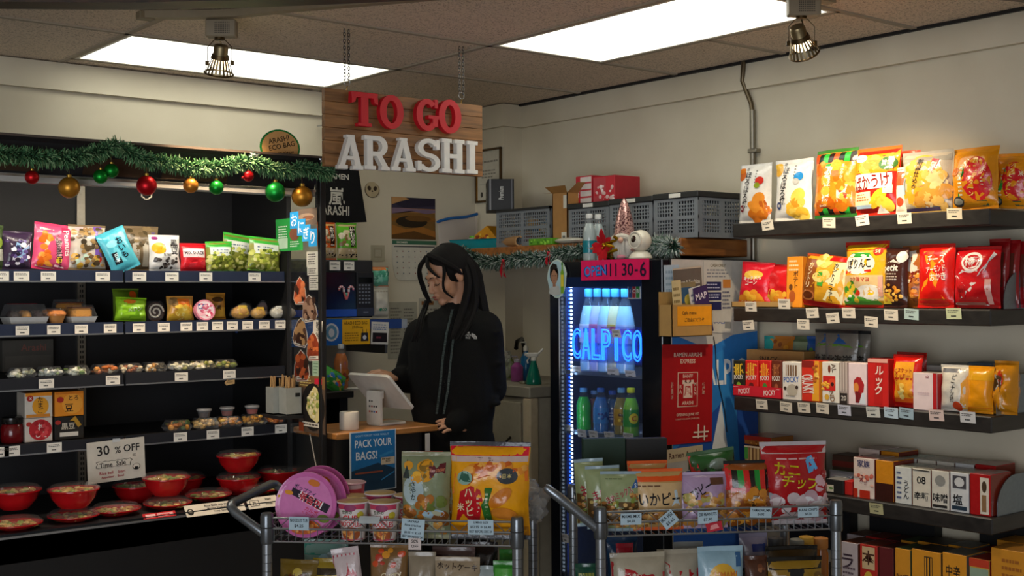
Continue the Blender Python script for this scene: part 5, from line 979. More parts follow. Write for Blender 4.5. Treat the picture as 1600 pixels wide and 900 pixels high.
# ================================================================ shelf above the fridge
XW, ZW0, ZW1, YW0 = -.42, 1.617, 1.690, -1.775
t_ = thing('wood_shelf', 'orange brown wooden shelf along the right wall above the drinks fridge', 'shelf', (0, 0, 0))
m = MB(); m.box(XW, -.001, YW0, -.251, ZW0, ZW1, SHELFWOOD, .004); m.box(XW, -.121, -.25, -.001, ZW0, ZW1, SHELFWOOD, .004); m.build('board', t_, smooth=False)
ZS = ZW1+.001
def crate(lab, u0, u1, vt, X, depth_=.27, y0=None, y1=None, h=None, label=True, col='72777c', lidded=True, inside=None):
    a = onx(u0, vt, X); c = onx(u1, vt, X); yA, yB = (y0 if y0 is not None else a.y), (y1 if y1 is not None else c.y)
    L = abs(yA-yB); h = h or (a.z+c.z)/2-ZS; t = thing('storage_crate', lab, 'crate', (X, (yA+yB)/2, ZS), -PI/2, 'grey folding crates above the fridge')
    MT = mat(col, 'card'); DK = mat('1c1d1e', 'card'); lid = .026 if lidded else .012
    def face(m, w, T):
        hb = h-lid; hw = w/2
        K_ = [0]
        def bx(a0, a1, z0, z1, d=.008): K_[0] += 1; m.box(a0, a1, .0005+.00012*(K_[0] % 9) if d > .006 else .002+.0004*(z1-z0 > .01), d, z0, z1, MT)
        m.T = T
        bx(-hw, hw, 0, .022); bx(-hw, hw, hb*.47, hb*.56); bx(-hw, hw, hb-.012, hb); bx(-hw, -hw+.022, 0, hb); bx(hw-.022, hw, 0, hb); 
        if w > .2: bx(-.012, .012, 0, hb)
        for z0, z1 in ((.022, hb*.47), (hb*.56, hb-.012)):
            nz = 4; nx = int(w/.0155)
            for k in range(1, nz): z = z0+(z1-z0)*k/nz; bx(-hw+.02, hw-.02, z-.0028, z+.0028, .005)
            for k in range(1, nx): x = -hw+w*k/nx; bx(x-.003, x+.003, z0, z1, .005)
        m.T = None
    m = MB(); face(m, L, Matrix.Translation((0, 0, 0))); m.build('front_wall', t, smooth=False)
    m = MB(); face(m, L, Matrix.Translation((0, depth_, 0)) @ Matrix.Rotation(PI, 4, 'Z')); m.build('back_wall', t, smooth=False)
    for s in (1, -1):
        m = MB(); face(m, depth_-.016, Matrix.Translation((s*L/2, depth_/2, 0)) @ Matrix.Rotation(s*PI/2, 4, 'Z')); m.build('end_wall', t, smooth=False)
    m = MB(); m.box(-L/2+.004, L/2-.004, .006, depth_-.006, 0, .006, DK); m.build('floor_panel', t, smooth=False)
    m = MB()
    if lidded: m.box(-L/2-.004, L/2+.004, -.005, depth_+.005, h-lid, h, DK, .004)
    else:
        for (a0, a1, b0, b1) in ((-L/2, L/2, -.003, .012), (-L/2, L/2, depth_-.012, depth_), (-L/2, -L/2+.012, 0, depth_), (L/2-.012, L/2, 0, depth_)): m.box(a0, a1, b0, b1, h-lid, h, DK)
    m.build('lid' if lidded else 'rim', t, smooth=False)
    if label:
        m = MB(); m.box(-.03, .035, -.0065, -.005, h-lid+.004, h-.005, mat('d8d6cc', 'paper')); m.build('label', t, smooth=False)
    if inside:
        m = MB(); rr = random.Random(int(u0))
        for k in range(26): m.box(*(lambda x, y, z, s: (x-s, x+s, y-s, y+s, z, z+s*1.6))(rr.uniform(-L/2+.04, L/2-.04), rr.uniform(.04, depth_-.05), rr.uniform(.01, h*.62), rr.uniform(.012, .026)), mat(rr.choice(inside)), .003)
        m.build('contents', t, smooth=False)['kind'] = 'stuff'
    return t
crate('grey folding crate with colourful contents, farthest left, under the black tea box', 775, 858, 306, -.36, inside=['2a6a9a', 'c8c0a8', 'd8a03a', 'b04a2a', 'e0dcd0', '6a8a3a'], label=False, lidded=False, h=.185)
crate('grey folding crate under the red and white boxes', 888, 951, 303, -.38, h=.182, inside=['8a3a3a', 'c0b8a8', '6a6a70'])
crate('grey folding crate behind the glittery gnome', 952, 1019, 297, -.385, h=.186)
crate('grey folding crate at the near end of the shelf, showing its end wall', 1021, 1090, 291, -.39, h=.190, depth_=.30)
# black tea box on the first crate
p = onx(797, 305, -.35); hbx = onx(797, 263, -.35).z-p.z
o = carton('tea_box', 'black box with white lettering and silver edges, tilted on the leftmost crate', 'box', .13, .155, .26, '16161a', [('t', 'Premium', -.0, .55, .16, 'c9c9c4', 90, .5), ('r', -.44, .0, -.38, 1, '8a8a8c'), ('r', .40, 0, .43, 1, '6a6a70')], (-.34, p.y+.05, ZS+.188), -PI/2-.15, sart=[('t', 'Tea', -.2, .5, .3, 'c9c9c4', 90)], lean=.0, roll=.0)
o.rotation_euler = (Matrix.Rotation(-PI/2+.95, 3, 'Z') @ Matrix.Rotation(.0, 3, 'Y')).to_euler(); o.location = (-.335, p.y+.09, ZS+.187)
# cardboard box with open flaps
a = onx(862, 365, -.37); c = onx(888, 365, -.37); h = onx(862, 303, -.37).z-ZS; L = abs(a.y-c.y)-.012
t_ = thing('cardboard_box', 'open brown cardboard box standing between two grey crates', 'box', (-.37, (a.y+c.y)/2, ZS), -PI/2); KR = mat('a5763f', 'card')
m = MB(); 
for (x0, x1, y0, y1) in ((-L/2, L/2, 0, .004), (-L/2, L/2, .236, .24), (-L/2, -L/2+.004, 0, .24), (L/2-.004, L/2, 0, .24)): m.box(x0, x1, y0, y1, 0, h, KR)
m.box(-L/2, L/2, 0, .24, 0, .003, KR); m.build('body', t_, smooth=False)
m = MB(); m.add([(-L/2, 0, h), (L/2, 0, h), (L/2+.02, -.03, h+.03), (-L/2-.02, -.03, h+.03)], [(0, 1, 2, 3)], KR); m.add([(-L/2, 0, h), (-L/2, .24, h), (-L/2-.10, .22, h+.02), (-L/2-.10, .02, h+.01)], [(0, 1, 2, 3)], KR); m.add([(L/2, 0, h), (L/2, .24, h), (L/2+.05, .22, h+.05), (L/2+.05, .02, h+.045)], [(0, 1, 2, 3)], KR); m.build('flap', t_, smooth=False)
m = MB(); m.box(L*.12, L*.44, -.0015, 0, .012, .055, mat('d0ccbe', 'paper')); m.box(L*.2, L*.36, -.0022, -.0015, .02, .04, mat('6a6a66', 'paper')); m.box(L*.25, L*.46, -.0015, 0, h*.7, h*.95, mat('c9c5b8', 'paper')); m.build('shipping_label', t_, smooth=False)
# red boxes on the second crate
zc = ZS+.183
for u0, u1, lab in ((899, 925, 'red box with a white striped panel, left of two on the second crate'), (926, 961, 'red and pale striped box in wrap, right of two on the second crate')):
    a = onx(u0, 290, -.30); c = onx(u1, 290, -.30); h = onx((u0+u1)/2, 275, -.30).z-zc
    carton('food_carton', lab, 'box', abs(a.y-c.y)-.004, h, .16, 'c02030', [('r', -.2, .04, .48, .96, 'd9cfca'), ('s', -.2, .05, .48, .06, ['c02030'], 1), ('r', -.2, .22, .48, .28, 'c04048'), ('r', -.2, .47, .48, .53, 'c04048'), ('r', -.2, .72, .48, .78, 'c04048'), ('t', '割箸', -.36, .5, .5, 'e8d8d4', 0, .2, True)] if u0 < 910 else [('r', -.48, .05, .1, .95, 'b83a44'), ('n', -.4, .1, .45, .9, ['d8b0ac', 'e8d8d4', 'c02030'], 24, .07)], (-.30, (a.y+c.y)/2, zc), -PI/2, side='a81a28', top='b83038', group='red boxes on the crate')
# far end of the shelf: zip bag, teal tray, yellow pack, tube, green pack
a = ony(683, 380, -.045); c = ony(745, 380, -.045); zA = ony(684, 347, -.045).z; zB = ony(744, 334, -.045).z; zb0 = ZS
t_ = thing('zip_bag', 'clear zip bag with a blue slider strip leaning against the back wall', 'bag', (a.x, -.045, zb0)); W = c.x-a.x
m = MB(); n = 10; V = []
for j in range(7):
    for i in range(n+1): f = i/n; zt5 = (zA+(zB-zA)*f)-zb0; V.append((W*f, -.03*(1-j/6)+.004*math.sin(i*1.7+j)+(-.022 if j == 0 else 0), zt5*j/6))
m.add(V, [(j*(n+1)+i, j*(n+1)+i+1, (j+1)*(n+1)+i+1, (j+1)*(n+1)+i) for j in range(6) for i in range(n)], clear('d8ccd4', .32, .25)); m.build('bag', t_)
m = MB(); P = [(W*i/n, -.004+.004*math.sin(i*1.7+6), (zA+(zB-zA)*i/n)-zb0+.005*math.sin(i*.6)) for i in range(n+1)]; m.tube(P, .008, mat('1f62a8', 'gloss'), 8); m.build('slider_strip', t_)
pt = onz(738, 386, ZS); t_ = thing('plastic_tray', 'teal plastic tray at the far end of the wooden shelf', 'tray', (-.27, -.36, ZS), -PI/2+.25); TL = mat('1a8c98', 'gloss'); m = MB()
ax = onx(705, 380, -.39).y; bx_ = onx(770, 380, -.39).y; t_.location = (-.30, (ax+bx_)/2+.02, ZS); Lt = abs(ax-bx_)*.92; Dt = .16; Ht = .048
V = []
for (hw, hd, z) in ((Lt/2-.015, Dt/2-.015, 0), (Lt/2, Dt/2, Ht), (Lt/2+.006, Dt/2+.006, Ht+.001), (Lt/2-.003, Dt/2-.003, Ht), (Lt/2-.018, Dt/2-.018, .004)): V += [(-hw, -hd, z), (hw, -hd, z), (hw, hd, z), (-hw, hd, z)]
m.add(V, [(3, 2, 1, 0), (16, 17, 18, 19)]+[(k*4+i, k*4+(i+1) % 4, k*4+4+(i+1) % 4, k*4+4+i) for k in range(4) for i in range(4)], TL); m.build('tray', t_, smooth=False)
tl = t_.location
t_ = thing('wrapped_pack', 'yellow orange wrapped pack lying tilted in the teal tray', 'pack', (tl.x+.0, tl.y-.06, ZS+.02), -PI/2+.2)
m = MB(); m.prism([(-.085, 0), (.10, .0), (.085, .02), (.01, .095), (-.07, .05)], -.04, .06, mat('c98a1e', 'film')); m.v = m.v; paint(m, lambda u, v, off: (u*.15, -.0405-off, .01+v*.07), [('n', -.4, .05, .2, .6, ['c0501e', 'e0b83a', '8a3a1a'], 14, .07)], .15, .07, 'film', True); m.build('pack', t_, smooth=False)
t_ = thing('snack_cup', 'bright green lidded tub beside the yellow pack in the teal tray', 'tub', (tl.x-.02, tl.y+.05, ZS+.006)); m = MB(); m.lathe([(.022, 0), (.027, .045), (.024, .062), (0, .066)], mat('5fae2a', 'film'), 16); m.build('tub', t_); m = MB(); m.lathe([(.0275, .044), (.029, .046), (.029, .05), (.026, .052)], mat('d8d4c8'), 16); m.build('rim', t_)
pe = onx(812, 370, -.37); pl = onz(772, 384, ZS+.026)
t_ = thing('cardboard_tube', 'brown cardboard tube lying on the wooden shelf, open end towards the aisle', 'tube', (-.37, pe.y, ZS+.026)); dv = Vector((-.372, pe.y, 0))-Vector((-.30, pe.y+.27, 0)); dv.normalize()
m = MB(); R1, R2 = .026, .019; e0 = Vector((0, 0, 0)); e1 = -dv*.26
m.tube([e0, e1], R1, mat('a57c50', 'card'), 22, False); m.tube([e0, e1], R2, mat('7a5836', 'card'), 22, False)
side = dv.cross(Vector((0, 0, 1))).normalized(); V = []
for k in range(22): an = 2*PI*k/22; q = side*math.cos(an)+Vector((0, 0, 1))*math.sin(an); V += [q*R1, q*R2]
m.add(V, [(2*k, (2*k+2) % 44, (2*k+3) % 44, 2*k+1) for k in range(22)], mat('b58d60', 'card')); m.build('tube', t_)
a = onx(830, 376, -.40); c = onx(866, 376, -.40); carton('green_pack', 'flat bright green pack lying in front of the leftmost crate', 'pack', abs(a.y-c.y), .03, .05, '5a9a1e', [('n', -.4, .2, .4, .8, ['8ac83a', '3f7a14'], 12, .05)], (-.415, (a.y+c.y)/2, ZS), -PI/2)
a = onx(872, 376, -.40); t_ = thing('white_pouch', 'flat white pouch lying in front of the cardboard box', 'pouch', (-.395, a.y-.07, ZS)); m = MB(); m.ell((0, 0, .014), (.035, .10, .014), mat('c9c5b5', 'film'), 16, 8, .15, 2); m.build('pouch', t_)
# frosted garland along the shelf edge with two red ribbons
gp2 = [onx(u, v, XW-.03) for u, v in ((716, 392), (735, 402), (760, 410), (790, 408), (815, 404), (845, 404), (870, 398), (895, 394), (915, 392))]
garland('frosted green tinsel garland hung along the wooden shelf edge', gp2, .03, 3600, [('1f4030', '8a9a90'), ('173325', '3d5a48'), ('264a38', 'c4ccc4'), ('1a3a2a', '5a7060')], blade=.042)
pb = onx(1040, 386, XW-.05); gp3 = [pb+Vector((0, .10, -.01)), pb+Vector((0, .05, .01)), pb, pb+Vector((0, -.05, .0))]
garland('bunch of frosted green tinsel beside the astronaut figure', gp3, .03, 1500, [('1f4030', 'b4beb6'), ('173325', '5d7a68'), ('264a38', 'd4dcd4')], blade=.05)
for u, v, lab in ((786, 410, 'red ribbon on the frosted garland, the longer left one'), (857, 398, 'red ribbon on the frosted garland, the shorter right one')):
    p = onx(u, v, XW-.06); t_ = thing('ribbon', lab, 'ribbon', p); L = .075 if u < 800 else .05; m = MB()
    for s in (-1, 1): V = [(0, s*.002, .01), (0, s*.014, .0), (-.004, s*.016+.006, -L*.55), (0, s*.02-.006, -L), (-.003, s*.004, -L*.85), (0, s*.004, -L*.4)]; m.add(V, [(0, 1, 2, 5), (5, 2, 3, 4)], mat('a81626', 'film'))
    m.build('tails', t_, smooth=False); m = MB(); m.ell((0, 0, .008), (.007, .010, .008), mat('b81a2a', 'film'), 10, 6); m.build('knot', t_)
# framed certificate on the corner column
XF = -.12; a = onx(742, 318, XF-.008); c = onx(784, 229, XF-.008); y0, y1 = max(-.235, c.y), min(-.012, a.y)
t_ = thing('framed_certificate', 'framed white certificate on the corner column behind the black tea box', 'picture frame', (XF, (y0+y1)/2, (a.z+c.z)/2), -PI/2); w_, h_ = y1-y0, c.z-a.z
m = MB(); e = .012
for (x0, x1, z0, z1) in ((-w_/2, w_/2, -h_/2, -h_/2+e), (-w_/2, w_/2, h_/2-e, h_/2), (-w_/2, -w_/2+e, -h_/2, h_/2), (w_/2-e, w_/2, -h_/2, h_/2)): m.box(x0, x1, -.016, -.001, z0, z1, mat('4a3416', 'gloss'), .003)
m.box(-w_/2+e, -w_/2+e+.004, -.012, -.001, -h_/2+e, h_/2-e, mat('b8862f', 'metal')); m.build('frame', t_, smooth=False)
m = MB(); m.box(-w_/2+e, w_/2-e, -.006, -.002, -h_/2+e, h_/2-e, mat('c5bfae', 'paper')); paint(m, lambda u, v, off: (u*w_, -.0062-off, (v-.5)*h_), [('l', -.3, .72, .36, .8, '8a8578', 1), ('l', -.26, .44, .3, .62, '8a8578', 3), ('r', -.36, .34, .4, .345, '8a8578'), ('e', -.26, .15, .05, .05, '4a463e')], w_, h_, 'paper', True); m.build('certificate', t_, smooth=False)
# ================================================================ drinks fridge
FX = -.62; FN = onx(1033, 405, FX).y; FFR = onx(857, 410, FX).y; FZ = 1.602; FL = FFR-FN
FR_ = thing('drinks_fridge', 'tall black glass-door drinks fridge lit blue inside, against the right wall', 'fridge', (FX, (FN+FFR)/2, 0), -PI/2)   # local x: towards the viewer, local y: into the wall
D = .578; hx = FL/2; BL = mat('101013', 'card'); BLG = mat('14161c', 'gloss'); INS = mat('1b2b52', 'card')
m = MB(); m.box(-hx, -hx+.035, .05, D, .05, FZ, BL); m.box(hx-.035, hx, .05, D, .05, FZ, BL); m.box(-hx, hx, .05, D, FZ-.05, FZ, BL, .004); m.box(-hx, hx, .05, D, .05, .16, BL); m.box(-hx, hx, D-.04, D, .05, FZ, BL)
m.build('cabinet', FR_, smooth=False)
m = MB(); m.box(-hx+.036, hx-.036, D-.05, D-.041, .16, FZ-.05, INS); m.box(-hx+.035, -hx+.04, .055, D-.05, .16, FZ-.05, INS); m.box(hx-.04, hx-.035, .055, D-.05, .16, FZ-.05, INS); m.build('liner', FR_, smooth=False)
vx = lambda u: -(onx(u, 550, FX).y-(FN+FFR)/2)      # photo column to local x on the door plane
dl, dr = vx(873), vx(1001); zt6 = onx(930, 437, FX).z
m = MB(); m.box(-hx, dl, .004, .045, .06, FZ-.004, BLG, .003); m.box(dr, hx, .004, .045, .06, FZ-.004, BLG, .003); m.box(dl, dr, .004, .045, zt6, FZ-.004, BLG, .003); m.box(dl, dr, .004, .045, .06, .2, BLG, .003); m.build('door_frame', FR_, smooth=False)
m = MB(); m.box(dl, dr, .020, .025, .2, zt6, clear('cfe4ff', .02, .03)); m.build('door_glass', FR_, smooth=False)
m = MB(); m.box(dl, dr, .0015, .0035, zt6-.03, zt6+.012, mat('16264a', 'gloss')); m.build('header_strip', FR_, smooth=False)
LEDM = emat('cfe6ff', 5); LEDB = emat('2a62ff', 2.5)
m = MB(); xs = vx(880)
for k in range(74): z = .25+k*.0172; m.box(xs-.0045, xs+.0045, .046, .050, z, z+.009, LEDM)
m.build('led_strip', FR_, smooth=False)
m = MB(); xs2 = vx(998)
for k in range(74): z = .25+k*.0172; m.box(hx-.05, hx-.044, .06, .066, z, z+.008, LEDB); m.box(-hx+.044, -hx+.05, .075, .081, z, z+.008, LEDB)
m.build('side_led_strip', FR_, smooth=False)
SH1, SH2 = onx(930, 583, FX+.06).z, onx(930, 678, FX+.06).z
for z in (SH1, SH2, SH2-.27):
    m = MB()
    for k in range(22): y = .07+k*.022; m.box(-hx+.04, hx-.04, y, y+.004, z-.006, z-.002, mat('c4ccd8', 'wire'))
    m.box(-hx+.04, hx-.04, .06, .066, z-.012, z+.006, mat('8aa0c0', 'wire')); m.build('wire_shelf', FR_, smooth=False)
# illuminated tube lettering on the inside of the glass
m = MB(); za, zb_ = onx(940, 514, FX+.03).z, onx(940, 563, FX+.03).z; xa, xb = vx(884), vx(995); NEON = emat('1c66ff', 3.6)
V, F, asp = glyphs('CALPICO', .028); hN = za-zb_; 
for k, ch in enumerate('CALPICO'):
    V, F, asp = glyphs(ch, .022); wN = (xb-xa)/7.0; cx = xa+wN*(k+.5); sx = min(1, wN*.86/(asp*hN)); 
    if ch == 'I': sx = min(1, wN*.3/(asp*hN))
    m.add([(cx+a*hN*sx, .034-c_*hN, (za+zb_)/2+b_*hN) for a, b_, c_ in V], F, NEON)
m.build('neon_lettering', FR_)
m = MB(); m.box(xa-.01, xb+.01, .0415, .0435, zb_-.012, za+.012, clear('1a48d0', .12, .1)); m.build('neon_backing', FR_, smooth=False)
# round card sticker group on the glass
p = onx(986, 454, FX); m = MB(); a0 = vx(977); a1 = vx(997); z0 = onx(986, 467, FX).z; z1 = onx(986, 443, FX).z
m.box(a0, a1, .0165, .0185, z0, z1, mat('b9bec4', 'paper'))
for k, c in enumerate(('1c3f7a', '8a1c30', '2a7a3a')): x0 = a0+(a1-a0)*(.06+.3*k); m.box(x0, x0+(a1-a0)*.26, .0155, .0165, z0+.004, z1-.004, mat(c)); m.text('JCB'[k], mat('d8dce0'), .016, (x0+(a1-a0)*.13, .015, (z0+z1)/2))
m.build('payment_sticker', FR_, smooth=False)
def flab(u, v, w, h, lab, yo=.058):
    p = onx(u, v, FX+yo); return ptag((FX+yo, p.y, p.z), (0, -1, 0), (-.2, 0, 1), w, h, lab, 2, 'c9ccd0', 'price tags inside the fridge')
for u, v, w, lab in ((901, 578, .055, 'under the bottles, left on the upper fridge shelf'), (958, 582, .07, 'in the middle of the upper fridge shelf'), (985, 585, .06, 'at the right of the upper fridge shelf'), (883, 669, .11, 'wide one at the left of the lower fridge shelf'), (909, 677, .055, 'under the bright green bottle in the fridge'), (927, 679, .055, 'under the blue bottle in the fridge'), (952, 681, .06, 'in the middle of the lower fridge shelf'), (982, 683, .06, 'at the right of the lower fridge shelf'), (963, 521, .05, 'taped to the fridge glass over the blue lettering')):
    flab(u, v, w, .034, lab, .058 if v > 530 else .014)
for u, v, lab in ((905, 748, 'low on the left fridge edge behind the cart'), (883, 841, 'lowest on the left fridge edge behind the cart')):
    flab(u, v, .05, .04, lab, .014)
# bottles
bz1, bz2 = SH1+.001, SH2+.001
BT = [(920, .12, '9fd4ea', 'd8e8ee', [('r', -.5, .55, .5, .8, '2a8ad0')], 'leftmost in the upper row, blue label'), (934, .13, 'b8c4e8', 'd87aa0', [('r', -.5, .5, .5, .8, 'b02a6a'), ('n', -.4, .1, .4, .4, ['e8b0c8'], 6, .12)], 'second in the upper row, pink label'), (948, .12, 'a8d8ea', 'c8b8d8', [('r', -.5, .5, .5, .85, 'a02a5a')], 'third in the upper row, crimson label'), (962, .13, 'd8d8a8', 'd0b040', [('r', -.5, .55, .5, .9, 'c03a2a'), ('e', 0, .6, .3, .2, '4a9a3a')], 'fourth in the upper row, red and green label'), (977, .12, 'a8d8ea', 'b0c8dc', [('r', -.5, .5, .5, .8, '8a5a9a')], 'right end of the upper row')]
for u, xo, liq, lc, art, lab in BT:
    p = onx(u, 500, FX+xo); h = onx(u, 451, FX+xo).z-bz1; bottle('drink_bottle', 'large sky blue capped bottle, '+lab, (FX+xo, p.y, bz1), h, .041, liq, '3a9ae0', lc, art, 'large bottles on the upper fridge shelf', 'cfe4f4', .36, (.5, .82))
BT2 = [(912, .12, '22c43a', '5aa8e0', None, None, 'bright green bottle with a light blue cap', '22b03a'), (929, .2, '9a6a5a', '6a9ad0', 'b06a5a', None, 'dull pink bottle behind the blue bottle', None), (939, .12, '2f7ac8', '2a6ac0', '3a8ad8', [('n', -.4, .2, .4, .8, ['8ac0f0', '1a4a9a'], 8, .12)], 'clear blue bottle in front of the pink one', None), (957, .19, '3a6a9a', '2a5ac0', '3f5a9a', [('l', -.4, .2, .4, .8, 'b8c8e0', 3)], 'dark blue bottle with a striped label', None), (971, .12, '8a7a2a', '6ab0e0', 'b08a1e', [('n', -.4, .1, .4, .9, ['e0c03a', '5a3a14'], 8, .14)], 'amber bottle with a yellow label', None), (986, .10, '7ac82a', 'd8e020', '2f9a3a', [('e', 0, .5, .32, .3, 'e8d82a'), ('t', 'C', 0, .5, .3, 'c03a1a')], 'green bottle with a yellow cap and round yellow badge', None)]
for u, xo, liq, cap, lc, art, lab, fl in BT2:
    p = onx(u, 640, FX+xo); h = onx(u, 606 if u not in (929, 957) else 610, FX+xo).z-bz2; bottle('drink_bottle', lab+', lower fridge shelf', (FX+xo, p.y, bz2), h, .034, liq, cap, lc, art, 'small bottles on the lower fridge shelf', 'cfe4f4', .4, (.3, .8))
for u, xo, liq, cap, lab in ((948, .3, '6a2a3a', 'a03040', 'dim red bottle far back on the upper fridge shelf'), (958, .36, '3a5a7a', '6a8aa0', 'dim blue bottle far back left on the upper fridge shelf')):
    p = onx(u, 560, FX+xo); bottle('drink_bottle', lab, (FX+xo, p.y, bz1), .2, .034, liq, cap, '4a3a50', None, 'small bottles at the back of the fridge')
# lamp of the fridge itself
fl_ = bpy.data.lights.new('fridge_lamp', 'AREA'); fl_.shape = 'RECTANGLE'; fl_.size = .5; fl_.size_y = .05; fl_.energy = 2.5; fl_.color = (.35, .6, 1)
fo = bpy.data.objects.new('fridge_lamp', fl_); COL.objects.link(fo); fo.parent = FR_; fo.location = (0, .07, FZ-.06); fo.rotation_euler = (.35, 0, 0)
# pink opening-hours sign and the portrait cut-out
a = onx(908, 422, FX-.004); c = onx(1014, 418, FX-.004); z1 = onx(960, 405.5, FX-.004).z; z0 = onx(960, 437.5, FX-.004).z
card('hours_sign', 'neon pink sign reading OPEN 11 30 to 6 on top of the fridge door', 'sign', (FX-.004, (a.y+c.y)/2, (z0+z1)/2), (0, -1, 0), (0, 0, 1), abs(a.y-c.y), z1-z0, 'e8155e', [('t', 'OPEN', -.28, .46, .56, '1a1f6a', 3, .36), ('t', 'OPEN', -.285, .47, .50, '2a8ae0', 3, .33), ('t', '11', -.01, .5, .62, '241030', 0, .1), ('t', '30', .20, .5, .62, '241030', 0, .18), ('t', '-', .325, .45, .1, '241030'), ('t', '6', .42, .5, .72, '241030')], th=.002)
pg = [(.5*math.cos(t)*(1 if math.sin(t) > 0 else .9), .5+.5*math.sin(t)) for t in [2*PI*i/24 for i in range(24)]]
a = onx(855, 436, FX-.006); c = onx(886, 436, FX-.006); z1 = onx(870, 405, FX-.006).z; z0 = onx(870, 466, FX-.006).z
card('portrait_cutout', 'cut-out card of a dark haired person beside a green bottle, on the fridge corner', 'cut-out', (FX-.006, (a.y+c.y)/2, (z0+z1)/2), (0, -1, 0), (0, 0, 1), abs(a.y-c.y), z1-z0, 'c4d4c8', [('e', -.02, .5, .44, .46, 'a8c4cc'), ('p', [(-.42, .12), (-.1, .06), (.18, .1), (.1, .3), (-.12, .34), (-.36, .26)], 'b8b8b4'), ('e', -.14, .62, .22, .24, '1e1814'), ('e', -.13, .55, .16, .2, 'a87a5e'), ('p', [(-.34, .6), (-.2, .76), (0, .74), (.06, .6), (0, .86), (-.2, .9), (-.34, .8)], '1e1814'), ('r', -.2, .3, -.06, .4, '9a6e54'), ('r', -.22, .57, -.16, .585, '2a1c16'), ('r', -.10, .57, -.04, .585, '2a1c16'), ('r', -.17, .455, -.09, .47, '8a4a40'), ('p', [(.2, .12), (.36, .12), (.36, .66), (.31, .74), (.31, .84), (.25, .84), (.25, .74), (.2, .66)], '7aa82a'), ('r', .21, .3, .35, .6, 'd8c83a'), ('r', .24, .84, .32, .92, '3a7a2a')], poly=pg)
# ---------------- things on the fridge top
zf = FZ+.001
for u, lab in ((921, 'clear water bottle with a teal label and white cap, left of two on the fridge'), (935, 'clear water bottle with a teal label and white cap, right of two on the fridge')):
    p = onz(u, 398, zf); p = onx(u, 398, FX+.1); bottle('water_bottle', lab, (FX+.1+(0 if u < 930 else .06), onx(u, 390, FX+.1+(0 if u < 930 else .06)).y, zf), .205, .029, 'a8b4b4', 'd4d4d0', '1a7a86', [('p', [(-.4, .4), (.1, .5), (.4, .3), (0, .2)], 'c0502a')], 'water bottles on the fridge top', 'e8f0f0', .42)
# gnome with a glittery hat
p = onx(976, 402, FX+.10); G = thing('gnome_figure', 'gnome figure with a glittery pink cone hat and white beard on the fridge', 'figurine', (p.x, p.y, zf), -PI/2+.5)
sc1 = (onx(976, 309, FX+.1).z-zf)/.24
def f_seq(nt, b_):
    tc = nt.nodes.new('ShaderNodeTexCoord'); v = nt.nodes.new('ShaderNodeTexVoronoi'); v.inputs['Scale'].default_value = 210; nt.links.new(tc.outputs['Object'], v.inputs['Vector']); cr = nt.nodes.new('ShaderNodeValToRGB')
    for e_, (po, c) in zip((cr.color_ramp.elements[0], cr.color_ramp.elements[1]), ((.25, '5a2a30'), (.5, 'e0b0a8'))): e_.position = po; e_.color = lin(c)
    nt.links.new(v.outputs['Color'], cr.inputs[0]); nt.links.new(cr.outputs[0], b_.inputs['Base Color']); b_.inputs['Metallic'].default_value = .6; b_.inputs['Roughness'].default_value = .25
    bp = nt.nodes.new('ShaderNodeBump'); bp.inputs['Strength'].default_value = 1; bp.inputs['Distance'].default_value = .004; nt.links.new(v.outputs['Color'], bp.inputs['Height']); nt.links.new(bp.outputs[0], b_.inputs['Normal'])
m = MB(); q = sc1; m.lathe([(.043*q, .085*q), (.041*q, .10*q), (.034*q, .15*q), (.024*q, .19*q), (.014*q, .22*q), (.006*q, .236*q), (0, .24*q)], nodemat('sequins', f_seq), 24); m.build('hat', G)
m = MB(); m.tube([(.043*q*math.cos(t), .043*q*math.sin(t), (.085+.006*math.sin(3*t))*q) for t in [2*PI*i/24 for i in range(24)]], .011*q, mat('d8d2c4', 'cloth'), 8, closed=True); m.build('hat_brim', G)
m = MB(); m.lathe([(.036*q, 0), (.044*q, .01*q), (.042*q, .05*q), (.034*q, .085*q)], mat('b9b4ac', 'cloth'), 20); m.build('body', G)
m = MB()
for k in range(44): a = -PI/2+random.uniform(-.95, .95); r = .040*q; x, y = r*math.cos(a), r*math.sin(a); m.tube([(x*.9, y*.9, .082*q), (x*1.15, y*1.2, .05*q), (x*1.0, y*1.05, random.uniform(.004, .02)*q)], [.006*q, .007*q, .002*q], mat('cfc9c0', 'cloth'), 5)
m.build('beard', G)
m = MB(); m.ell((0, -.052*q, .075*q), (.011*q, .011*q, .011*q), mat('d8a890', 'skin'), 12, 8); m.build('nose', G)
m = MB(); m.tube([(.034*q, -.02*q, .07*q), (.05*q, -.03*q, .05*q), (.046*q, -.038*q, .034*q)], [.012*q, .011*q, .012*q], mat('d8a898', 'cloth'), 8); m.ell((.0, -.046*q, .01*q), (.018*q, .012*q, .01*q), mat('d88a98', 'cloth'), 10, 6); m.build('mitten', G)
# astronaut helmet figure
p = onx(1001, 399, FX+.05); A_ = thing('astronaut_figure', 'glossy white astronaut helmet figure with a dark visor on the fridge', 'figurine', (p.x, p.y, zf), -PI/2+.05); IV = mat('ddd6c4', 'gloss'); q = (onx(1001, 359, FX+.05).z-zf)/.10
m = MB(); m.lathe([(.040*q, 0), (.041*q, .004*q), (.034*q, .018*q), (.024*q, .026*q)], IV, 24); m.build('base', A_)
m = MB(); m.ell((0, 0, .062*q), (.038*q, .038*q, .038*q), IV, 28, 18); m.build('helmet', A_)
m = MB(); n = 24; cz = .064*q; V = []
for k in range(n): a = 2*PI*k/n; V.append((.027*q*math.cos(a), -.0285*q, cz+.027*q*math.sin(a)))
m.tube(V, .0035*q, IV, 8, closed=True); m.build('visor_rim', A_)
m = MB(); m.ell((0, -.006*q, cz), (.0285*q, .033*q, .0285*q), mat('2a1a14', 'gloss'), 20, 12); m.build('visor', A_)
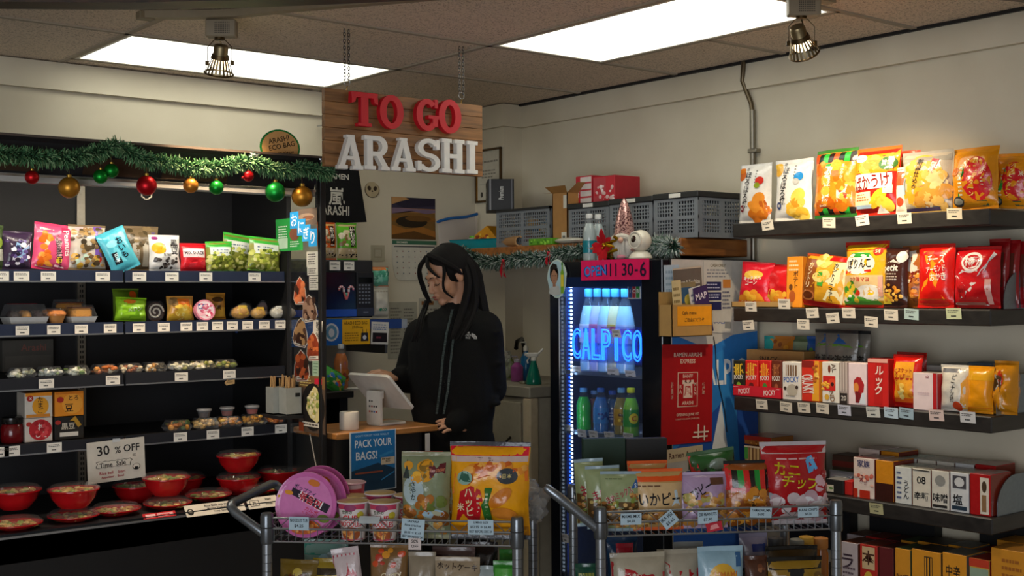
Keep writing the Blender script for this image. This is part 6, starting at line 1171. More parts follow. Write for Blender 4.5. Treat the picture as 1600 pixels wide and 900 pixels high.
# poinsettia and gold ribbon
p = onx(946, 385, FX+.06); P_ = thing('poinsettia', 'red fabric poinsettia with a gold centre leaning beside the gnome', 'artificial flower', (p.x, p.y, zf+.06), -PI/2)
m = MB(); rr = random.Random(3)
for k in range(11):
    a = 2*PI*k/11+rr.uniform(-.2, .2); L = rr.uniform(.05, .085); d = Vector((math.cos(a), -.35, math.sin(a))).normalized(); s_ = d.cross(Vector((0, 1, 0))).normalized(); n_ = Vector((0, -1, 0))
    V = [(0, 0, 0)]+[tuple(d*L*f+s_*wd*L+n_*.008*math.sin(f*3)) for f, wd in ((.3, .14), (.6, .22), (.85, .12))]+[tuple(d*L)]+[tuple(d*L*f-s_*wd*L+n_*.008*math.sin(f*3)) for f, wd in ((.85, .12), (.6, .22), (.3, .14))]
    m.add(V, [(0, 1, 7), (1, 2, 6, 7), (2, 3, 5, 6), (3, 4, 5)], mat('c01420', 'cloth'))
m.build('petals', P_); m = MB()
for k in range(7): m.ell((rr.uniform(-.01, .01), -.012, rr.uniform(-.01, .01)), (.005, .005, .005), mat('c8a02a', 'metal'), 8, 6)
m.build('centre', P_)
p = onx(956, 392, FX+.04); m = MB(); rr = random.Random(8)
m.tube([(0, .03*math.cos(t*.7)-.0, .004+.075*t/14+.0*math.sin(t)) if False else (.012*math.sin(t*1.3), .028*math.sin(t*.9), .006+.0068*t) for t in range(14)], .007, mat('b89018', 'metal'), 6)
tag(m.build('gold_ribbon', None, (p.x, p.y, zf+.002)), 'curled shiny gold ribbon standing left of the gnome on the fridge', 'ribbon')
# ---------------- side of the fridge facing the aisle
YP = FN-.003
MB().box(FX+.055, -.045, YP-.0005, FN, .16, FZ-.004, mat('c4c0ba', 'card')).build('side_print', None, smooth=False)
so = bpy.data.objects['side_print']; so.parent = FR_; so.matrix_parent_inverse = (Matrix.Translation(FR_.location) @ Matrix.Rotation(-PI/2, 4, 'Z')).inverted()
m = MB(); Sp = lambda u, v, off: (FX+.055+(u+.5)*.52, YP-.0006-off, .16+v*(FZ-.17))
vv = lambda v: (ony(1100, v, YP).z-.16)/(FZ-.17)
uu = lambda u: (ony(u, 600, YP).x-FX-.055)/.52-.5
paint(m, Sp, [('p', [(-.5, 0), (.5, 0), (.5, vv(520)), (.2, vv(525)), (-.1, vv(545)), (-.5, vv(520))], '2a7ac8'), ('p', [(-.5, vv(700)), (0, vv(640)), (.5, vv(560)), (.5, 0), (-.5, 0)], '1d50a8'), ('p', [(uu(1112), vv(700)), (uu(1128), vv(620)), (uu(1140), vv(690)), (uu(1150), vv(740)), (uu(1112), vv(740))], 'd8e0e8'), ('p', [(uu(1100), vv(560)), (uu(1130), vv(548)), (uu(1150), vv(640)), (uu(1155), vv(735)), (uu(1140), vv(735)), (uu(1125), vv(620))], '2f86d0'), ('t', 'CALPICO', .12, vv(583), .075, 'e4eaf0', 0, .75), ('n', uu(1050), vv(735), uu(1145), vv(700), ['e8eef4', '8ab8e0'], 18, .012)], .52, FZ-.17, 'card', True); o = m.build('side_artwork', None, smooth=False); o.parent = FR_; o.matrix_parent_inverse = so.matrix_parent_inverse.copy()
def fside(name, lab, cat, u0, u1, v0, v1, base, art, dy=.001, tilt=0, grp=None, th=.001, poly=None): return wallcard(name, lab, cat, u0, u1, v0, v1, base, art, YP-.002-dy, poly, grp, th, tilt)
fside('flyer', 'pale blue flyer at the left behind the brochures on the fridge side', 'flyer', 1038, 1062, 414, 474, 'b4c4d4', [('l', -.4, .1, .4, .9, '90a4b8', 5)], tilt=2)
fside('price_list', 'white price list with blue bands at the right of the brochures', 'flyer', 1100, 1144, 408, 503, 'c9c4bc', [('t', 'CASH ONLY', .0, .93, .05, '6a5a30', 0, .8), ('l', -.4, .72, .4, .88, '8a8a90', 3), ('r', -.42, .52, .1, .66, '2a2a5a'), ('r', .16, .56, .44, .7, 'c8803a'), ('r', -.42, .36, .1, .49, '2a2a5a'), ('r', -.42, .2, .1, .33, '2a2a5a'), ('l', .14, .2, .44, .52, '5a5a70', 5), ('l', -.4, .54, .06, .64, 'b8b8d8', 2), ('l', -.4, .38, .06, .47, 'b8b8d8', 2)], dy=.002)
fside('flyer', 'white flyer with small blue lettering below the price list', 'flyer', 1112, 1146, 485, 520, 'cfcac2', [('t', 'DOCS', -.15, .5, .2, '2a4a9a'), ('r', .1, .2, .4, .5, '8a8a8a'), ('l', -.4, .7, .4, .9, '9a9a9a', 2)], dy=.001, tilt=-3)
# brochure holder box with brochures
Y0 = YP-.075; a = ony(1050, 500, Y0); c = ony(1113, 500, Y0); z0 = ony(1070, 526, Y0).z; z1 = ony(1070, 476, Y0).z; zs2 = ony(1070, 502, Y0).z
t_ = thing('brochure_box', 'cut-open brown cardboard box with an orange label, fixed to the fridge side', 'box', ((a.x+c.x)/2, Y0, z0)); W = c.x-a.x; Hh = z1-z0
m = MB(); KB = mat('b08a50', 'card')
m.box(-W/2, W/2, 0, .003, 0, Hh, KB); m.box(-W/2, W/2, .068, .071, 0, Hh+.05, KB); m.box(-W/2, -W/2+.003, 0, .07, 0, Hh, KB); m.box(W/2-.003, W/2, 0, .07, 0, Hh, KB); m.box(-W/2, W/2, 0, .07, 0, .003, KB); m.build('box', t_, smooth=False)
m = MB(); m.box(-W/2+.03, W/2-.005, -.0012, 0, Hh*.34, Hh*.94, mat('e89a1e', 'paper')); m.text('Cafe menu', mat('5a3a10'), .014, (-.02, -.0018, Hh*.74), maxw=W*.5); m.text('ご自由にどうぞ', mat('5a3a10'), .016, (.01, -.0018, Hh*.52), maxw=W*.66); m.build('label', t_, smooth=False)
bz = z0+.004
for i, (u0, u1, vt, ti, base, art, lab) in enumerate(((1054, 1098, 417, -8, 'c9b8a4', [('r', -.5, .62, .5, .98, '6a6058'), ('t', 'Culture & Tradition', 0, .78, .07, 'd8d4c8', 0, .85), ('r', -.5, .0, .5, .55, 'b0a08c')], 'tan brochure with white script on grey, tallest at the back of the box'), (1062, 1088, 440, -6, '8a7a5a', [('r', -.46, .6, .46, .9, '3a5a7a'), ('e', .1, .66, .3, .12, 'c8b04a'), ('n', -.4, .1, .4, .5, ['b08a5a', '4a3a2a', 'd8c8a0'], 12, .12), ('r', -.1, .3, .2, .4, 'b03030')], 'picture brochure with a blue sky band, front middle of the box'), (1052, 1066, 437, -9, 'd0c090', [('l', -.4, .2, .4, .9, '8a7a50', 6)], 'narrow cream brochure at the left of the box'), (1084, 1102, 447, -22, 'd8d4d0', [('l', -.4, .3, .4, .9, '6a6a8a', 5)], 'white folded leaflet leaning right in the box'), (1091, 1113, 446, -24, '3a2a5a', [('t', 'MAP', 0, .8, .14, 'd8d0e0', 0, .8), ('l', -.4, .2, .4, .6, '9a8ab8', 4)], 'violet map leaflet leaning farthest right in the box'))):
    Y = Y0+.055-i*.011; a = ony(u0, 460, Y); c = ony(u1, 460, Y); zz = ony((u0+u1)/2, vt, Y).z; hB = zz-bz-.006; X = Vector((1, 0, 0)); Z = Vector((0, .0, 1)); R_ = Matrix.Rotation(math.radians(-ti*.0-(-ti)*.5), 3, 'Y')
    card('brochure', lab, 'brochure', ((a.x+c.x)/2-.012*(ti < -15), Y, bz+hB/2+.004), R_ @ X, R_ @ Z, c.x-a.x, hB, base, art, 'brochures in the cardboard box', .002)
fside('opening_poster', 'red poster reading RAMEN ARASHI EXPRESS OPENING JUNE 1ST on the fridge side', 'poster', 1034, 1113, 538, 693, 'a8161c', [('t', 'RAMEN ARASHI', 0, .895, .044, 'e0c4b4', 0, .84), ('t', 'EXPRESS', 0, .83, .044, 'e0c4b4', 0, .5),
      ('r', -.20, .37, .20, .72, 'd8bca8'), ('r', -.185, .378, .185, .712, 'a8161c'), ('t', 'BANFF', 0, .68, .036, 'e0c4b4', 0, .26), ('t', 'ARASHI', 0, .41, .036, 'e0c4b4', 0, .28), ('t', 'RA', -.145, .55, .09, 'e0c4b4', 0, .08, True), ('t', 'MEN', .145, .55, .13, 'e0c4b4', 0, .08, True), ('p', [(-.09, .46), (.09, .46), (.085, .6), (.11, .6), (.11, .64), (.06, .64), (.06, .62), (.03, .62), (.03, .64), (-.03, .64), (-.03, .62), (-.06, .62), (-.06, .64), (-.11, .64), (-.11, .6), (-.085, .6)], 'e0c4b4'), ('t', '風', 0, .53, .10, 'a8161c'), ('t', '拉麺専門店', -.31, .54, .17, 'c89a8a', 0, .06, True), ('t', '麺屋嵐', .31, .55, .12, 'c89a8a', 0, .06, True),
      ('t', 'OPENING JUNE 1ST', .0, .29, .036, 'e0c4b4', 0, .88), ('t', '11 BANFF AVE. BANFF LOWER LEVEL', .0, .25, .016, 'd0a898', 0, .76), ('r', .12, .10, .42, .115, 'e8d8cc'), ('r', .10, .055, .40, .07, 'e8d8cc'), ('r', .20, .045, .225, .19, 'e8d8cc'), ('r', .32, .02, .345, .17, 'e8d8cc')], dy=.002, tilt=-1.5, th=.002)
fside('restaurant_card', 'white card reading RAMEN ARASHI below the red poster on the fridge side', 'card', 1040, 1098, 699, 737, 'a8a8a8', [('r', -.5, .45, .5, 1, 'c0b49a'), ('t', 'Ramen Arashi', 0, .72, .24, '4a2a24', 0, .92), ('p', [(.1, .05), (.3, .05), (.3, .4), (.25, .4), (.25, .2), (.15, .2), (.15, .4), (.1, .4)], '4a3a34')], dy=.002, tilt=1)
m = MB(); m.tube([(p_.x, YP-.006, p_.z) for p_ in [ony(u, v, YP-.006) for u, v in ((1115, 526), (1118, 545), (1119, 575), (1124, 605), (1132, 640), (1136, 675))]], .002, BLACK, 6); tag(m.build('cord'), 'thin black cord hanging on the blue side of the fridge', 'cord')
# ================================================================ snack shelves on the right wall
XS0 = -.36; XI = XS0+.028; YL, YR = -2.0, -3.10
ZT = [1.738, 1.405, 1.052, .717, .375]
SHM = wood('black_shelf', '1a1817', '2b2826', (6, 2, 14), .42)
for i, z in enumerate(ZT):
    nm = ('topmost', 'second', 'third', 'fourth', 'lowest')[i]
    t_ = thing('snack_shelf', 'thick black floating shelf on the right wall, '+nm+' of five', 'shelf', (XS0, YL, z), -PI/2, 'black floating shelves on the right wall')
    L = YL-YR; MB().box(0, L, 0, .355, -.055, 0, SHM, .004).build('board', t_, smooth=False)
    if 0 < i < 4:
        # grey bookend with a rounded front corner at the near end
        m = MB(); f0 = .10 if i == 1 else .05; pr = [(f0, 0), (f0, .03)]+[(f0+.12-.12*math.cos(a), .03+.10*math.sin(a)) for a in [PI/2*k/8 for k in range(9)]]+[(.35, .13), (.35, 0)]
        y0, y1 = L-.012, L-.009; n = len(pr); V = [(y0, y, zz) for y, zz in pr]+[(y1, y, zz) for y, zz in pr]
        m.add(V, [tuple(range(n)), tuple(range(2*n-1, n-1, -1))]+[(k, k+n, (k+1) % n+n, (k+1) % n) for k in range(n)], mat('8c98a4', 'brush')); m.build('bookend', t_, smooth=False)
    if i == 3:
        for a0, a1 in ((.02, .33), (.42, .70), (.88, L-.02)):
            m = MB(); m.box(a0, a1, .30, .352, -.28, -.056, BLACK); m.build('black_panel', t_, smooth=False)  # black panels against the wall below this shelf, gaps left between them
def fitX(u0, u1, vt, X, zb):
    a = onx(u0, vt, X); c = onx(u1, vt, X); return (a.y+c.y)/2, abs(a.y-c.y), (a.z+c.z)/2-zb
def sbag(lab, u0, u1, vt, sh, base, art, dx=0, t=.06, name='snack_bag', cat='snack', rz=0, **kw):
    X = XI+dx; y, w_, h = fitX(u0, u1, vt, X, ZT[sh]); kw.setdefault('group', 'snack packs on the %s right shelf' % ('top', 'second', 'third', 'fourth', 'lowest')[sh])
    return bag(name, lab, cat, w_, h, t, base, art, (X+t*.45, y, ZT[sh]+.003), -PI/2+rz, seed=u0*.21+u1*.13, **kw)
def sbox(lab, u0, u1, vt, sh, base, art, d=.09, dx=0, name='snack_box', cat='snack', n=0, gap=.004, **kw):
    X = XI+dx; y, w_, h = fitX(u0, u1, vt, X, ZT[sh]); kw.setdefault('group', 'snack boxes on the %s right shelf' % ('top', 'second', 'third', 'fourth', 'lowest')[sh])
    o = carton(name, lab, cat, w_-.002, h, d, base, art, (X, y, ZT[sh]+.0008), -PI/2, **kw)
    return o
COOK = lambda c: [('n', .0, .05, .4, .34, c, 7, .15), ('e', .08, .14, .2, .09, c[0]), ('e', .2, .26, .2, .10, c[1], 20), ('e', .3, .12, .16, .08, c[0]), ('e', .22, .38, .2, .11, c[1], 40)]
HORO = lambda c1, c2, c3, dot, dot2: [('r', -.49, .0, -.47, 1, 'd8d4cc'), ('e', -.36, .82, .14, .1, c3), ('e', -.38, .9, .12, .05, c2[0])]+COOK(c2)+[('t', 'ほろほろ焼', -.16, .56, .62, '2a2422', -6, .26, True), ('l', .1, .6, .14, .9, '5a5650', 6), ('e', .24, .7, .12, .07, dot), ('e', .18, .62, .08, .05, dot2), ('e', -.30, .24, .07, .06, c1), ('t', '味', -.30, .24, .05, 'e8e0d8'), ('t', 'III', -.18, .92, .05, '6a6660')]
O1 = ['d8761e', 'e8922e', 'c2601a']; Y1 = ['e8b53a', 'f0cc5a', 'd8982a']
sbag('white biscuit bag with orange biscuits and a red dot, far left of the top shelf', 1147, 1197, 257, 0, 'e8e4dc', HORO('8a2a32', O1, 'c8642a', 'd0382a', '8a9a2a'), film=None, crumple=.07)
sbag('white biscuit bag with orange biscuits standing behind the first one', 1149, 1197, 256, 0, 'e8e4dc', HORO('8a2a32', O1, 'c8642a', 'd0382a', '8a9a2a'), dx=.075, crumple=.07)
sbag('white biscuit bag with yellow biscuits and a blue dot, second from the left', 1203, 1261, 249, 0, 'e8e6e0', HORO('3a4a7a', Y1, 'e0a83a', '2a8ad0', 'b8b8b4'), crumple=.07)
sbag('white biscuit bag with yellow biscuits standing behind the blue dotted one', 1206, 1262, 250, 0, 'e8e6e0', HORO('3a4a7a', Y1, 'e0a83a', '2a8ad0', 'b8b8b4'), dx=.08, crumple=.07)
STR = ['e0561e', '1e2a1c', '2fae3a', '2a1c14']
KAB = [('r', -.49, .12, .49, .8, 'd8861e'), ('n', -.46, .14, .46, .78, ['d8922a', 'cc761a', 'e0a83a', 'c86414'], 36, .12), ('s', -.49, .80, .49, .95, STR, 8), ('s', -.49, .05, .49, .14, STR, 8), ('p', [(-.26, .2), (-.06, .2), (.02, .78), (-.16, .78)], '2fa03a'), ('t', '歌舞伎揚', -.10, .49, .52, 'f0ece0', -4, .2, True), ('t', 'まろやか', .24, .66, .22, 'f5ecd0', 0, .1, True), ('r', .14, .22, .44, .46, 'f0e0c8'), ('n', .18, .26, .42, .44, ['d8523a', 'e8b04a', 'c03a2a'], 7, .06), ('r', -.38, .15, -.02, .2, '8a2a14'), ('t', 'SNACK', -.2, .175, .03, 'f0d8b8')]
sbag('orange rice cracker bag with red green and black striped ends, top shelf', 1264, 1331, 233, 0, 'e8922a', KAB, t=.07, seal='3a7a2a', sealb='2a6a2a')
BAK = [('r', -.49, .62, .49, .95, 'e09416'), ('e', -.1, .74, .26, .14, 'e8b83a', 20), ('e', .05, .7, .3, .1, 'd8860e', -15), ('e', -.32, .84, .14, .06, 'f0ece4'), ('t', 'KURIYAMA', -.32, .84, .02, 'c03a2a'), ('e', .3, .74, .18, .1, '3a6a2a'), ('t', '旨味', .3, .75, .09, 'e8e8d0'), ('r', -.47, .38, .40, .60, 'f2ece4'), ('t', 'ばかうけ', -.04, .48, .21, '8a1c14', 6, .8), ('e', .12, .24, .26, .09, 'f0c22e', 40), ('e', .24, .16, .2, .1, 'f5d248', -30), ('r', -.46, .14, -.04, .34, 'f0dcb8'), ('l', -.4, .2, -.08, .32, 'c8682a', 3), ('r', -.42, .1, -.06, .15, 'a8c4dc'), ('p', [(.02, .02), (.3, .02), (.16, .14)], 'f2ece4'), ('r', .24, .3, .42, .42, 'f0dcc0')]
sbag('red and yellow rice cracker bag with a white name band, top shelf centre', 1326, 1398, 230, 0, 'd82618', BAK, t=.075, seal='e06a2a', sealb='d02a18')
sbag('red rice cracker bag mostly hidden behind the silver bag', 1385, 1428, 236, 0, 'd8482a', [('r', -.4, .5, .4, .9, 'e8a83a'), ('e', 0, .2, .3, .1, 'f0e0c8'), ('t', 'せん', .2, .3, .12, 'f2ece4')], dx=.07)
sbag('thin red and cream packet standing just left of the silver bag', 1396, 1413, 262, 0, 'e8d8c4', [('r', -.4, .6, .4, .95, 'c8522a'), ('e', 0, .25, .34, .1, 'd8482a')], dx=.01, t=.03)
sbag('silver topped bag with a golden oval and puffed rice pieces, top shelf', 1400, 1480, 236, 0, 'b8aC9a'.lower(), [('r', -.49, .82, .49, .95, '9a9488'), ('e', -.04, .5, .44, .44, 'c8a02e'), ('e', -.04, .5, .42, .42, 'cf9a2a'), ('n', -.1, .06, .46, .6, ['c8903a', 'd8ac5a', 'b87a28', 'd8bc84'], 26, .12), ('t', '新潟仕込み', -.12, .62, .5, '3a2a1c', -12, .22, True), ('p', [(.06, .58), (.2, .58), (.3, .84), (.16, .86)], 'a01c24'), ('t', '塩味', .18, .72, .18, 'f0e0d0', -12, .2, True), ('r', -.46, .3, -.38, .56, '8ab4c8'), ('r', -.1, .06, .14, .14, 'd8d0c4'), ('r', -.48, .02, .3, .07, '4a3a5a')], t=.07, seal='a8a298', sealb='b89a5a')
HAP = [('r', -.49, .05, .49, .95, 'dc8c12'), ('p', [(-.30, .16), (-.16, .14), (-.06, .8), (-.18, .82)], '2a8a34'), ('l', -.24, .2, -.14, .74, 'e0e8c8', 9), ('e', .14, .48, .31, .36, 'c81c22', 8), ('t', 'ハッピーターン', .06, .5, .60, 'f2d878', -8, .16, True), ('t', '米', .30, .62, .1, 'f0e0c0'), ('l', .24, .3, .3, .5, 'f0e0c0', 4), ('e', -.34, .6, .10, .07, 'c86a1a', 30), ('e', -.30, .13, .13, .08, '3a3a3c'), ('e', -.3, .13, .1, .05, '8a8a80'), ('r', .12, .05, .32, .13, '4a6a4a')]
sbag('yellow orange bag with a red oval and a green strip, right of the silver bag', 1478, 1550, 230, 0, 'e89a1a', HAP, t=.085, seal='d88a1a', group='yellow cracker bags on the top shelf', crumple=.2)
sbag('yellow orange bag with a red oval at the near end of the top shelf', 1540, 1602, 240, 0, 'e89a1a', HAP, dx=.06, t=.085, seal='d88a1a', group='yellow cracker bags on the top shelf', crumple=.22, roll=.08)
# second shelf
tr = thing('cardboard_tray', 'open brown cardboard tray under the two red bags on the second shelf', 'tray', (XI-.012, (onx(1143, 470, XI-.012).y+onx(1232, 470, XI-.012).y)/2, ZT[1]+.001), -PI/2); L = abs(onx(1143, 470, XI-.012).y-onx(1232, 470, XI-.012).y); m = MB()
for (a0, a1, b0, b1, h) in ((-L/2, L/2, 0, .003, .022), (-L/2, L/2, .197, .2, .05), (-L/2, -L/2+.003, 0, .2, .022), (L/2-.003, L/2, 0, .2, .022)): m.box(a0, a1, b0, b1, 0, h, KB)
m.box(-L/2, L/2, 0, .2, 0, .003, KB); m.build('tray', tr, smooth=False)
CAR = [('n', -.3, .1, .3, .3, ['f0b83a', 'e8962a'], 12, .12), ('p', [(-.44, .02), (.44, .02), (.44, .14), (-.44, .16)], 'e8862a'), ('t', 'CARAMEL CORN', 0, .09, .06, 'f5d8a8', 0, .8), ('e', .0, .7, .3, .1, 'f0c24a'), ('t', 'キャラメル', .0, .62, .1, 'f2e8e0', 5, .6), ('t', 'コーン', .0, .52, .1, 'f2e8e0', 5, .5)]
sbag('red and pink caramel corn bag, far left of the second shelf', 1145, 1196, 410, 1, 'd81c30', CAR, t=.06, dx=.004, lean=.12, roll=.06, seal='b81428')
sbag('plain red caramel corn bag, second from the left on the second shelf', 1186, 1232, 414, 1, 'd01c22', CAR[:3], t=.06, dx=.02, lean=.1, seal='9a1418', roll=.05)
sbox('narrow orange snack box with dark lettering, second shelf', 1227, 1252, 401, 1, 'ec9420', [('l', -.35, .7, .3, .95, 'f5dca8', 3), ('t', 'ポテト', .1, .55, .34, '6a3a10', 0, .36, True), ('e', -.1, .22, .2, .12, 'b0561a'), ('e', -.2, .4, .12, .06, '6a3a10')], .10, .012, side='d8801a', lean=.05)
sbag('yellow brown and red cookie bag with vertical lettering on cream, second shelf', 1243, 1312, 399, 1, 'e0a42a', [('r', -.49, .04, -.14, .95, '8a4a1c'), ('t', 'カントリー', -.30, .55, .56, 'f0d8a8', -4, .15, True), ('n', -.16, .55, .1, .95, ['f0c04a', 'e8a42a', 'f5d880'], 9, .13), ('p', [(.06, .14), (.46, .1), (.46, .9), (.26, .86), (.1, .5)], 'f0e6b8'), ('t', 'カントリーマアム', .26, .5, .72, '2a1c14', -5, .2, True), ('r', -.08, .4, .06, .66, '3fa03a'), ('e', -.3, .2, .16, .1, 'b0683a'), ('e', -.3, .2, .12, .07, '5a2a14'), ('r', -.5, .04, .5, .1, 'c81c1c'), ('r', .1, .9, .5, .97, 'c81c1c')], t=.06, roll=.12, sealb='b81c1c', seal='c84a1c', dx=-.004)
sbag('tall yellow and green bag with a white name patch and a fried egg, second shelf', 1310, 1380, 378, 1, 'f0b41e', [('r', -.5, .86, .5, .95, 'd8261c'), ('e', -.08, .66, .36, .17, 'f2efe0'), ('p', [(-.4, .74), (.24, .74), (.14, .82), (-.26, .82)], '3aa63c'), ('t', 'ぽりんこ', -.08, .66, .16, '1c1410', 4, .56), ('p', [(-.42, .5), (.2, .53), (.2, .57), (-.42, .55)], 'd02a1e'), ('e', .32, .84, .1, .06, 'd8321e'), ('t', '54', .32, .84, .06, 'f5e0b0'), ('r', -.44, .1, .44, .48, 'e8c890'), ('t', 'コク旨マヨ', -.05, .42, .07, 'c0301c', 0, .7), ('e', .16, .22, .28, .12, 'f2eee4'), ('e', .18, .22, .08, .04, 'f0c01e'), ('n', -.44, .1, -.1, .36, ['3a9a34', 'd83a1e', 'e8c83a', '2f8a2a', 'f0e8d8'], 18, .08), ('p', [(-.48, .04), (.4, .04), (.3, .12), (-.1, .16), (-.48, .1)], '5aa83a'), ('r', .36, .16, .44, .46, 'e0a48a')], t=.07, seal='c82a1c', dx=-.002)
sbag('dark brown chocolate stick bag with white lettering, second shelf', 1374, 1412, 388, 1, '40201a', [('t', 'petit', -.1, .64, .14, 'e8e4dc', 0, .7), ('p', [(-.45, .74), (0, .8), (.3, .72), (0, .76)], 'c8c4bc'), ('e', .3, .84, .2, .1, 'e8e4dc'), ('l', -.3, .44, .3, .58, 'b8a898', 3), ('n', -.4, .1, .4, .4, ['e0a03a', 'f0c05a', 'd88a2a'], 20, .08), ('r', -.46, .06, -.1, .24, 'e8c83a')], t=.05)
sbag('brown orange and white crinkled bag between the dark bag and the orange one', 1400, 1440, 385, 1, 'b0642a', [('p', [(-.4, .5), (.3, .6), (.4, .95), (-.2, .9)], 'e8dccc'), ('n', -.45, .1, .45, .6, ['e8963a', 'c86a1e', 'f2d8b0', '7a3a14'], 22, .12), ('t', '揚', .2, .5, .2, '7a1c14')], dx=.03, t=.06, crumple=.24)
sbag('orange bag with red edges and white swirling lettering, second shelf', 1426, 1484, 382, 1, 'd81a14', [('p', [(-.48, .14), (.30, .12), (.26, .9), (-.3, .88)], 'f0961e'), ('p', [(-.1, .62), (.36, .6), (.36, .9), (-.2, .88)], 'e04a1e'), ('t', 'チーズ', .08, .76, .16, 'f2e8d8', 4, .5), ('t', 'アーモンド', .1, .6, .10, 'f2e8d8', 8, .5), ('t', 'おかき', .16, .48, .12, 'f2e8d8', 6, .4), ('r', -.48, .05, .36, .14, 'e0521a')], t=.06)
sbag('large red and white bag with a white crest, near end of the second shelf', 1480, 1552, 386, 1, 'c0141c', [('p', [(-.44, .06), (.28, .04), (.3, .5), (-.36, .52)], 'e4dcdc'), ('p', [(-.42, .5), (.3, .5), (.4, .86), (.0, .6), (-.4, .9)], 'd8d0d4'), ('e', .0, .74, .24, .16, 'e8e0dc'), ('e', .0, .74, .19, .12, 'b81c20'), ('t', '柿', -.06, .75, .15, 'e8e0dc'), ('t', '種', .07, .75, .15, 'e8e0dc'), ('p', [(.14, .5), (.46, .86), (.4, .9), (.3, .6)], 'e4dcdc'), ('t', 'ピリ辛', -.28, .26, .2, '8a1418', 0, .12, True), ('e', -.2, .26, .06, .1, 'b81c20'), ('r', .3, .06, .4, .46, 'e0a8a0'), ('r', -.42, .05, .24, .09, 'c88a7a')], t=.09, seal='b81418')
for k, (u0, u1, lab) in enumerate(((1540, 1572, 'dark red upright packet behind the crested bag, left of three'), (1558, 1588, 'dark red upright packet behind the crested bag, middle of three'), (1572, 1606, 'dark red upright packet behind the crested bag, right of three'))):
    sbag(lab, u0, u1, 374+2*k, 1, '8a1216', [('r', -.3, .3, -.05, .8, '6a3a2a'), ('r', .1, .3, .3, .8, '5a2a20')], dx=.11+.03*k, t=.03, group='dark red packets on the second shelf')
for u0, u1, lab in ((1505, 1545, 'dim red packet far back behind the crested bag'),): sbag(lab, u0, u1, 385, 1, '7a1418', [('r', -.3, .6, .4, .7, 'a89a90')], dx=.16, t=.04)
# third shelf, front row
POK = lambda c, c2, st: [('n', -.4, .62, .4, .92, st, 14, .07), ('s', -.3, .58, .3, .9, st+[c], 9), ('t', 'POCKY', 0, .52, .13, 'f0ece0', 4, .84), ('e', 0, .28, .2, .1, c2), ('l', -.3, .1, .3, .2, 'e8dcd0', 2)]
zt3 = ZT[2]; Xt = XI-.012; ya, yb = onx(1145, 614, Xt).y, onx(1221.5, 614, Xt).y; ht = onx(1180, 604, Xt).z-zt3
tr = thing('display_tray', 'red display tray lettered POCKY holding four biscuit stick boxes', 'tray', (Xt, (ya+yb)/2, zt3+.001), -PI/2); L = abs(ya-yb); m = MB(); RT = mat('d01c30')
for (a0, a1, b0, b1, h) in ((-L/2, L/2, 0, .002, ht), (-L/2, L/2, .098, .1, ht), (-L/2, -L/2+.002, 0, .1, ht), (L/2-.002, L/2, 0, .1, ht)): m.box(a0, a1, b0, b1, 0, h, RT)
m.box(-L/2, L/2, 0, .1, 0, .002, RT); paint(m, lambda u, v, off: (u*L, -off, v*ht), [('t', 'POCKY', -.26, .5, .5, 'f0e0dc', 6, .24), ('t', 'POCKY', .26, .5, .5, 'f0e0dc', 6, .24), ('l', -.48, .8, -.36, .9, 'f0c8c8', 1), ('l', .4, .8, .48, .9, 'f0c8c8', 1)], L, ht, 'card', True); m.build('tray', tr, smooth=False)
for u0, u1, c, c2, st, lab in ((1145.5, 1163, '1c2416', '8ab83a', ['e8c83a', 'd8a82a'], 'black and green biscuit stick box, first in the red tray'), (1164, 1184, 'd8201c', '6a1a1a', ['f0b03a', 'e8922a'], 'red biscuit stick box with a dark badge, second in the red tray'), (1186, 1204, 'd8201c', '4a8a3a', ['f0a02a', 'e87a1e'], 'red biscuit stick box, third in the red tray'), (1205, 1221, '6a2a14', 'a8583a', ['8a4a2a', 'b06a3a'], 'brown biscuit stick box, fourth in the red tray')):
    o = sbox(lab, u0, u1, 565, 2, c, POK(c, c2, st), .028, .0, group='biscuit stick boxes in the red tray'); o.location.z += .003
sbox('white biscuit stick box with blue lettering, beside the red tray', 1222, 1251, 566, 2, 'e4dfd6', [('s', -.3, .64, .3, .92, ['8a6a4a', 'e4dfd6', '5a4030'], 13), ('t', 'POCKY', 0, .54, .15, '1c5cb0', 4, .84), ('e', .05, .26, .3, .16, 'b8b0a0'), ('e', .3, .34, .08, .05, '3a2a20'), ('e', -.34, .3, .08, .05, '3a2a20'), ('l', -.3, .08, .3, .14, '8a8478', 1)], .09, -.006, side='cfc8bc')
sbox('red and yellow chocolate bar box with vertical white lettering', 1252, 1280, 564, 2, 'd8301c', [('p', [(.1, .02), (.5, .02), (.5, 1), (.26, 1)], 'f0a82a'), ('r', -.48, .84, .2, 1, '8a1c14'), ('t', 'CRUNKY', -.14, .42, .34, 'f2ece4', -84, .9), ('n', .2, .5, .46, .9, ['b8621a', 'f5c85a'], 9, .1)], .09, -.004, side='e8982a')
sbox('white almond chocolate box with a red square, middle of the third shelf', 1284, 1311, 566, 2, 'e8e4da', [('t', 'AL', .2, .86, .13, '6a5a4a', -80), ('e', -.06, .83, .08, .1, '7a3a20'), ('r', -.44, .3, .3, .66, 'd0241c'), ('e', .1, .5, .2, .1, 'e04a2a'), ('e', .12, .46, .1, .05, '3a1410'), ('n', -.44, .32, -.1, .5, ['f0b03a', 'c03a1e'], 6, .1), ('t', 'ND', .1, .16, .13, '8a6a4a', -80), ('e', -.2, .14, .14, .07, 'd8a83a')], .10, 0, side='b8a898')
sbox('row of grey striped chocolate bars just right of the almond box', 1312, 1324, 566, 2, 'b8a8a0', [('s', -.45, .3, .45, 1, ['c8bcb4', '9a8a84'], 5), ('r', -.5, 0, .5, .26, '2a2220'), ('t', '20', 0, .14, .12, 'd8d0c8', 0, .7)], .10, 0)
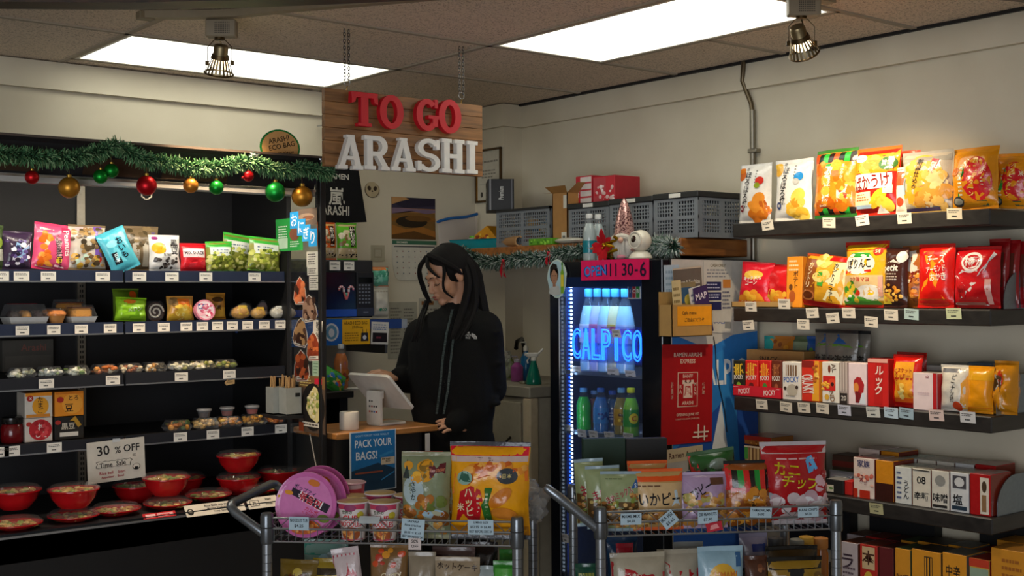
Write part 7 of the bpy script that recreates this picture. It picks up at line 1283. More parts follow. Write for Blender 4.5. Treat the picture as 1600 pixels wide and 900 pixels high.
sbox('pale pink chocolate box with a dark red heart, third shelf', 1325, 1354, 568, 2, 'ecd8dc', [('p', [(-.05, .12), (.3, .16), (.38, .5), (.2, .66), (.0, .68), (-.2, .58), (-.2, .4)], 'b01c24'), ('e', -.06, .42, .14, .12, 'e08a3a'), ('p', [(-.1, .06), (.2, .06), (.16, .3), (-.1, .34)], '7a141c'), ('p', [(.1, .04), (.46, .04), (.4, .3), (.26, .3)], 'd8e0ec')], .10, -.002, side='d8b0b8')
sbox('red chocolate box with white vertical lettering, third shelf', 1355, 1388, 561, 2, 'd01c18', [('p', [(-.2, .05), (.2, .05), (.26, .95), (-.1, .95)], 'c0140f'), ('t', 'ルック', .06, .55, .6, 'f0e4d8', -3, .4, True), ('r', -.48, .92, .48, 1, 'e8a89a')], .12, -.002, side='a81410', top='c03028')
sbag('red bag with an orange panel of drawn biscuits, third shelf', 1386, 1432, 556, 2, 'd41a12', [('r', -.32, .1, .32, .86, 'f0a42a'), ('r', -.3, .52, .3, .56, 'b8321a'), ('t', 'ビスケット', 0, .70, .09, 'a8281a', 0, .56), ('t', 'クッキー', 0, .6, .09, 'a8281a', 0, .5), ('n', -.28, .2, .28, .5, ['f5c85a', 'e0821e', 'f0d880'], 10, .1), ('r', -.32, .1, .32, .18, 'e0621a')], t=.07)
sbag('plain red bag standing behind the orange panel bag, third shelf', 1392, 1440, 552, 2, 'b01410', [], dx=.09, t=.06)
sbox('pinkish white wafer box with a red edge, third shelf', 1426, 1464, 583, 2, 'e8d4d6', [('r', .34, 0, .5, 1, 'b8141a'), ('t', 'x2', .1, .9, .07, '8a2a30'), ('l', -.3, .4, .2, .5, 'dcc0c4', 2)], .12, -.002, side='b0141a', top='9a9490')
sbag('white bag with black vertical lettering and an orange fruit, third shelf', 1463, 1508, 572, 2, 'ddd8cc', [('t', 'ピーナツ揚', .04, .5, .6, '2a241c', -6, .16, True), ('p', [(.2, .06), (.48, .06), (.48, .8), (.3, .6)], 'e8a83a'), ('e', .16, .12, .16, .1, 'd8481e'), ('r', -.4, .84, .2, .92, '6a6a70')], t=.06, dx=-.002)
sbag('plain orange yellow bag, second from the near end of the third shelf', 1505, 1545, 574, 2, 'ec9a12', [('r', -.5, .7, .5, .95, 'e8a81e'), ('r', -.5, .05, .5, .12, 'e0701a')], t=.06, dx=-.002, crumple=.1)
sbag('gold bag with a dark framed red picture at the near end of the third shelf', 1542, 1580, 566, 2, 'd08a1a', [('p', [(-.4, .3), (.1, .3), (.2, .85), (-.36, .85)], '4a3218'), ('e', -.02, .66, .14, .16, 'c8321a'), ('p', [(-.1, .1), (.12, .1), (.06, .4)], 'e8c89a'), ('e', -.2, .6, .1, .14, 'b8b0a0')], t=.09, crumple=.2, dx=.01)
for k, (u0, u1, c, lab) in enumerate(((1428, 1466, 'a8a49e', 'grey topped wafer box in the row behind the pinkish white one'), (1464, 1506, '8a8a88', 'grey bag in the row behind the black lettered bag'), (1505, 1546, '4a5a6a', 'blue grey bag in the row behind the plain orange one'))): sbox(lab, u0+6, u1+6, 571-k*2, 2, c, [('l', -.4, .6, .4, .9, '6a6a68', 3)], .10, .13, top=c, side='7a6a5a')
# third shelf, back row
tr = sbox('open kraft carton of gummy sweets at the back left of the third shelf', 1166, 1256, 548, 2, 'b0844a', [('t', 'SNACK', -.1, .8, .12, '3a2a18')], .10, .13, name='cardboard_carton')
for u0, u1, c, art, lab in ((1168, 1190, '2f9a94', [('e', 0, .5, .3, .2, 'd8a83a')], 'teal sweet packet at the back left of the third shelf'), (1176, 1216, 'b8701e', [('n', -.4, .1, .4, .9, ['d8902a', '8a4a1a', 'e8b04a'], 20, .11), ('e', .1, .6, .2, .1, 'c88a7a')], 'orange brown sweet packet at the back of the third shelf'), (1212, 1240, '5a6a4a', [('n', -.4, .1, .4, .5, ['4a2a5a', '8a5a2a'], 10, .14), ('r', -.4, .6, .4, .9, '8a9a7a')], 'grey green sweet packet at the back of the third shelf'), (1234, 1256, '2a5aa0', [('e', 0, .5, .34, .3, '5a9a3a')], 'blue sweet packet at the back of the third shelf')):
    y, w_, h = fitX(u0, u1, 516, XI+.16, ZT[2]+.03); bag('sweet_packet', lab, 'sweets', w_, h, .035, c, art, (XI+.255, y, ZT[2]+.004), -PI/2, group='sweet packets at the back of the third shelf', seed=u0)
    
for k, (u0, u1, dxx, lab) in enumerate(((1266, 1306, .13, 'grey noodle bag with a blue mountain, left of three at the third shelf back'), (1282, 1334, .11, 'grey noodle bag with a blue mountain, middle of three at the third shelf back'), (1312, 1352, .15, 'grey noodle bag with black lettering, right of three at the third shelf back'))):
    sbag(lab, u0, u1, 516+k, 2, '77736a', [('p', [(-.4, .78), (-.1, .94), (.2, .8), (.4, .78)], '2a5a9a'), ('p', [(-.42, .74), (.0, .8), (.4, .74), (.3, .78), (-.3, .8)], '5a8a2a'), ('t', '北海道', 0, .56, .16, '1c1a18', 0, .8), ('l', -.4, .4, .4, .46, '3a3834', 1)], dx=dxx, t=.04, seal='2a2a2a', group='mountain noodle bags on the third shelf')
# fourth shelf: rows of flat packs, two deep
R4 = [(1333, 1366, 716, 'e0cfc8', [('r', -.5, 0, -.3, .22, 'b8301c'), ('r', -.2, 0, .3, .2, 'b8301c'), ('n', -.4, .3, .4, .6, ['c86a5a', 'e8b8a8'], 12, .1), ('t', '家族', .0, .86, .18, '3a3a6a', 0, .7), ('t', '麺', .0, .46, .24, '8a2a2a')], 'pink and white instant noodle pack with red base'), (1368, 1396, 720, 'd0881e', [('r', -.5, 0, .5, .44, '3a1a14')], 'orange and dark brown instant noodle pack'), (1398, 1424, 730, 'cfd2ce', [('l', -.4, .1, -.05, .9, '3a4a7a', 6), ('t', 'うどん', .2, .4, .5, '2a2a2a', 0, .36, True)], 'pale instant noodle pack with blue print'), (1425, 1454, 733, 'd0cabc', [('t', '08', .0, .7, .2, '1c1c1c', 0, .7), ('t', '辛麺', 0, .28, .22, '1c1c1c', 0, .8), ('r', -.46, .94, .46, .97, '2a2a2a')], 'cream instant noodle pack with black figures'), (1455, 1483, 736, 'cfcbc0', [('e', .0, .74, .3, .14, '8a8a86'), ('t', '味噌', 0, .3, .24, '1c1c1c', 0, .84), ('r', -.44, .05, .4, .12, '2a2a2a')], 'white instant noodle pack with a grey disc'), (1484, 1514, 739, 'cdd0d2', [('r', -.36, .6, .36, .92, '4a4a50'), ('e', 0, .76, .26, .12, 'c8cacc'), ('t', '塩', -.1, .32, .26, '1c1c1c'), ('r', -.4, .06, .4, .16, '2a3a4a')], 'pale blue instant noodle pack with a dark frame'), (1515, 1548, 741, 'a81a1c', [('r', .0, .04, .42, .92, 'd8cfc0'), ('e', .2, .7, .12, .14, '4a3a2a'), ('r', .08, .1, .3, .5, '8a6a4a')], 'red instant noodle pack with a cream panel')]
for u0, u1, vt, c, art, lab in R4:
    sbox(lab+', front of the fourth shelf', u0, u1, vt, 3, c, art, .13, -.004, name='noodle_pack', cat='noodles', fin='film', side='7a2a1c', top=['7a1c16', '5a3014', '9aa49a', '8a8478', '5a2a20', '6a6a62', '7a141a'][R4.index((u0, u1, vt, c, art, lab))])
    sbox(lab+', second in its row', u0+8, u1+8, vt-14, 3, c, [('l', -.4, .3, .4, .9, '5a4a40', 3)], .13, .145, name='noodle_pack', cat='noodles', fin='film', side='7a2a1c', top=['8a2a1c', '6a3a14', '4a8a80', '7a7a70', '6a2a1c', '7a7468', '8a1a1c'][R4.index((u0, u1, vt, c, art, lab))])
sbox('black box with a white panel left of the pink noodle pack', 1290, 1318, 750, 3, '141416', [('r', -.44, .1, -.05, .6, 'c8c4b4'), ('e', -.2, .36, .12, .08, '4a7a2a')], .1, .0, name='noodle_pack', cat='noodles', top='8a8a8c')
sbox('red box left of the pink noodle pack, fourth shelf', 1318, 1332, 752, 3, 'c01c18', [], .1, .01, name='noodle_pack', cat='noodles')
sbag('silver and red flat packet lying over the black box, fourth shelf', 1290, 1330, 738, 3, '8a8a90', [('r', -.4, .1, .4, .4, 'c83a3a'), ('p', [(-.4, .5), (.3, .6), (.4, .8)], 'd8d8d8')], dx=.06, t=.04)
sbox('stack of dim brown and green noodle packs at the back of the fourth shelf', 1300, 1340, 712, 3, '4a3024', [('r', -.5, .3, .5, .5, '4a5a3a'), ('r', -.5, .6, .5, .8, '7a2018'), ('r', -.5, .05, .5, .2, '6a6a62')], .1, .2, name='noodle_pack', cat='noodles')
# left part of the fourth shelf: dried noodles seen over the cart
t_u = [(1168, 1208, 702, 'a87a2a', 'yellow noodle pack with a red edge, lower left of the noodle pile', 0), (1180, 1218, 686, 'a03a1e', 'red and yellow noodle pack lying on the pile, left', .10), (1213, 1250, 690, '8a3a1e', 'red and yellow noodle pack lying on the pile, right', .06)]
sbox('tall noodle bundle in clear film with red and green band at its left', 1163, 1200, 698, 3, '8a6a4a', [('s', -.4, .05, .5, .95, ['b09468', '7a5c3a', 'c0a87a', '6a4a2a'], 12), ('r', -.5, .6, -.34, .95, '3a8a3a'), ('r', -.5, .0, -.34, .4, 'c02a1c'), ('r', -.5, .95, .5, 1, 'c8c0b0')], .12, .03, name='noodle_pack', cat='noodles')
zz = ZT[3]+fitX(1163, 1200, 698, XI+.03, ZT[3])[2]+.003
for u0, u1, dx_, lab in ((1163, 1205, .05, 'flat red and gold noodle pack on top of the noodle bundle, left'), (1206, 1246, .10, 'flat red and gold noodle pack behind the crab chip bag, right')):
    y = (onx(u0, 690, XI+dx_).y+onx(u1, 690, XI+dx_).y)/2; w_ = abs(onx(u0, 690, XI+dx_).y-onx(u1, 690, XI+dx_).y)
    carton('noodle_pack', lab, 'noodles', w_, .035, .14, 'b0702a', [('r', -.5, .5, .5, 1, 'a82a1c'), ('n', -.45, .1, .45, .5, ['d8a04a', '8a4a1a'], 10, .04)], (XI+dx_, y, zz if u0 < 1200 else ZT[3]+.0008+.11), -PI/2, top='a02418', group='flat noodle packs on the fourth shelf', fin='film')
sbox('pack of dim stacked noodle cakes behind the crab chip bag, fourth shelf', 1206, 1262, 706, 3, '6a5a44', [('s', -.5, 0, .5, 1, ['6a5a44', '4a3a2a', '7a6a50'], 9)], .12, .09, name='noodle_pack', cat='noodles')
# lowest shelf
R5 = [(1314, 1340, 848, 'b8b0b8', [('t', 'ラ', -.1, .6, .3, '3a2a3a'), ('l', -.4, .1, .4, .5, '5a4a5a', 4)], 'pale violet curry box behind the cart post', '6a3a24'), (1343, 1371, 852, 'b0241c', [('r', -.36, .5, .36, .96, 'c8b08a'), ('t', '本', 0, .74, .3, '4a2a1c'), ('e', 0, .24, .28, .22, 'c8a83a'), ('e', 0, .24, .12, .1, '3a4a3a')], 'red curry box with a cream panel and round', '7a3a2a'), (1373, 1396, 856, '5a1418', [('r', -.4, .1, .4, .36, '8a4a5a'), ('t', 'カレー', 0, .24, .12, 'b88a90', 0, .7)], 'dark red curry box', '4a2018'), (1398, 1422, 858, 'c8881e', [('t', '咖喱', 0, .4, .26, '6a3a10', 0, .8), ('e', .34, .2, .1, .06, '6a2a10')], 'gold curry box with brown characters', '4a5a3a'), (1424, 1470, 861, 'cc8a1c', [('r', -.06, .1, .22, .9, '2a2014'), ('s', -.04, .12, .2, .88, ['cc8a1c', '2a2014'], 5)], 'wide gold curry box with black checked strip', '3a3020'), (1472, 1510, 866, 'd08c1c', [('t', '中辛', -.05, .7, .2, '2a1c10', 0, .6), ('t', '咖喱', -.05, .4, .16, '2a1c10', 0, .5), ('s', -.2, .05, .2, .25, ['8a4a1a', 'd08c1c'], 5)], 'gold curry box with two rows of black print', '6a6a60'), (1514, 1546, 874, 'c8a03a', [('r', -.5, .86, .5, 1, 'b8381c'), ('r', -.46, .62, .46, .84, '8aa08a'), ('t', 'S&B', 0, .5, .2, 'd8c03a', 0, .7)], 'red edged gold curry box with green band', '8a241c'), (1548, 1606, 860, 'c8861c', [('e', -.3, .2, .3, .3, '5a3a14'), ('l', -.2, .6, .4, .9, '9a5a14', 3)], 'large gold curry box at the near end', '9a6a1c')]
for u0, u1, vt, c, art, lab, tp in R5:
    sbox(lab+', lowest shelf', u0, u1, vt, 4, c, art, .12, -.004, name='curry_box', cat='food box', top=tp, side=tp)
    sbox(lab+', second in its lowest row', u0+9, u1+9, vt-12, 4, c, [], .12, .135, name='curry_box', cat='food box', top=tp, side=tp)
# price tags on the shelf fronts
def stag(u, v, lab, w=.056, h=.038, base='e6ddcc', tilt=0, lines=None):
    p = onx(u, v, XS0-.004); return ptag((XS0-.0035, p.y, p.z), (0, -1, 0), (-.12, 0, 1), w, h, lab, 2, base, 'price tags on the right shelves', tilt, lines)
ST = [(1199, 352, 'under the first two white biscuit bags'), (1295, 348, 'under the striped cracker bag'), (1347, 344, 'under the red and yellow cracker bag', 'eeeae0'), (1413, 341, 'left of the silver topped bag'), (1491, 334, 'under the yellow bag with the red oval', 'e8dcc0'),
      (1173, 479, 'on the cardboard tray of the second shelf'), (1225, 475, 'at the right edge of the cardboard tray'), (1269, 489, 'under the cookie bag with vertical lettering'), (1301, 497, 'between the cookie bag and the tall yellow bag'), (1326, 489, 'under the tall yellow bag'), (1392, 492, 'under the dark brown bag'), (1424, 491, 'with a bluish tint under the orange bag', 'bcd4d0'), (1490, 490, 'with a greenish tint under the crested bag', 'd4dcb0'),
      (1169, 508, 'hanging below the left of the second shelf'), (1255, 507, 'hanging from clear tape below the cookie bag'), (1361, 503, 'hanging from clear tape below the tall yellow bag'),
      (1190, 632, 'under the red tray'), (1228, 636, 'under the white biscuit stick box'), (1256, 637, 'under the red and yellow chocolate box'), (1285, 638, 'under the almond box'), (1319, 641, 'with a bluish tint under the grey bars', 'ccd0e0'), (1364, 644, 'under the red chocolate box', 'd4d4cc'), (1392, 645, 'with a pale blue tint, left of a pair under the orange panel bag', 'c4d8e4'), (1416, 646, 'with a darker blue tint, right of a pair under the orange panel bag', 'a8c0cc'), (1463, 649, 'with a pink tint under the wafer box', 'e0c8c0'), (1512, 652, 'under the plain orange bag', 'd4d4d4'),
      (1369, 795, 'pale yellow on the front of the fourth shelf')]
for q in ST:
    u, v, lab = q[:3]; rr = random.Random(u); stag(u, v, lab if not lab.startswith('pale') else 'price tag, '+lab, base=q[3] if len(q) > 3 else ('e6ddcc' if u != 1369 else 'b8b48a'), tilt=rr.uniform(-5, 5))
# ================================================================ wire carts in front
def cart(lab, PL, PR, dp, zr, handle):
    ex = Vector((PR.x-PL.x, PR.y-PL.y, 0)); L = ex.length; ex.normalize(); ey = Vector((-ex.y, ex.x, 0))
    if ey.dot(_f) < 0: ey = -ey
    rz = math.atan2(ex.y, ex.x); t = thing('wire_cart', lab, 'cart', (PL.x, PL.y, 0), rz, 'chrome wire shelf carts')
    CH = mat('8f9499', 'wire'); DK = mat('2a2c2e', 'card'); GR = mat('6a6f74', 'wire')
    for (x, y) in ((0, 0), (L, 0), (0, dp), (L, dp)):
        m = MB(); m.lathe([(.0155, .10), (.0155, zr-.075)], CH, 16, (x, y, 0))
        for k in range(22): m.lathe([(.0158, .13+k*.026), (.0163, .131+k*.026), (.0158, .132+k*.026)], GR, 14, (x, y, 0))
        m.build('post', t)
        m = MB(); m.lathe([(.019, zr-.078), (.021, zr-.07), (.0195, zr+.006), (.018, zr+.012), (.016, zr+.016), (0, zr+.018)], GR, 16, (x, y, 0)); m.lathe([(.0205, zr-.03), (.0215, zr-.028), (.0205, zr-.026)], DK, 16, (x, y, 0)); m.build('post_collar', t)
        m = MB(); m.tube([(x-.012, y, .045), (x+.012, y, .045)], .045, DK, 18); m.box(x-.02, x+.02, y-.012, y+.012, .07, .11, GR); m.build('caster', t)
    for zz in (zr, .44):
        m = MB(); zf = zz-.072
        R = [(0, 0), (L, 0), (L, dp), (0, dp)]
        for k in range(4):
            a, c = Vector((*R[k], 0)), Vector((*R[(k+1) % 4], 0))
            for dz in (0, -.032, -.072): m.tube([a+Vector((0, 0, zz+dz)), c+Vector((0, 0, zz+dz))], .0036 if dz > -.05 else .003, CH, 8)
            n = int((c-a).length/.034)
            P = [a.lerp(c, j/n)+Vector((0, 0, zz-(.032 if j % 2 else 0))) for j in range(n+1)]; m.tube(P, .002, CH, 6)
            n2 = int((c-a).length/.022)
            for j in range(1, n2): q = a.lerp(c, j/n2); m.tube([q+Vector((0, 0, zz-.032)), q+Vector((0, 0, zf))], .0013, CH, 5)
        for j in range(1, int(L/.024)): x = j*.024; m.tube([(x, 0, zf), (x, dp, zf)], .0016, CH, 5)
        for j in (1, 2, 3): m.tube([(0, dp*j/4, zf-.003), (L, dp*j/4, zf-.003)], .0025, CH, 6)
        m.build('wire_basket', t)
    m = MB(); z0, z1 = zr-.055, zr+.035
    if handle == 'U': P = [(0, 0, z0), (-.10, .0, z1-.02), (-.118, .012, z1-.004), (-.124, .035, z1), (-.124, dp-.035, z1), (-.118, dp-.012, z1-.004), (-.10, dp, z1-.02), (0, dp, z0)]
    else: P = [(0, 0, z0), (-.06, .004, z0+.05), (-.118, .008, z0+.098), (-.160, .011, z0+.131), (-.166, .0115, z0+.135)]
    m.tube(P, [.0145]*len(P) if handle == 'U' else [.0145, .0145, .0145, .0135, .008], mat('7d848b', 'wire'), 16); m.build('push_handle', t)
    return t, ex, ey, rz, L, zr-.072, zr
PL1, PR1 = dep(417, 808, 3.74), dep(808, 817, 3.65); zr1_ = (PL1.z+PR1.z)/2
C1 = cart('left wire cart with a bent push handle, holding noodle tubs and cup noodles', PL1, PR1, .46, zr1_, 'U')
PL2, PR2 = dep(938, 800, 3.65), dep(1306, 790, 3.75); zr2_ = (PL2.z+PR2.z)/2
C2 = cart('right wire cart with a straight push handle, filled with nut and cracker bags', PL2, PR2, .44, zr2_, 'S')
def onc(C, PL, u, v, yo): return onp(u, v, PL+C[2]*yo, C[2])
def kbag(C, PL, lab, u0, u1, vt, base, art, yo=.03, t=.06, name='snack_bag', cat='snack', zf=None, rz=0, low=False, vb=None, **kw):
    zf = (C[5] if not low else .44-.072) if zf is None else zf; vc = vt
    a = onc(C, PL, u0, vt+40, yo); c = onc(C, PL, u1, vt+40, yo); tp = onc(C, PL, (u0+u1)/2, vt, yo)
    h = tp.z-zf-.003; p = (a+c)/2+C[2]*t*.45
    return bag(name, lab, cat, (c-a).length, h, t, base, art, (p.x, p.y, zf+.003), C[3]+rz, seed=u0*.17+vt*.05, **kw)
A1 = (C1, PL1); A2 = (C2, PL2)
# ---- left cart, upper basket
r = .101
for k, (u, v, yo, lab) in enumerate(((478, 788, .05, 'pink noodle tub standing on edge with red lettering, in front of the left cart'), (494, 782, .12, 'pink noodle tub standing on edge, behind the lettered one'), (500, 782, .19, 'pink noodle tub standing on edge, rearmost of the three on the left cart'))):
    p = onc(C1, PL1, u, v, yo); p.z = C1[5]+r+.004; t_ = thing('noodle_tub', lab, 'noodle tub', p, 0, 'pink noodle tubs on the left cart'); PK_ = mat('c868a8', 'film'); PK2 = mat('a8488a', 'film')
    t_.rotation_euler = (Matrix.Rotation(C1[3]-.10, 3, 'Z') @ Matrix.Rotation(-.16, 3, 'X')).to_euler()
    m = MB(); T = Matrix.Rotation(PI/2, 4, 'X'); m.T = T; m.lathe([(r*.70, -.062), (r*.74, -.06), (r*.93, -.006), (r*.99, -.004)], PK2, 40); m.T = None; m.build('tub', t_)
    m = MB(); m.T = T; m.lathe([(r*.98, -.004), (r, 0), (r*.985, .004), (r*.93, .003), (r*.90, .001), (0, .001)], PK_, 40); m.T = None
    S = lambda u_, v_, off: (u_*2*r, -.0012-off, (v_-.5)*2*r)
    paint(m, S, [('e', 0, .5, .43, .43, 'cf78b2'), ('e', .02, .16, .24, .10, 'c8602a', 8), ('n', -.14, .10, .2, .2, ['e08a3a', 'b04a1a', 'f0a85a'], 16, .035), ('t', 'ポップアイ', -.02, .72, .075, '1c2a4a', -24, .4), ('p', [(-.26, .66), (-.22, .76), (.40, .50), (.34, .38)], '20182a'), ('t', '볶음면', .07, .57, .15, 'f0e4ea', -26, .62), ('t', '볶음면', .07, .57, .135, 'c81c38', -26, .58), ('t', 'カルボ', .1, .41, .07, 'c83a5a', -22, .4), ('t', 'くりーむ', .05, .36, .05, 'c83a5a', -22, .4), ('e', .12, .83, .1, .05, 'c8702a', -15), ('e', -.28, .68, .07, .035, 'd8902a', -10), ('e', .3, .3, .1, .06, '6a7a2a', -10), ('e', -.44, .62, .02, .02, 'e0a02a')] if k < 2 else [('e', 0, .5, .43, .43, 'cf78b2'), ('e', .2, .66, .12, .1, '3a3a4a', -30), ('t', '볶음면', .07, .57, .13, 'c81c38', -26, .58)], 2*r, 2*r, 'film', True, .0006)
    m.build('lid', t_)
def cupn(lab, u, vt, yo, lidc='b89a5a', red=False):
    p = onc(C1, PL1, u, vt+8, yo); h = .118; rt = .047; t_ = thing('cup_noodles', lab, 'cup noodles', (p.x, p.y, p.z-h if vt < 770 else C1[5]+.003), C1[3], 'cup noodles on the left cart')
    if vt < 770: t_.location.z = C1[5]+.003; h = p.z-t_.location.z
    m = MB(); m.lathe([(rt*.72, 0), (rt*.74, .003), (rt*.97, h*.95), (rt*.99, h*.955)], mat('d8d0cc' if not red else 'c85a64', 'card'), 28)
    def S(u_, v_, off): an = u_*2.2-PI/2; rr = rt*(.74+.23*v_)+.0005+off; return (rr*math.cos(an), rr*math.sin(an), .003+v_*(h*.95-.003))
    art = [('r', -.5, .86, .5, 1, 'b83a5a'), ('e', .0, .9, .2, .1, '8a2a5a'), ('t', '世界の', -.1, .78, .11, '3a4a2a', 0, .34), ('t', 'CUP', .0, .62, .16, 'c81c2a', 0, .5), ('t', 'NOODLES', .0, .45, .15, 'c81c2a', 0, .78), ('e', .34, .7, .12, .1, 'b8a82a'), ('e', .0, .17, .36, .2, '9a4a1a'), ('n', -.3, .05, .3, .3, ['d88a3a', 'b0561a', 'e0a85a'], 16, .07), ('r', -.5, 0, .5, .03, 'b83a5a')] if not red else [('r', -.5, .5, .5, .95, 'c8404a'), ('e', -.1, .5, .3, .3, 'b01c2a'), ('t', '麺', -.1, .5, .3, 'e8d8d0'), ('r', -.5, .9, .5, 1, 'd8b8b8')]
    paint(m, S, art, rt*2.1, h, 'card', False, .0004); m.build('cup', t_)
    m = MB(); m.lathe([(rt*.99, h*.955), (rt*1.05, h*.965), (rt*1.05, h*.99), (rt*.98, h), (0, h+.001)], mat(lidc, 'foil'), 28); m.tube([(rt*1.03*math.cos(t), rt*1.03*math.sin(t), h*.975) for t in [2*PI*i/28 for i in range(28)]], .0025, mat('d8ccd0' if not red else 'd8a8b0'), 6, closed=True); m.build('lid', t_)
cupn('gold lidded cup of noodles beside the pink tubs, front row left', 552, 776, .05)
cupn('gold lidded cup of noodles at the front row right, beside the clear cracker bag', 601, 777, .05)
cupn('gold lidded cup of noodles in the second row, left', 553, 766, .16); cupn('gold lidded cup of noodles in the second row, middle', 594, 761, .17); cupn('gold lidded cup of noodles in the second row, right', 640, 764, .16)
cupn('red printed cup with a pale lid, rearmost behind the cup noodles', 548, 744, .29, 'c8a0a4', True)
kbag(*A1, 'clear and sage green cracker bag with a pale blue cloud label on the left cart', 622, 700, 709, '7f8a6c', [('n', -.46, .06, .46, .36, ['b8762a', '9a5a1e', 'd09a4a', '7a4a1a'], 30, .09), ('n', -.34, .68, .1, .9, ['d8982a', 'e8b03a', '8a6a2a'], 10, .13), ('e', -.22, .56, .23, .17, 'a8bcc0'), ('t', 'さやか', -.22, .56, .22, '2a3a3a', 0, .3, True), ('p', [(.12, .7), (.42, .76), (.42, .88), (.1, .84)], '5a1c24'), ('t', 'Rice cracker', .27, .8, .045, 'c87a5a', 6, .28), ('p', [(.0, .12), (.4, .1), (.42, .3), (.2, .34), (.02, .28)], 'b0b498'), ('e', .2, .3, .22, .05, 'a8c8d8'), ('n', -.1, .36, .44, .5, ['c88a3a', 'a86a2a', '6a7a3a'], 12, .1), ('p', [(-.46, .7), (-.36, .92), (-.3, .7)], '2a3a3a')], t=.09, film=None, crumple=.22, seal='8a8a6a', yo=.035)
kbag(*A1, 'brown tan cracker bag standing behind the sage green one', 660, 716, 716, 'a8895c', [('n', -.4, .1, .4, .6, ['b8864a', '8a5a2a'], 16, .12), ('p', [(.0, .7), (.4, .7), (.4, .84), (0, .84)], '6a2a2a'), ('r', .1, .4, .46, .6, 'b0b090')], yo=.12, t=.07, crumple=.2)
kbag(*A1, 'folded red zip edge of a bag behind the sage green one', 640, 690, 706, 'c01c30', [('l', -.4, .92, .4, .97, 'd86a7a', 1)], yo=.17, t=.02)
kbag(*A1, 'large yellow orange cracker bag with a red zip top, right of the left cart', 698, 826, 694, 'e8a012', [('r', -.49, .86, .49, .955, 'd81c34'), ('r', -.49, .80, .49, .86, 'c8b0a8'), ('l', -.2, .81, .1, .85, '3a2a20', 2), ('p', [(-.49, .46), (-.44, .68), (-.2, .78), (.2, .8), (.49, .76), (.49, .6), (.0, .66), (-.2, .62)], 'd8701a'), ('n', -.3, .64, .46, .78, ['d8882a', 'c05a14', 'e8a84a'], 18, .06), ('p', [(-.42, .2), (-.12, .16), (-.06, .42), (-.1, .52), (-.22, .56), (-.36, .5)], 'b81420'), ('t', 'ハッピー', -.24, .36, .34, 'e8d8b0', 4, .11, True), ('t', '米', -.36, .34, .08, 'e8d8b0'), ('l', -.14, .22, -.10, .46, 'e8c8b0', 5), ('p', [(-.04, .18), (.06, .16), (.02, .36), (.06, .54), (-.04, .54), (-.08, .36)], '2a6a2a'), ('l', -.03, .2, .01, .5, 'c8d8b0', 7), ('e', .24, .66, .13, .08, '3a4046'), ('t', '日本', .24, .66, .05, 'c8b87a'), ('e', .16, .44, .17, .07, 'c8751a', 38), ('e', .2, .28, .17, .06, 'd0802a', -6), ('e', -.3, .64, .1, .07, '8ab0a0'), ('p', [(-.38, .6), (-.22, .6), (-.26, .7), (-.34, .7)], '2a5a4a'), ('r', -.49, .05, .49, .14, 'b8781a')], t=.11, crumple=.2, seal='3a3c44', yo=.035)
p = onc(C1, PL1, 832, 776, .40); m = MB(); rr = random.Random(4)
for k in range(9): m.ell((rr.uniform(-.02, .02), rr.uniform(-.04, .03), rr.uniform(.01, .13)), (.022, .03, .03), clear('d8dce0', .12, .15), 10, 7, .6, k)
tag(m.build('plastic_wrap', None, (p.x-.03, p.y-.03, C1[5]+.005)), 'crumpled clear plastic film at the right end of the left cart', 'plastic wrap')
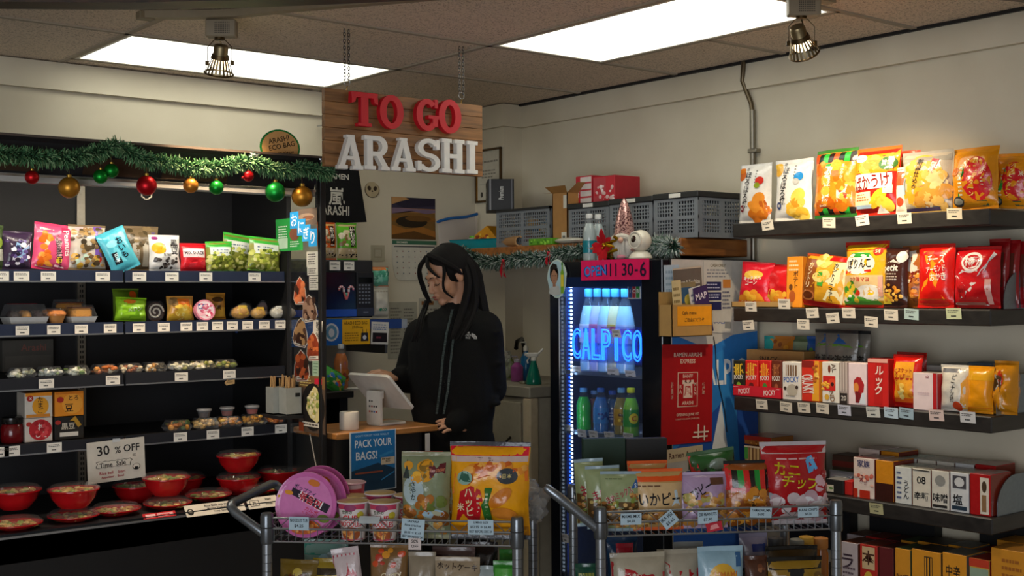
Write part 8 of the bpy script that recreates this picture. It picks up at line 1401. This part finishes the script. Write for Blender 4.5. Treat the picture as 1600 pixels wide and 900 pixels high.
# ---- left cart, lower shelf (tops only in view)
G7 = 'bags on the lower shelf of the left cart'
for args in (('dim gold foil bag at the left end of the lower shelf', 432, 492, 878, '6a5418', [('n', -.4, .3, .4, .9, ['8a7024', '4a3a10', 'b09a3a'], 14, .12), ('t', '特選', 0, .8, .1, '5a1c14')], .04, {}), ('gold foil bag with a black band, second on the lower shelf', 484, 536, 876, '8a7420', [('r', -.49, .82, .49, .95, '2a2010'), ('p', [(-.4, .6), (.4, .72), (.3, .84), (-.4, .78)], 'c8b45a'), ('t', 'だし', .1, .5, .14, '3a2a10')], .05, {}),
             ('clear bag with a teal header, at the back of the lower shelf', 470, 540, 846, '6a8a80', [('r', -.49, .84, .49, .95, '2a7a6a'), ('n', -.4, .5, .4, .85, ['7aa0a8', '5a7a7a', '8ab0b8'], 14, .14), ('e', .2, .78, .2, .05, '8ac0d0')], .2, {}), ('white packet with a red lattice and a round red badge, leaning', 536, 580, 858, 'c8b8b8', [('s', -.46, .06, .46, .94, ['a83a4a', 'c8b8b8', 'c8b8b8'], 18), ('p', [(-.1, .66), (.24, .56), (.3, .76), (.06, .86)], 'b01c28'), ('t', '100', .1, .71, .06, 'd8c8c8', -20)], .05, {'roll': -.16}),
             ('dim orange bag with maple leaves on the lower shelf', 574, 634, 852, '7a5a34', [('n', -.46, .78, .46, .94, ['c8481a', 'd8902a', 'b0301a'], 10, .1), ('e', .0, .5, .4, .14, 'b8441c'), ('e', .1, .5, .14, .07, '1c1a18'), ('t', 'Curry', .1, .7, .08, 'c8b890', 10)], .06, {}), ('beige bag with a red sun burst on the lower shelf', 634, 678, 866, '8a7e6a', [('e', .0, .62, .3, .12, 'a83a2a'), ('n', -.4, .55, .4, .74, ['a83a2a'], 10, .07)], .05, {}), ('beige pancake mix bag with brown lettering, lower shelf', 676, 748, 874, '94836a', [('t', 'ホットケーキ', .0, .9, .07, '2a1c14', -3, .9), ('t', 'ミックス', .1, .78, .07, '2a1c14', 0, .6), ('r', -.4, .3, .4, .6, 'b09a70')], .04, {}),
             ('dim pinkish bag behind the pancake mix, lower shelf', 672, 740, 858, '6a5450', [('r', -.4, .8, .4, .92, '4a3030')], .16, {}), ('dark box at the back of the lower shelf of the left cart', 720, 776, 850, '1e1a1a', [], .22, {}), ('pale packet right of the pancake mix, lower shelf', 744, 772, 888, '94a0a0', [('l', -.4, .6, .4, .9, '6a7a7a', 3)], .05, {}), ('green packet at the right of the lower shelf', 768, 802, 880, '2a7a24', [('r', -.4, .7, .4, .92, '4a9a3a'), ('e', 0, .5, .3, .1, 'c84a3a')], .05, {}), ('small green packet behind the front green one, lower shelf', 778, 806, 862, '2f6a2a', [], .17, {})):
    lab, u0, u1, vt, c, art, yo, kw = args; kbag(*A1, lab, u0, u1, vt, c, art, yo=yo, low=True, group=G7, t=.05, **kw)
# ---- right cart, upper basket
G8 = 'nut and cracker bags on the right cart'
NUT = ['a8703a', 'c08a4a', '8a5a2a', 'b8a05a', 'd0a868', '7a8a3a']
MAME = [('r', -.49, .05, .49, .5, '5a4424'), ('n', -.47, .06, .47, .5, NUT, 60, .062), ('t', 'まめミックス', -.08, .62, .13, 'c8ccb8', 24, .74), ('t', 'まめミックス', -.08, .62, .125, 'a01c34', 24, .70), ('p', [(.22, .72), (.46, .72), (.36, .88)], '2a5a9a'), ('t', 'S', .34, .77, .07, 'd0dce8'), ('l', -.4, .86, .1, .9, '5a6a4a', 1), ('n', .2, .5, .46, .62, NUT, 9, .06)]
for k, (u0, u1, vt, yo, ro, lab) in enumerate(((940, 1005, 739, .03, .02, 'green nut mix bag with red lettering, frontmost of three'), (920, 974, 730, .08, -.02, 'green nut mix bag, middle of three'), (904, 950, 719, .13, -.04, 'green nut mix bag, rearmost of three at the left end'))):
    kbag(*A2, lab, u0, u1, vt, '8f9c72', MAME if k == 0 else [MAME[0], MAME[1], ('t', 'まめ', -.16, .56, .16, 'a01c34', 20, .4)], yo=yo, t=.06, roll=ro, seal='8fa4b0', group='green nut mix bags on the right cart')
for k, (u0, u1, vt, yo, lab) in enumerate(((992, 1072, 735, .03, 'orange topped bag with big black lettering, front of two'), (984, 1048, 722, .12, 'orange topped bag standing behind its twin'))):
    kbag(*A2, lab, u0, u1, vt, 'b8925a', [('r', -.49, .80, .49, .95, 'd8501c'), ('r', -.49, .05, .49, .3, '6a4a28'), ('n', -.47, .06, .47, .28, NUT[:5], 40, .065), ('r', -.49, .34, .49, .78, 'c8a878'), ('t', 'いかピー', .0, .52, .21, '14141a', 0, .86), ('p', [(.24, .4), (.44, .4), (.36, .66), (.3, .66)], 'b8ccd8'), ('l', -.44, .7, .2, .76, '6a4a30', 1)], yo=yo, t=.06, seal='d8602a', group='orange topped bags on the right cart')
kbag(*A2, 'lilac bag with black lettering and a window of round nuts, middle of the right cart', 1068, 1142, 740, 'a890b0', [('n', -.40, .06, .48, .60, ['c8924a', 'b07a34', 'd8b070', '9a6a2a', 'a8a05a'], 52, .085), ('p', [(-.49, .05), (-.40, .05), (-.2, .6), (.4, .74), (.49, .74), (.49, .9), (-.49, .9)], 'a488ac'), ('t', 'えびピー', -.18, .66, .19, '17151f', 28, .66), ('p', [(.04, .14), (.4, .1), (.42, .2), (.1, .26)], 'd8c8c8'), ('l', .1, .12, .4, .2, 'b03a3a', 1), ('r', .1, .78, .4, .9, '5a3a2a')], yo=.03, t=.07, seal='b8a4c0', group=G8)
STRP = ['c82020', '141c14', '1f8a34', 'c82420', '161414', '1f8a34', 'c82420', '121212']
kbag(*A2, 'red black and green striped bag with a window of brown crackers, front', 1136, 1210, 722, '8a4a1c', [('n', -.48, .06, .48, .56, ['c8822a', 'a8621a', 'd89a3a', '8a4a14'], 44, .1), ('s', -.49, .56, .49, .95, STRP, 8), ('r', -.14, .1, .36, .5, 'b0762a'), ('t', '豆菓子', .1, .3, .36, '17151a', -4, .34, True), ('t', '歌舞伎', .1, .44, .08, 'd8d0c0'), ('r', -.4, .46, .0, .6, 'c85a5a'), ('t', 'MIX', -.2, .53, .05, 'e0d0d0')], yo=.035, t=.07, seal='1a1a1a', group=G8)
kbag(*A2, 'crumpled red black and green striped bag behind, left of its twin', 1092, 1166, 704, '2a5a2a', [('s', -.49, .05, .49, .95, ['c82420', '1a2a1a', '2a8a3a', '3a5a3a'], 6), ('e', .1, .8, .2, .08, '7a8a7a')], yo=.15, t=.07, crumple=.3, roll=-.12, seal='4a6a4a', group=G8)
kbag(*A2, 'large shiny red bag with yellow lettering and white puffs, right end of the right cart', 1196, 1303, 693, 'a8141c', [('r', -.49, .86, .49, .95, 'c8b8b8'), ('t', 'カニ', -.18, .68, .15, 'c8b81e', -6, .5), ('t', 'チップ', .02, .52, .16, 'c8b81e', -6, .6), ('p', [(.16, .62), (.30, .68), (.22, .84), (.12, .8)], '5aa0d0'), ('n', -.4, .08, .44, .34, ['c8b8bc', 'd8ccd0', 'b89aa2'], 18, .1), ('e', -.22, .18, .1, .09, 'a81c24'), ('l', -.3, .78, .4, .82, 'd8a8a8', 1), ('p', [(.0, .2), (.3, .16), (.36, .3), (.1, .36)], 'd8d8dc'), ('n', .3, .3, .46, .7, ['d0a8b0', 'a81c24'], 8, .06), ('e', -.42, .3, .07, .1, '9aa0a8')], yo=.035, t=.10, crumple=.24, seal='b8b0b4', group=G8)  # the blue patch is a reflection painted onto the film, not print
for u0, u1, c, lab in ((911, 978, '123326', 'dark green flat carton standing behind the nut mix bags'), (978, 1043, '101214', 'black flat carton standing behind the orange topped bags')):
    yo = .36; a = onc(C2, PL2, u0, 720, yo); c_ = onc(C2, PL2, u1, 720, yo); h = onc(C2, PL2, (u0+u1)/2, 685, yo).z-C2[5]-.003
    carton('flat_carton', lab, 'box', (c_-a).length-.002, h, .03, c, [], ((a.x+c_.x)/2, (a.y+c_.y)/2, C2[5]+.003), C2[3])
# ---- right cart, lower shelf
G9 = 'packs on the lower shelf of the right cart'
RICE = [('p', [(-.49, .74), (.49, .64), (.49, .8), (-.49, .92)], 'a82028'), ('t', 'お米', -.36, .5, .3, '201c1a', 0, .14, True), ('t', 'もち', .1, .44, .2, '201c1a', 0, .2, True), ('t', '玄', .34, .44, .16, '201c1a'), ('l', -.2, .3, 0, .6, '4a443c', 3), ('t', 'うまい', -.1, .78, .05, 'd8c8b8', -6, .4)]
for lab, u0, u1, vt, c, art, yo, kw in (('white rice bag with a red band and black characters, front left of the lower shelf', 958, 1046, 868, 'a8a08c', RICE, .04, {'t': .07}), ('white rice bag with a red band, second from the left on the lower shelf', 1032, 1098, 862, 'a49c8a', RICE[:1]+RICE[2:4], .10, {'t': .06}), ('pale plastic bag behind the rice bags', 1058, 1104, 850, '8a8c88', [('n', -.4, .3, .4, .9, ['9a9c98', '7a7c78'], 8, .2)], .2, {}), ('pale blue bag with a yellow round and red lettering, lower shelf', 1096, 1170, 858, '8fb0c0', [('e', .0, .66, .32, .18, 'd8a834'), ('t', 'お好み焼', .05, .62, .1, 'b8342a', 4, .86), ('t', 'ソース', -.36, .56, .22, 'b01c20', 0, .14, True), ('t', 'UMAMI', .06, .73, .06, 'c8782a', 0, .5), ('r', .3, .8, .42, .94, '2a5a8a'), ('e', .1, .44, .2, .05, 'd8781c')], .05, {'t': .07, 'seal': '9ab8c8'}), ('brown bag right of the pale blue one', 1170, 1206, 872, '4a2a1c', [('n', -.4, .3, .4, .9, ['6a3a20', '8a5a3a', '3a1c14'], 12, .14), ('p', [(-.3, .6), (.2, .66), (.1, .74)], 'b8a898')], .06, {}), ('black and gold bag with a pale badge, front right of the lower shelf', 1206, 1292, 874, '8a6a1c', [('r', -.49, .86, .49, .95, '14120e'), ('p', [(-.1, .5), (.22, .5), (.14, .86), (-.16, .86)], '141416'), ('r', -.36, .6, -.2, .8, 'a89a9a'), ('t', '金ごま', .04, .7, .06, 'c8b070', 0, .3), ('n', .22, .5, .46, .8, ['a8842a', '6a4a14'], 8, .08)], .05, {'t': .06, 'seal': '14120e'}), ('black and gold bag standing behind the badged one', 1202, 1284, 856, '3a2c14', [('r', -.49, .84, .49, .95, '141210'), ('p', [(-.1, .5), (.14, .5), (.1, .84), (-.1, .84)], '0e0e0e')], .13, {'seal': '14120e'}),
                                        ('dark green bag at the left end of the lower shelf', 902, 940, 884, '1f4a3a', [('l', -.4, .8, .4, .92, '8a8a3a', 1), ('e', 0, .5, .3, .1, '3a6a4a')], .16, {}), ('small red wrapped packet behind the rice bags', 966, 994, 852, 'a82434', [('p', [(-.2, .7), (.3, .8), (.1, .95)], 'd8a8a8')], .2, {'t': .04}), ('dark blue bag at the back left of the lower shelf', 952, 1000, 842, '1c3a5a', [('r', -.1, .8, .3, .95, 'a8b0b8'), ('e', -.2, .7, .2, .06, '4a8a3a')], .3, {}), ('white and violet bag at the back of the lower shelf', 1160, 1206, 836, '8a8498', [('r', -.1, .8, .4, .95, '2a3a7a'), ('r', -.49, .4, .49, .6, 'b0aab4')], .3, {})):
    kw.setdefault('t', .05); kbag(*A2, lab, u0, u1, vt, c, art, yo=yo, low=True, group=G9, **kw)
m = MB(); p = onc(C2, PL2, 1120, 850, .28)
t_ = thing('frying_pan', 'black pan lying behind the pale blue bag on the lower shelf', 'pan', (p.x, p.y, .44-.068), C2[3]); m.lathe([(.07, .15), (.085, .155), (.10, .19), (.097, .19), (.082, .16), (0, .158)], mat('121212', 'gloss'), 24); m.lathe([(.06, 0), (.06, .15), (0, .15)], mat('2a2420'), 20); m.build('pan', t_); m = MB(); m.tube([(.09, -.02, .18), (.15, -.06, .185), (.2, -.09, .18)], .011, mat('161616'), 8); m.build('handle', t_)
for u, vt, c, lc, lab in ((1212, 838, 'c8c0b0', '3a3a3a', 'white spice jar with black characters, left of four jars'), (1246, 840, '5a5a52', '8a8a80', 'dim grey spice jar, second of four jars'), (1260, 836, 'b8861e', 'd0a03a', 'yellow noodle cup jar, third of four jars'), (1282, 838, '9a5a1e', 'b87a3a', 'amber jar, rightmost of four jars')):
    p = onc(C2, PL2, u, vt, .32); t_ = thing('spice_jar', lab+' on the right cart', 'jar', (p.x, p.y, .44-.07), C2[3], 'jars at the back of the right cart'); h = p.z-(.44-.07)
    m = MB(); m.lathe([(.024, 0), (.026, .005), (.026, h*.8), (.022, h*.86)], mat(c, 'gloss'), 18); m.build('jar', t_); m = MB(); m.lathe([(.023, h*.86), (.025, h*.87), (.025, h*.98), (0, h)], mat(lc), 18); m.build('lid', t_)
# ---- price tags on the carts
def ktag(C, PL, u, v, w, h, lab, lines, base='a9c0cc', tilt=0, yo=-.0055, ink='20262c'):
    p = onc(C, PL, u, v, yo); X = C[1]; return ptag(p, X, Vector((0, 0, 1))-C[2]*.06, w, h, lab, 2, base, 'price tags on the wire carts', tilt, lines, ink)
px = 3.7/1914
ktag(*A1, 467, 818, 32*px, 21*px, 'pale blue tag reading NOODLES in front of the pink tubs', ['NOODLES TUB', '$4.25'], tilt=-1)
p = onc(C1, PL1, 577, 812, -.012); card('price_tag', 'blank white tag folded forward below the cup noodles', 'price tag', p, C1[1], Vector((0, 0, .55))+C1[2]*.83, 33*px, .03, 'b8c4c8', [], 'price tags on the wire carts')
ktag(*A1, 645, 827, 36*px, 32*px, 'pale blue tag reading Rice cracker below the sage green bag', ['SAYAKA', 'Rice cracker', '$5.10', '$3.55 → $2.65', 'BEST BEFORE DEC 24'], tilt=-5)
ktag(*A1, 751, 824, 40*px, 23*px, 'pale blue tag reading JUMBO SIZE below the large orange bag', ['JUMBO SIZE', '$12.95 → $6.48', 'BEST BEFORE DEC 24'], tilt=0)
p = onc(C1, PL1, 648, 850, -.004); ptag(p, C1[1], (0, 0, 1), 20*px, 18*px, 'red edged white tag reading 50% OFF under the cart rail', 1, 'c8bcb8', 'price tags on the wire carts', 0, ['50%', 'OFF'], '1c1416')
ktag(*A2, 986, 811, 33*px, 18*px, 'pale blue tag reading MAME MIX below the green nut bags', ['MAME MIX', '$4.50'])
ktag(*A2, 1045, 812, 25*px, 22*px, 'pale blue tag hanging askew below the orange topped bag', ['IKA PEE', '$5.65'], tilt=38)
ktag(*A2, 1106, 808, 32*px, 20*px, 'pale blue tag reading EBI PEANUTS below the lilac bag', ['EBI PEANUTS', '$7.90'], tilt=2)
ktag(*A2, 1189, 801, 35*px, 16*px, 'pale blue tag below the striped bag on the right cart', ['YAMADARUMA', '$4.95'], tilt=-3)
ktag(*A2, 1263, 800, 34*px, 16*px, 'pale blue tag reading KANI CHIPS below the large red bag', ['KANI CHIPS', '$5.70'], tilt=1)
p = onc(C2, PL2, 1116, 823, -.008); card('sale_tag', 'small red sale tag below the peanuts tag on the right cart', 'price tag', p, (C1[1]*.97+Vector((0, 0, .2))).normalized(), Vector((0, 0, 1))-C2[1]*.2, 25*px, 14*px, 'b02434', [('p', [(-.3, .2), (.3, .3), (.2, .8), (-.2, .7)], 'd88a8a')], 'price tags on the wire carts')
# ================================================================ the cashier
PD = 5.10
P0 = dep(705, 455, PD); P_r = thing('person', 'person with long dark hair in a black fleece jacket, looking down at the tablet', 'person', (P0.x, P0.y, 0), -YAW)
Mi = (Matrix.Translation((P0.x, P0.y, 0)) @ Matrix.Rotation(-YAW, 4, 'Z')).inverted()
def pl(u, v, d=0): return Mi @ dep(u, v, PD+d)
def sph(m, c, r, ma, n=14, k=10): m.ell(c, r if isinstance(r, tuple) else (r, r, r), ma, n, k)
def cap(m, a, c, ra, rc, ma, n=12):
    a, c = Vector(a), Vector(c); sph(m, a, ra, ma, n, 8); sph(m, c, rc, ma, n, 8); m.tube([a, c], [ra, rc], ma, n)
def solid(m, name, par, vox, it, ma):
    o = m.build(name, par); md = o.modifiers.new('union', 'REMESH'); md.mode = 'VOXEL'; md.voxel_size = vox; md.use_smooth_shade = True
    s_ = o.modifiers.new('soft', 'SMOOTH'); s_.factor = .5; s_.iterations = it
    o.data.materials.clear(); o.data.materials.append(ma); return o
SK = mat('b98a6c', 'skin'); JK = mat('111110', 'cloth'); HR = mat('0b0807', 'matte')
HC = pl(699, 429, .0)
HM = Matrix.Translation(HC) @ Matrix.Rotation(math.radians(-58), 4, 'Z') @ Matrix.Rotation(math.radians(24), 4, 'X')
hp = lambda x, y, z: HM @ Vector((x, y, z))
m = MB(); m.T = HM
sph(m, (0, .015, .03), (.072, .090, .084), SK, 24, 16); sph(m, (0, -.028, -.036), (.055, .060, .066), SK, 20, 14); sph(m, (0, -.067, -.093), (.021, .019, .016), SK); sph(m, (0, -.03, -.085), (.036, .036, .02), SK)
for s in (-1, 1):
    sph(m, (s*.034, -.052, -.034), (.025, .028, .03), SK); sph(m, (s*.031, -.072, -.003), (.017, .012, .011), SK); sph(m, (s*.009, -.096, -.038), .0085, SK); sph(m, (s*.074, .012, -.012), (.008, .018, .028), SK); sph(m, (s*.078, .018, .004), (.006, .014, .014), SK)
cap(m, (0, -.080, .006), (0, -.101, -.034), .0075, .0095, SK); sph(m, (0, -.076, .02), (.048, .014, .012), SK); sph(m, (0, -.091, -.060), (.019, .009, .006), SK); sph(m, (0, -.088, -.072), (.016, .009, .007), SK)
m.T = None
nk = pl(712, 492, .03); cap(m, hp(0, .03, -.05), nk, .050, .054, SK)
# torso, legs
shL, shR = pl(664, 521, .09), pl(752, 511, -.03); ch = pl(705, 540, .03); wa = pl(705, 610, .03); hi = pl(706, 690, .03)
cap(m, shL, shR, .05, .05, SK); cap(m, ch, wa, .10, .095, SK); cap(m, wa, hi, .09, .085, SK)
for s in (-1, 1):
    hj = hi+Vector((s*.085, .0, -.03)); kn = Vector((hi.x+s*.09, hi.y-.01, .47)); an = Vector((hi.x+s*.095, hi.y+.02, .09)); cap(m, hj, kn, .075, .05, SK); cap(m, kn, an, .056, .038, SK); cap(m, an, an+Vector((0, -.13, -.05)), .038, .03, SK)
elL, wrL = pl(639, 590, .17), pl(622, 590, .02); elR, wrR = pl(765, 606, .04), pl(738, 669, -.06)
cap(m, shL, elL, .047, .040, SK); cap(m, elL, wrL, .040, .026, SK); cap(m, shR, elR, .047, .040, SK); cap(m, elR, wrR, .040, .026, SK)
def hand(m, wr, tip, up, curl, thumb):
    d = (tip-wr).normalized(); n = Vector(up); n = (n-d*n.dot(d)).normalized(); s = d.cross(n)
    L = .165; pc = wr+d*.045
    for k in (-1.5, -.5, .5, 1.5): cap(m, wr+d*.012+s*k*.010, wr+d*.078+s*k*.0185, .012, .0105, SK, 8)
    for k, ln in ((-1.5, .060), (-.5, .074), (.5, .080), (1.5, .070)):
        b = wr+d*.080+s*k*.0185; a1, a2, a3 = curl*.5, curl*1.2, curl*1.8
        dirs = [d*math.cos(a)-n*math.sin(a) for a in (a1, a2, a3)]; p0 = b
        for i, (dd, f, r0, r1) in enumerate(zip(dirs, (.45, .32, .26), (.0088, .0082, .0075), (.0082, .0075, .0066))): p1 = p0+dd*ln*f+s*k*.0015; cap(m, p0, p1, r0, r1, SK, 8); p0 = p1
    b = wr+d*.028+s*thumb*.022; t1 = b+d*.032+s*thumb*.022-n*.014; t2 = t1+d*.026+s*thumb*.004-n*.012; cap(m, b, t1, .0115, .0095, SK, 8); cap(m, t1, t2, .0092, .0078, SK, 8)
hand(m, wrL, pl(594, 584, -.03), (0, -.45, .9), .75, -1)
hand(m, wrR, pl(684, 657, -.14), (.25, -.5, .8), .45, 1)
body = solid(m, 'body', P_r, .0042, 3, SK)
# jacket
m = MB(); 
SHL, SHR = shL+Vector((0, 0, -.01)), shR+Vector((0, 0, -.01))
cap(m, SHL, SHR, .075, .075, JK); cap(m, pl(700, 530, .04), pl(703, 600, .04), .135, .138, JK, 20)
cap(m, pl(676, 545, .06), pl(682, 640, .05), .105, .108, JK, 18); cap(m, pl(730, 540, .0), pl(732, 640, .0), .11, .112, JK, 18); cap(m, pl(690, 640, .04), pl(690, 706, .04), .115, .112, JK, 18); cap(m, pl(728, 640, .01), pl(728, 706, .01), .115, .112, JK, 18)
cap(m, pl(684, 516, .06), pl(734, 510, .0), .083, .085, JK); cap(m, pl(712, 497, .03), pl(712, 480, .035), .078, .062, JK, 20)
cap(m, SHL+Vector((-.01, 0, 0)), elL, .078, .068, JK, 16); cap(m, elL, wrL+(elL-wrL)*.08, .070, .043, JK, 16)
cap(m, SHR+Vector((.012, 0, 0)), elR+Vector((.0, 0, 0)), .078, .074, JK, 16); cap(m, elR, wrR+(pl(684, 657, -.14)-wrR).normalized()*.085, .074, .045, JK, 16)
for k in range(16):                                        # soft folds
    a = random.uniform(0, 1); q = SHR.lerp(elR, a) if k % 2 else elR.lerp(wrR, a); sph(m, q+Vector((random.uniform(-.03, .05), -.045, 0)), (.035, .03, .014), JK)
for k in range(8): q = SHL.lerp(elL, random.random()); sph(m, q+Vector((-.045, -.02, 0)), (.03, .035, .013), JK)
jacket = solid(m, 'jacket', P_r, .007, 4, JK)
m = MB()
for s in (-1, 1):
    hj = hi+Vector((s*.085, .0, -.0)); kn = Vector((hi.x+s*.09, hi.y-.01, .47)); an = Vector((hi.x+s*.095, hi.y+.02, .10)); cap(m, hj, kn, .098, .072, JK); cap(m, kn, an, .072, .062, JK)
cap(m, hi+Vector((-.06, 0, .03)), hi+Vector((.06, 0, .03)), .105, .105, JK); solid(m, 'trousers', P_r, .009, 3, mat('0e0e10', 'cloth'))
for s in (-1, 1):
    m = MB(); a = Vector((hi.x+s*.095, hi.y+.02, .05)); cap(m, a+Vector((0, .03, 0)), a+Vector((0, -.17, -.012)), .045, .036, JK); m.box(a.x-.045, a.x+.045, a.y-.2, a.y+.08, .001, .02, mat('c8c8c4'), .006); m.build('shoe', P_r)
# hair: scalp cap with a centre parting, then long locks
m = MB(); n, k = 36, 24; V = []; F = []
for i in range(k+1):
    t = PI*i/k
    for j in range(n):
        a = 2*PI*j/n; d = Vector((math.sin(t)*math.cos(a), math.sin(t)*math.sin(a), math.cos(t)))
        low = d.z < -.35
        sm_ = lambda x: max(0, min(1, x)); op_ = sm_((-d.y-.22-.25*abs(d.x))/.16)*sm_((.70-.45*abs(d.x)-d.z)/.16); f = 1.09-.21*op_
        if low: f = min(f, 1.0)
        if d.y > .1: f += .05
        f -= .03*math.exp(-(d.x/.06)**2)*(d.z > .3)
        f += .012*noise.noise(Vector((math.atan2(d.x, d.z)*7, d.y*2, 3)))
        V.append(hp(d.x*.074*f, .016+d.y*.092*f, .030+d.z*.087*f))
for i in range(k):
    for j in range(n): F.append((i*n+j, (i+1)*n+j, (i+1)*n+(j+1) % n, i*n+(j+1) % n))
m.add(V, F, HR)
rh = random.Random(6)
def lock(P, w0, w1, nn=5, spread=.012, dj=.01):
    for q in range(nn):
        off = Vector((rh.uniform(-spread, spread), rh.uniform(-dj, dj), 0)); pts = [p+off*(.4+.6*i/len(P))+Vector((rh.uniform(-.003, .003), 0, 0)) for i, p in enumerate(P)]
        L = len(pts); sm = []
        for i in range(L-1):
            for f in (0, .33, .66):
                p0, p1, p2, p3 = pts[max(i-1, 0)], pts[i], pts[i+1], pts[min(i+2, L-1)]
                sm.append(.5*((2*p1)+(p2-p0)*f+(2*p0-5*p1+4*p2-p3)*f*f+(3*p1-p0-3*p2+p3)*f**3))
        sm.append(pts[-1]); N = len(sm)
        m.tube(sm, [max(.0012, (w0+(w1-w0)*i/N)*(1 if i < N-3 else (N-i)/3.5)) for i in range(N)], HR, 7)
q = lambda *A: [pl(*a) for a in A]
# back hair falling behind the far shoulder
lock(q((712, 398, .06), (738, 420, .07), (748, 455, .06), (757, 490, .05), (764, 512, .03)), .034, .007, 14, .016, .02)
lock(q((700, 394, .0), (728, 410, .0), (738, 445, .0), (738, 480, -.02), (728, 508, -.08), (714, 532, -.12)), .026, .005, 12, .016, .02)
lock(q((722, 408, -.02), (732, 440, -.04), (726, 476, -.07), (716, 505, -.10), (708, 530, -.13)), .016, .004, 8, .012, .01)
# hair over the front shoulder and the loose strands beside the face
lock([hp(.060, -.030, .070), hp(.072, -.045, .03), hp(.066, -.066, -.005), hp(.060, -.070, -.045), hp(.064, -.050, -.085)], .0045, .0015, 6, .004, .004)
lock([hp(.010, -.055, .105), hp(.030, -.086, .080), hp(.050, -.084, .045), hp(.060, -.070, .015)], .007, .003, 8, .006, .005)
lock([hp(.012, -.050, .108), hp(.050, -.040, .086), hp(.072, -.016, .050), hp(.078, .004, .020), hp(.076, .02, -.01)], .014, .008, 9, .008, .006)
lock([hp(-.004, -.055, .106), hp(-.030, -.086, .078), hp(-.050, -.094, .04), hp(-.060, -.094, .0), hp(-.056, -.098, -.045), hp(-.046, -.098, -.085)], .0075, .003, 11, .007, .006)
lock(q((668, 470, .04), (663, 485, .02), (657, 500, -.05), (652, 520, -.075), (648, 535, -.075)), .007, .003, 7, .014, .004)
hair = m.build('hair', P_r)
# face details
m = MB(); LP = mat('8f4c44', 'skin'); m.T = HM; sph(m, (0, -.0945, -.0605), (.0165, .0065, .0042), LP, 14, 8); sph(m, (0, -.0920, -.0715), (.0145, .0065, .0052), LP, 14, 8); m.T = None; m.build('lips', P_r)
m = MB(); m.T = HM
for s in (-1, 1):
    m.tube([(s*(.016+.03*i/6), -.083+.013*(i/6)**2, -.009-.004*math.sin(PI*i/6)) for i in range(7)], [.0010, .0016, .002, .0022, .002, .0016, .001], mat('140d0a'), 6)
    for i in range(7): x = .02+.026*i/6; m.tube([(s*x, -.083+.013*(i/6)**2, -.012), (s*(x+.003), -.092+.013*(i/6)**2, -.016)], [.0008, .0003], mat('140d0a'), 4)
m.T = None; m.build('eyelashes', P_r)
m = MB(); m.T = HM
for s in (-1, 1): m.tube([(s*(.012+.036*i/6), -.0905+.018*(i/6)**2, .018+.006*math.sin(PI*i/6)-.003*(i/6)) for i in range(7)], [.001, .0022, .0025, .0024, .002, .0016, .0008], mat('231812'), 6)
m.T = None; m.build('eyebrows', P_r)
# zip tapes and chest emblem laid on the jacket front
bpy.context.view_layer.update(); dg = bpy.context.evaluated_depsgraph_get(); je = jacket.evaluated_get(dg); jw = jacket.matrix_world.inverted()
def surf(u, v):
    o = jw @ CAM; d = (jw.to_3x3() @ ray(u, v)).normalized(); ok, co, no, _ = je.ray_cast(o, d)
    return (co, no) if ok else (None, None)
def tape(path, w, cols, name, lift=.002):
    m = MB(); pts = []
    for i in range(len(path)-1):
        for f in [j/14 for j in range(14)]: pts.append((path[i][0]+(path[i+1][0]-path[i][0])*f, path[i][1]+(path[i+1][1]-path[i][1])*f))
    R = []
    for (u, v) in pts:
        a, na = surf(u-w/2, v); c, nc = surf(u+w/2, v)
        if a is None or c is None: continue
        R.append((a+na*lift, c+nc*lift))
    for i in range(len(R)-1): m.add([R[i][0], R[i][1], R[i+1][1], R[i+1][0]], [(0, 1, 2, 3)], mat(cols[i % len(cols)], 'cloth'))
    o = m.build(name, P_r); sdf = o.modifiers.new('thickness', 'SOLIDIFY'); sdf.thickness = .0015; return o
tape([(707, 484), (698, 520), (692, 560), (688, 605), (682, 650)], 3.6, ['4a5552', '434d4a'], 'zip_tape')
tape([(718, 486), (709, 525), (704, 565), (700, 608), (693, 650)], 3.6, ['4a5552', '535d5a'], 'zip_tape')
tape([(713, 485), (704, 522), (698, 562), (694, 606), (688, 650)], 3.0, ['0b0b0b'], 'zipper', .001)
m = MB(); EM = mat('c8c6c0', 'cloth'); V, F, asp = glyphs('THE\nNORTH\nFACE')
def lay(x, y): 
    co, no = surf(x, y); return None if co is None else co+no*.0025
P = [lay(731+a*10.5*asp*.55/1.0, 524-b_*11) for a, b_, c_ in V]
if all(p is not None for p in P): m.add(P, F, EM)
for k in range(3):
    n = 8; Q = []
    for i in range(n+1):
        t = PI/2*i/n
        for rr_ in (3.4+k*2.1, 4.9+k*2.1): Q.append(lay(737+rr_*math.sin(t)*.95, 530-rr_*math.cos(t)*1.0))
    if all(p is not None for p in Q): m.add(Q, [(2*i, 2*i+1, 2*i+3, 2*i+2) for i in range(n)], EM)
if m.v: e_ = m.build('chest_emblem', P_r); sdf = e_.modifiers.new('thickness', 'SOLIDIFY'); sdf.thickness = .001
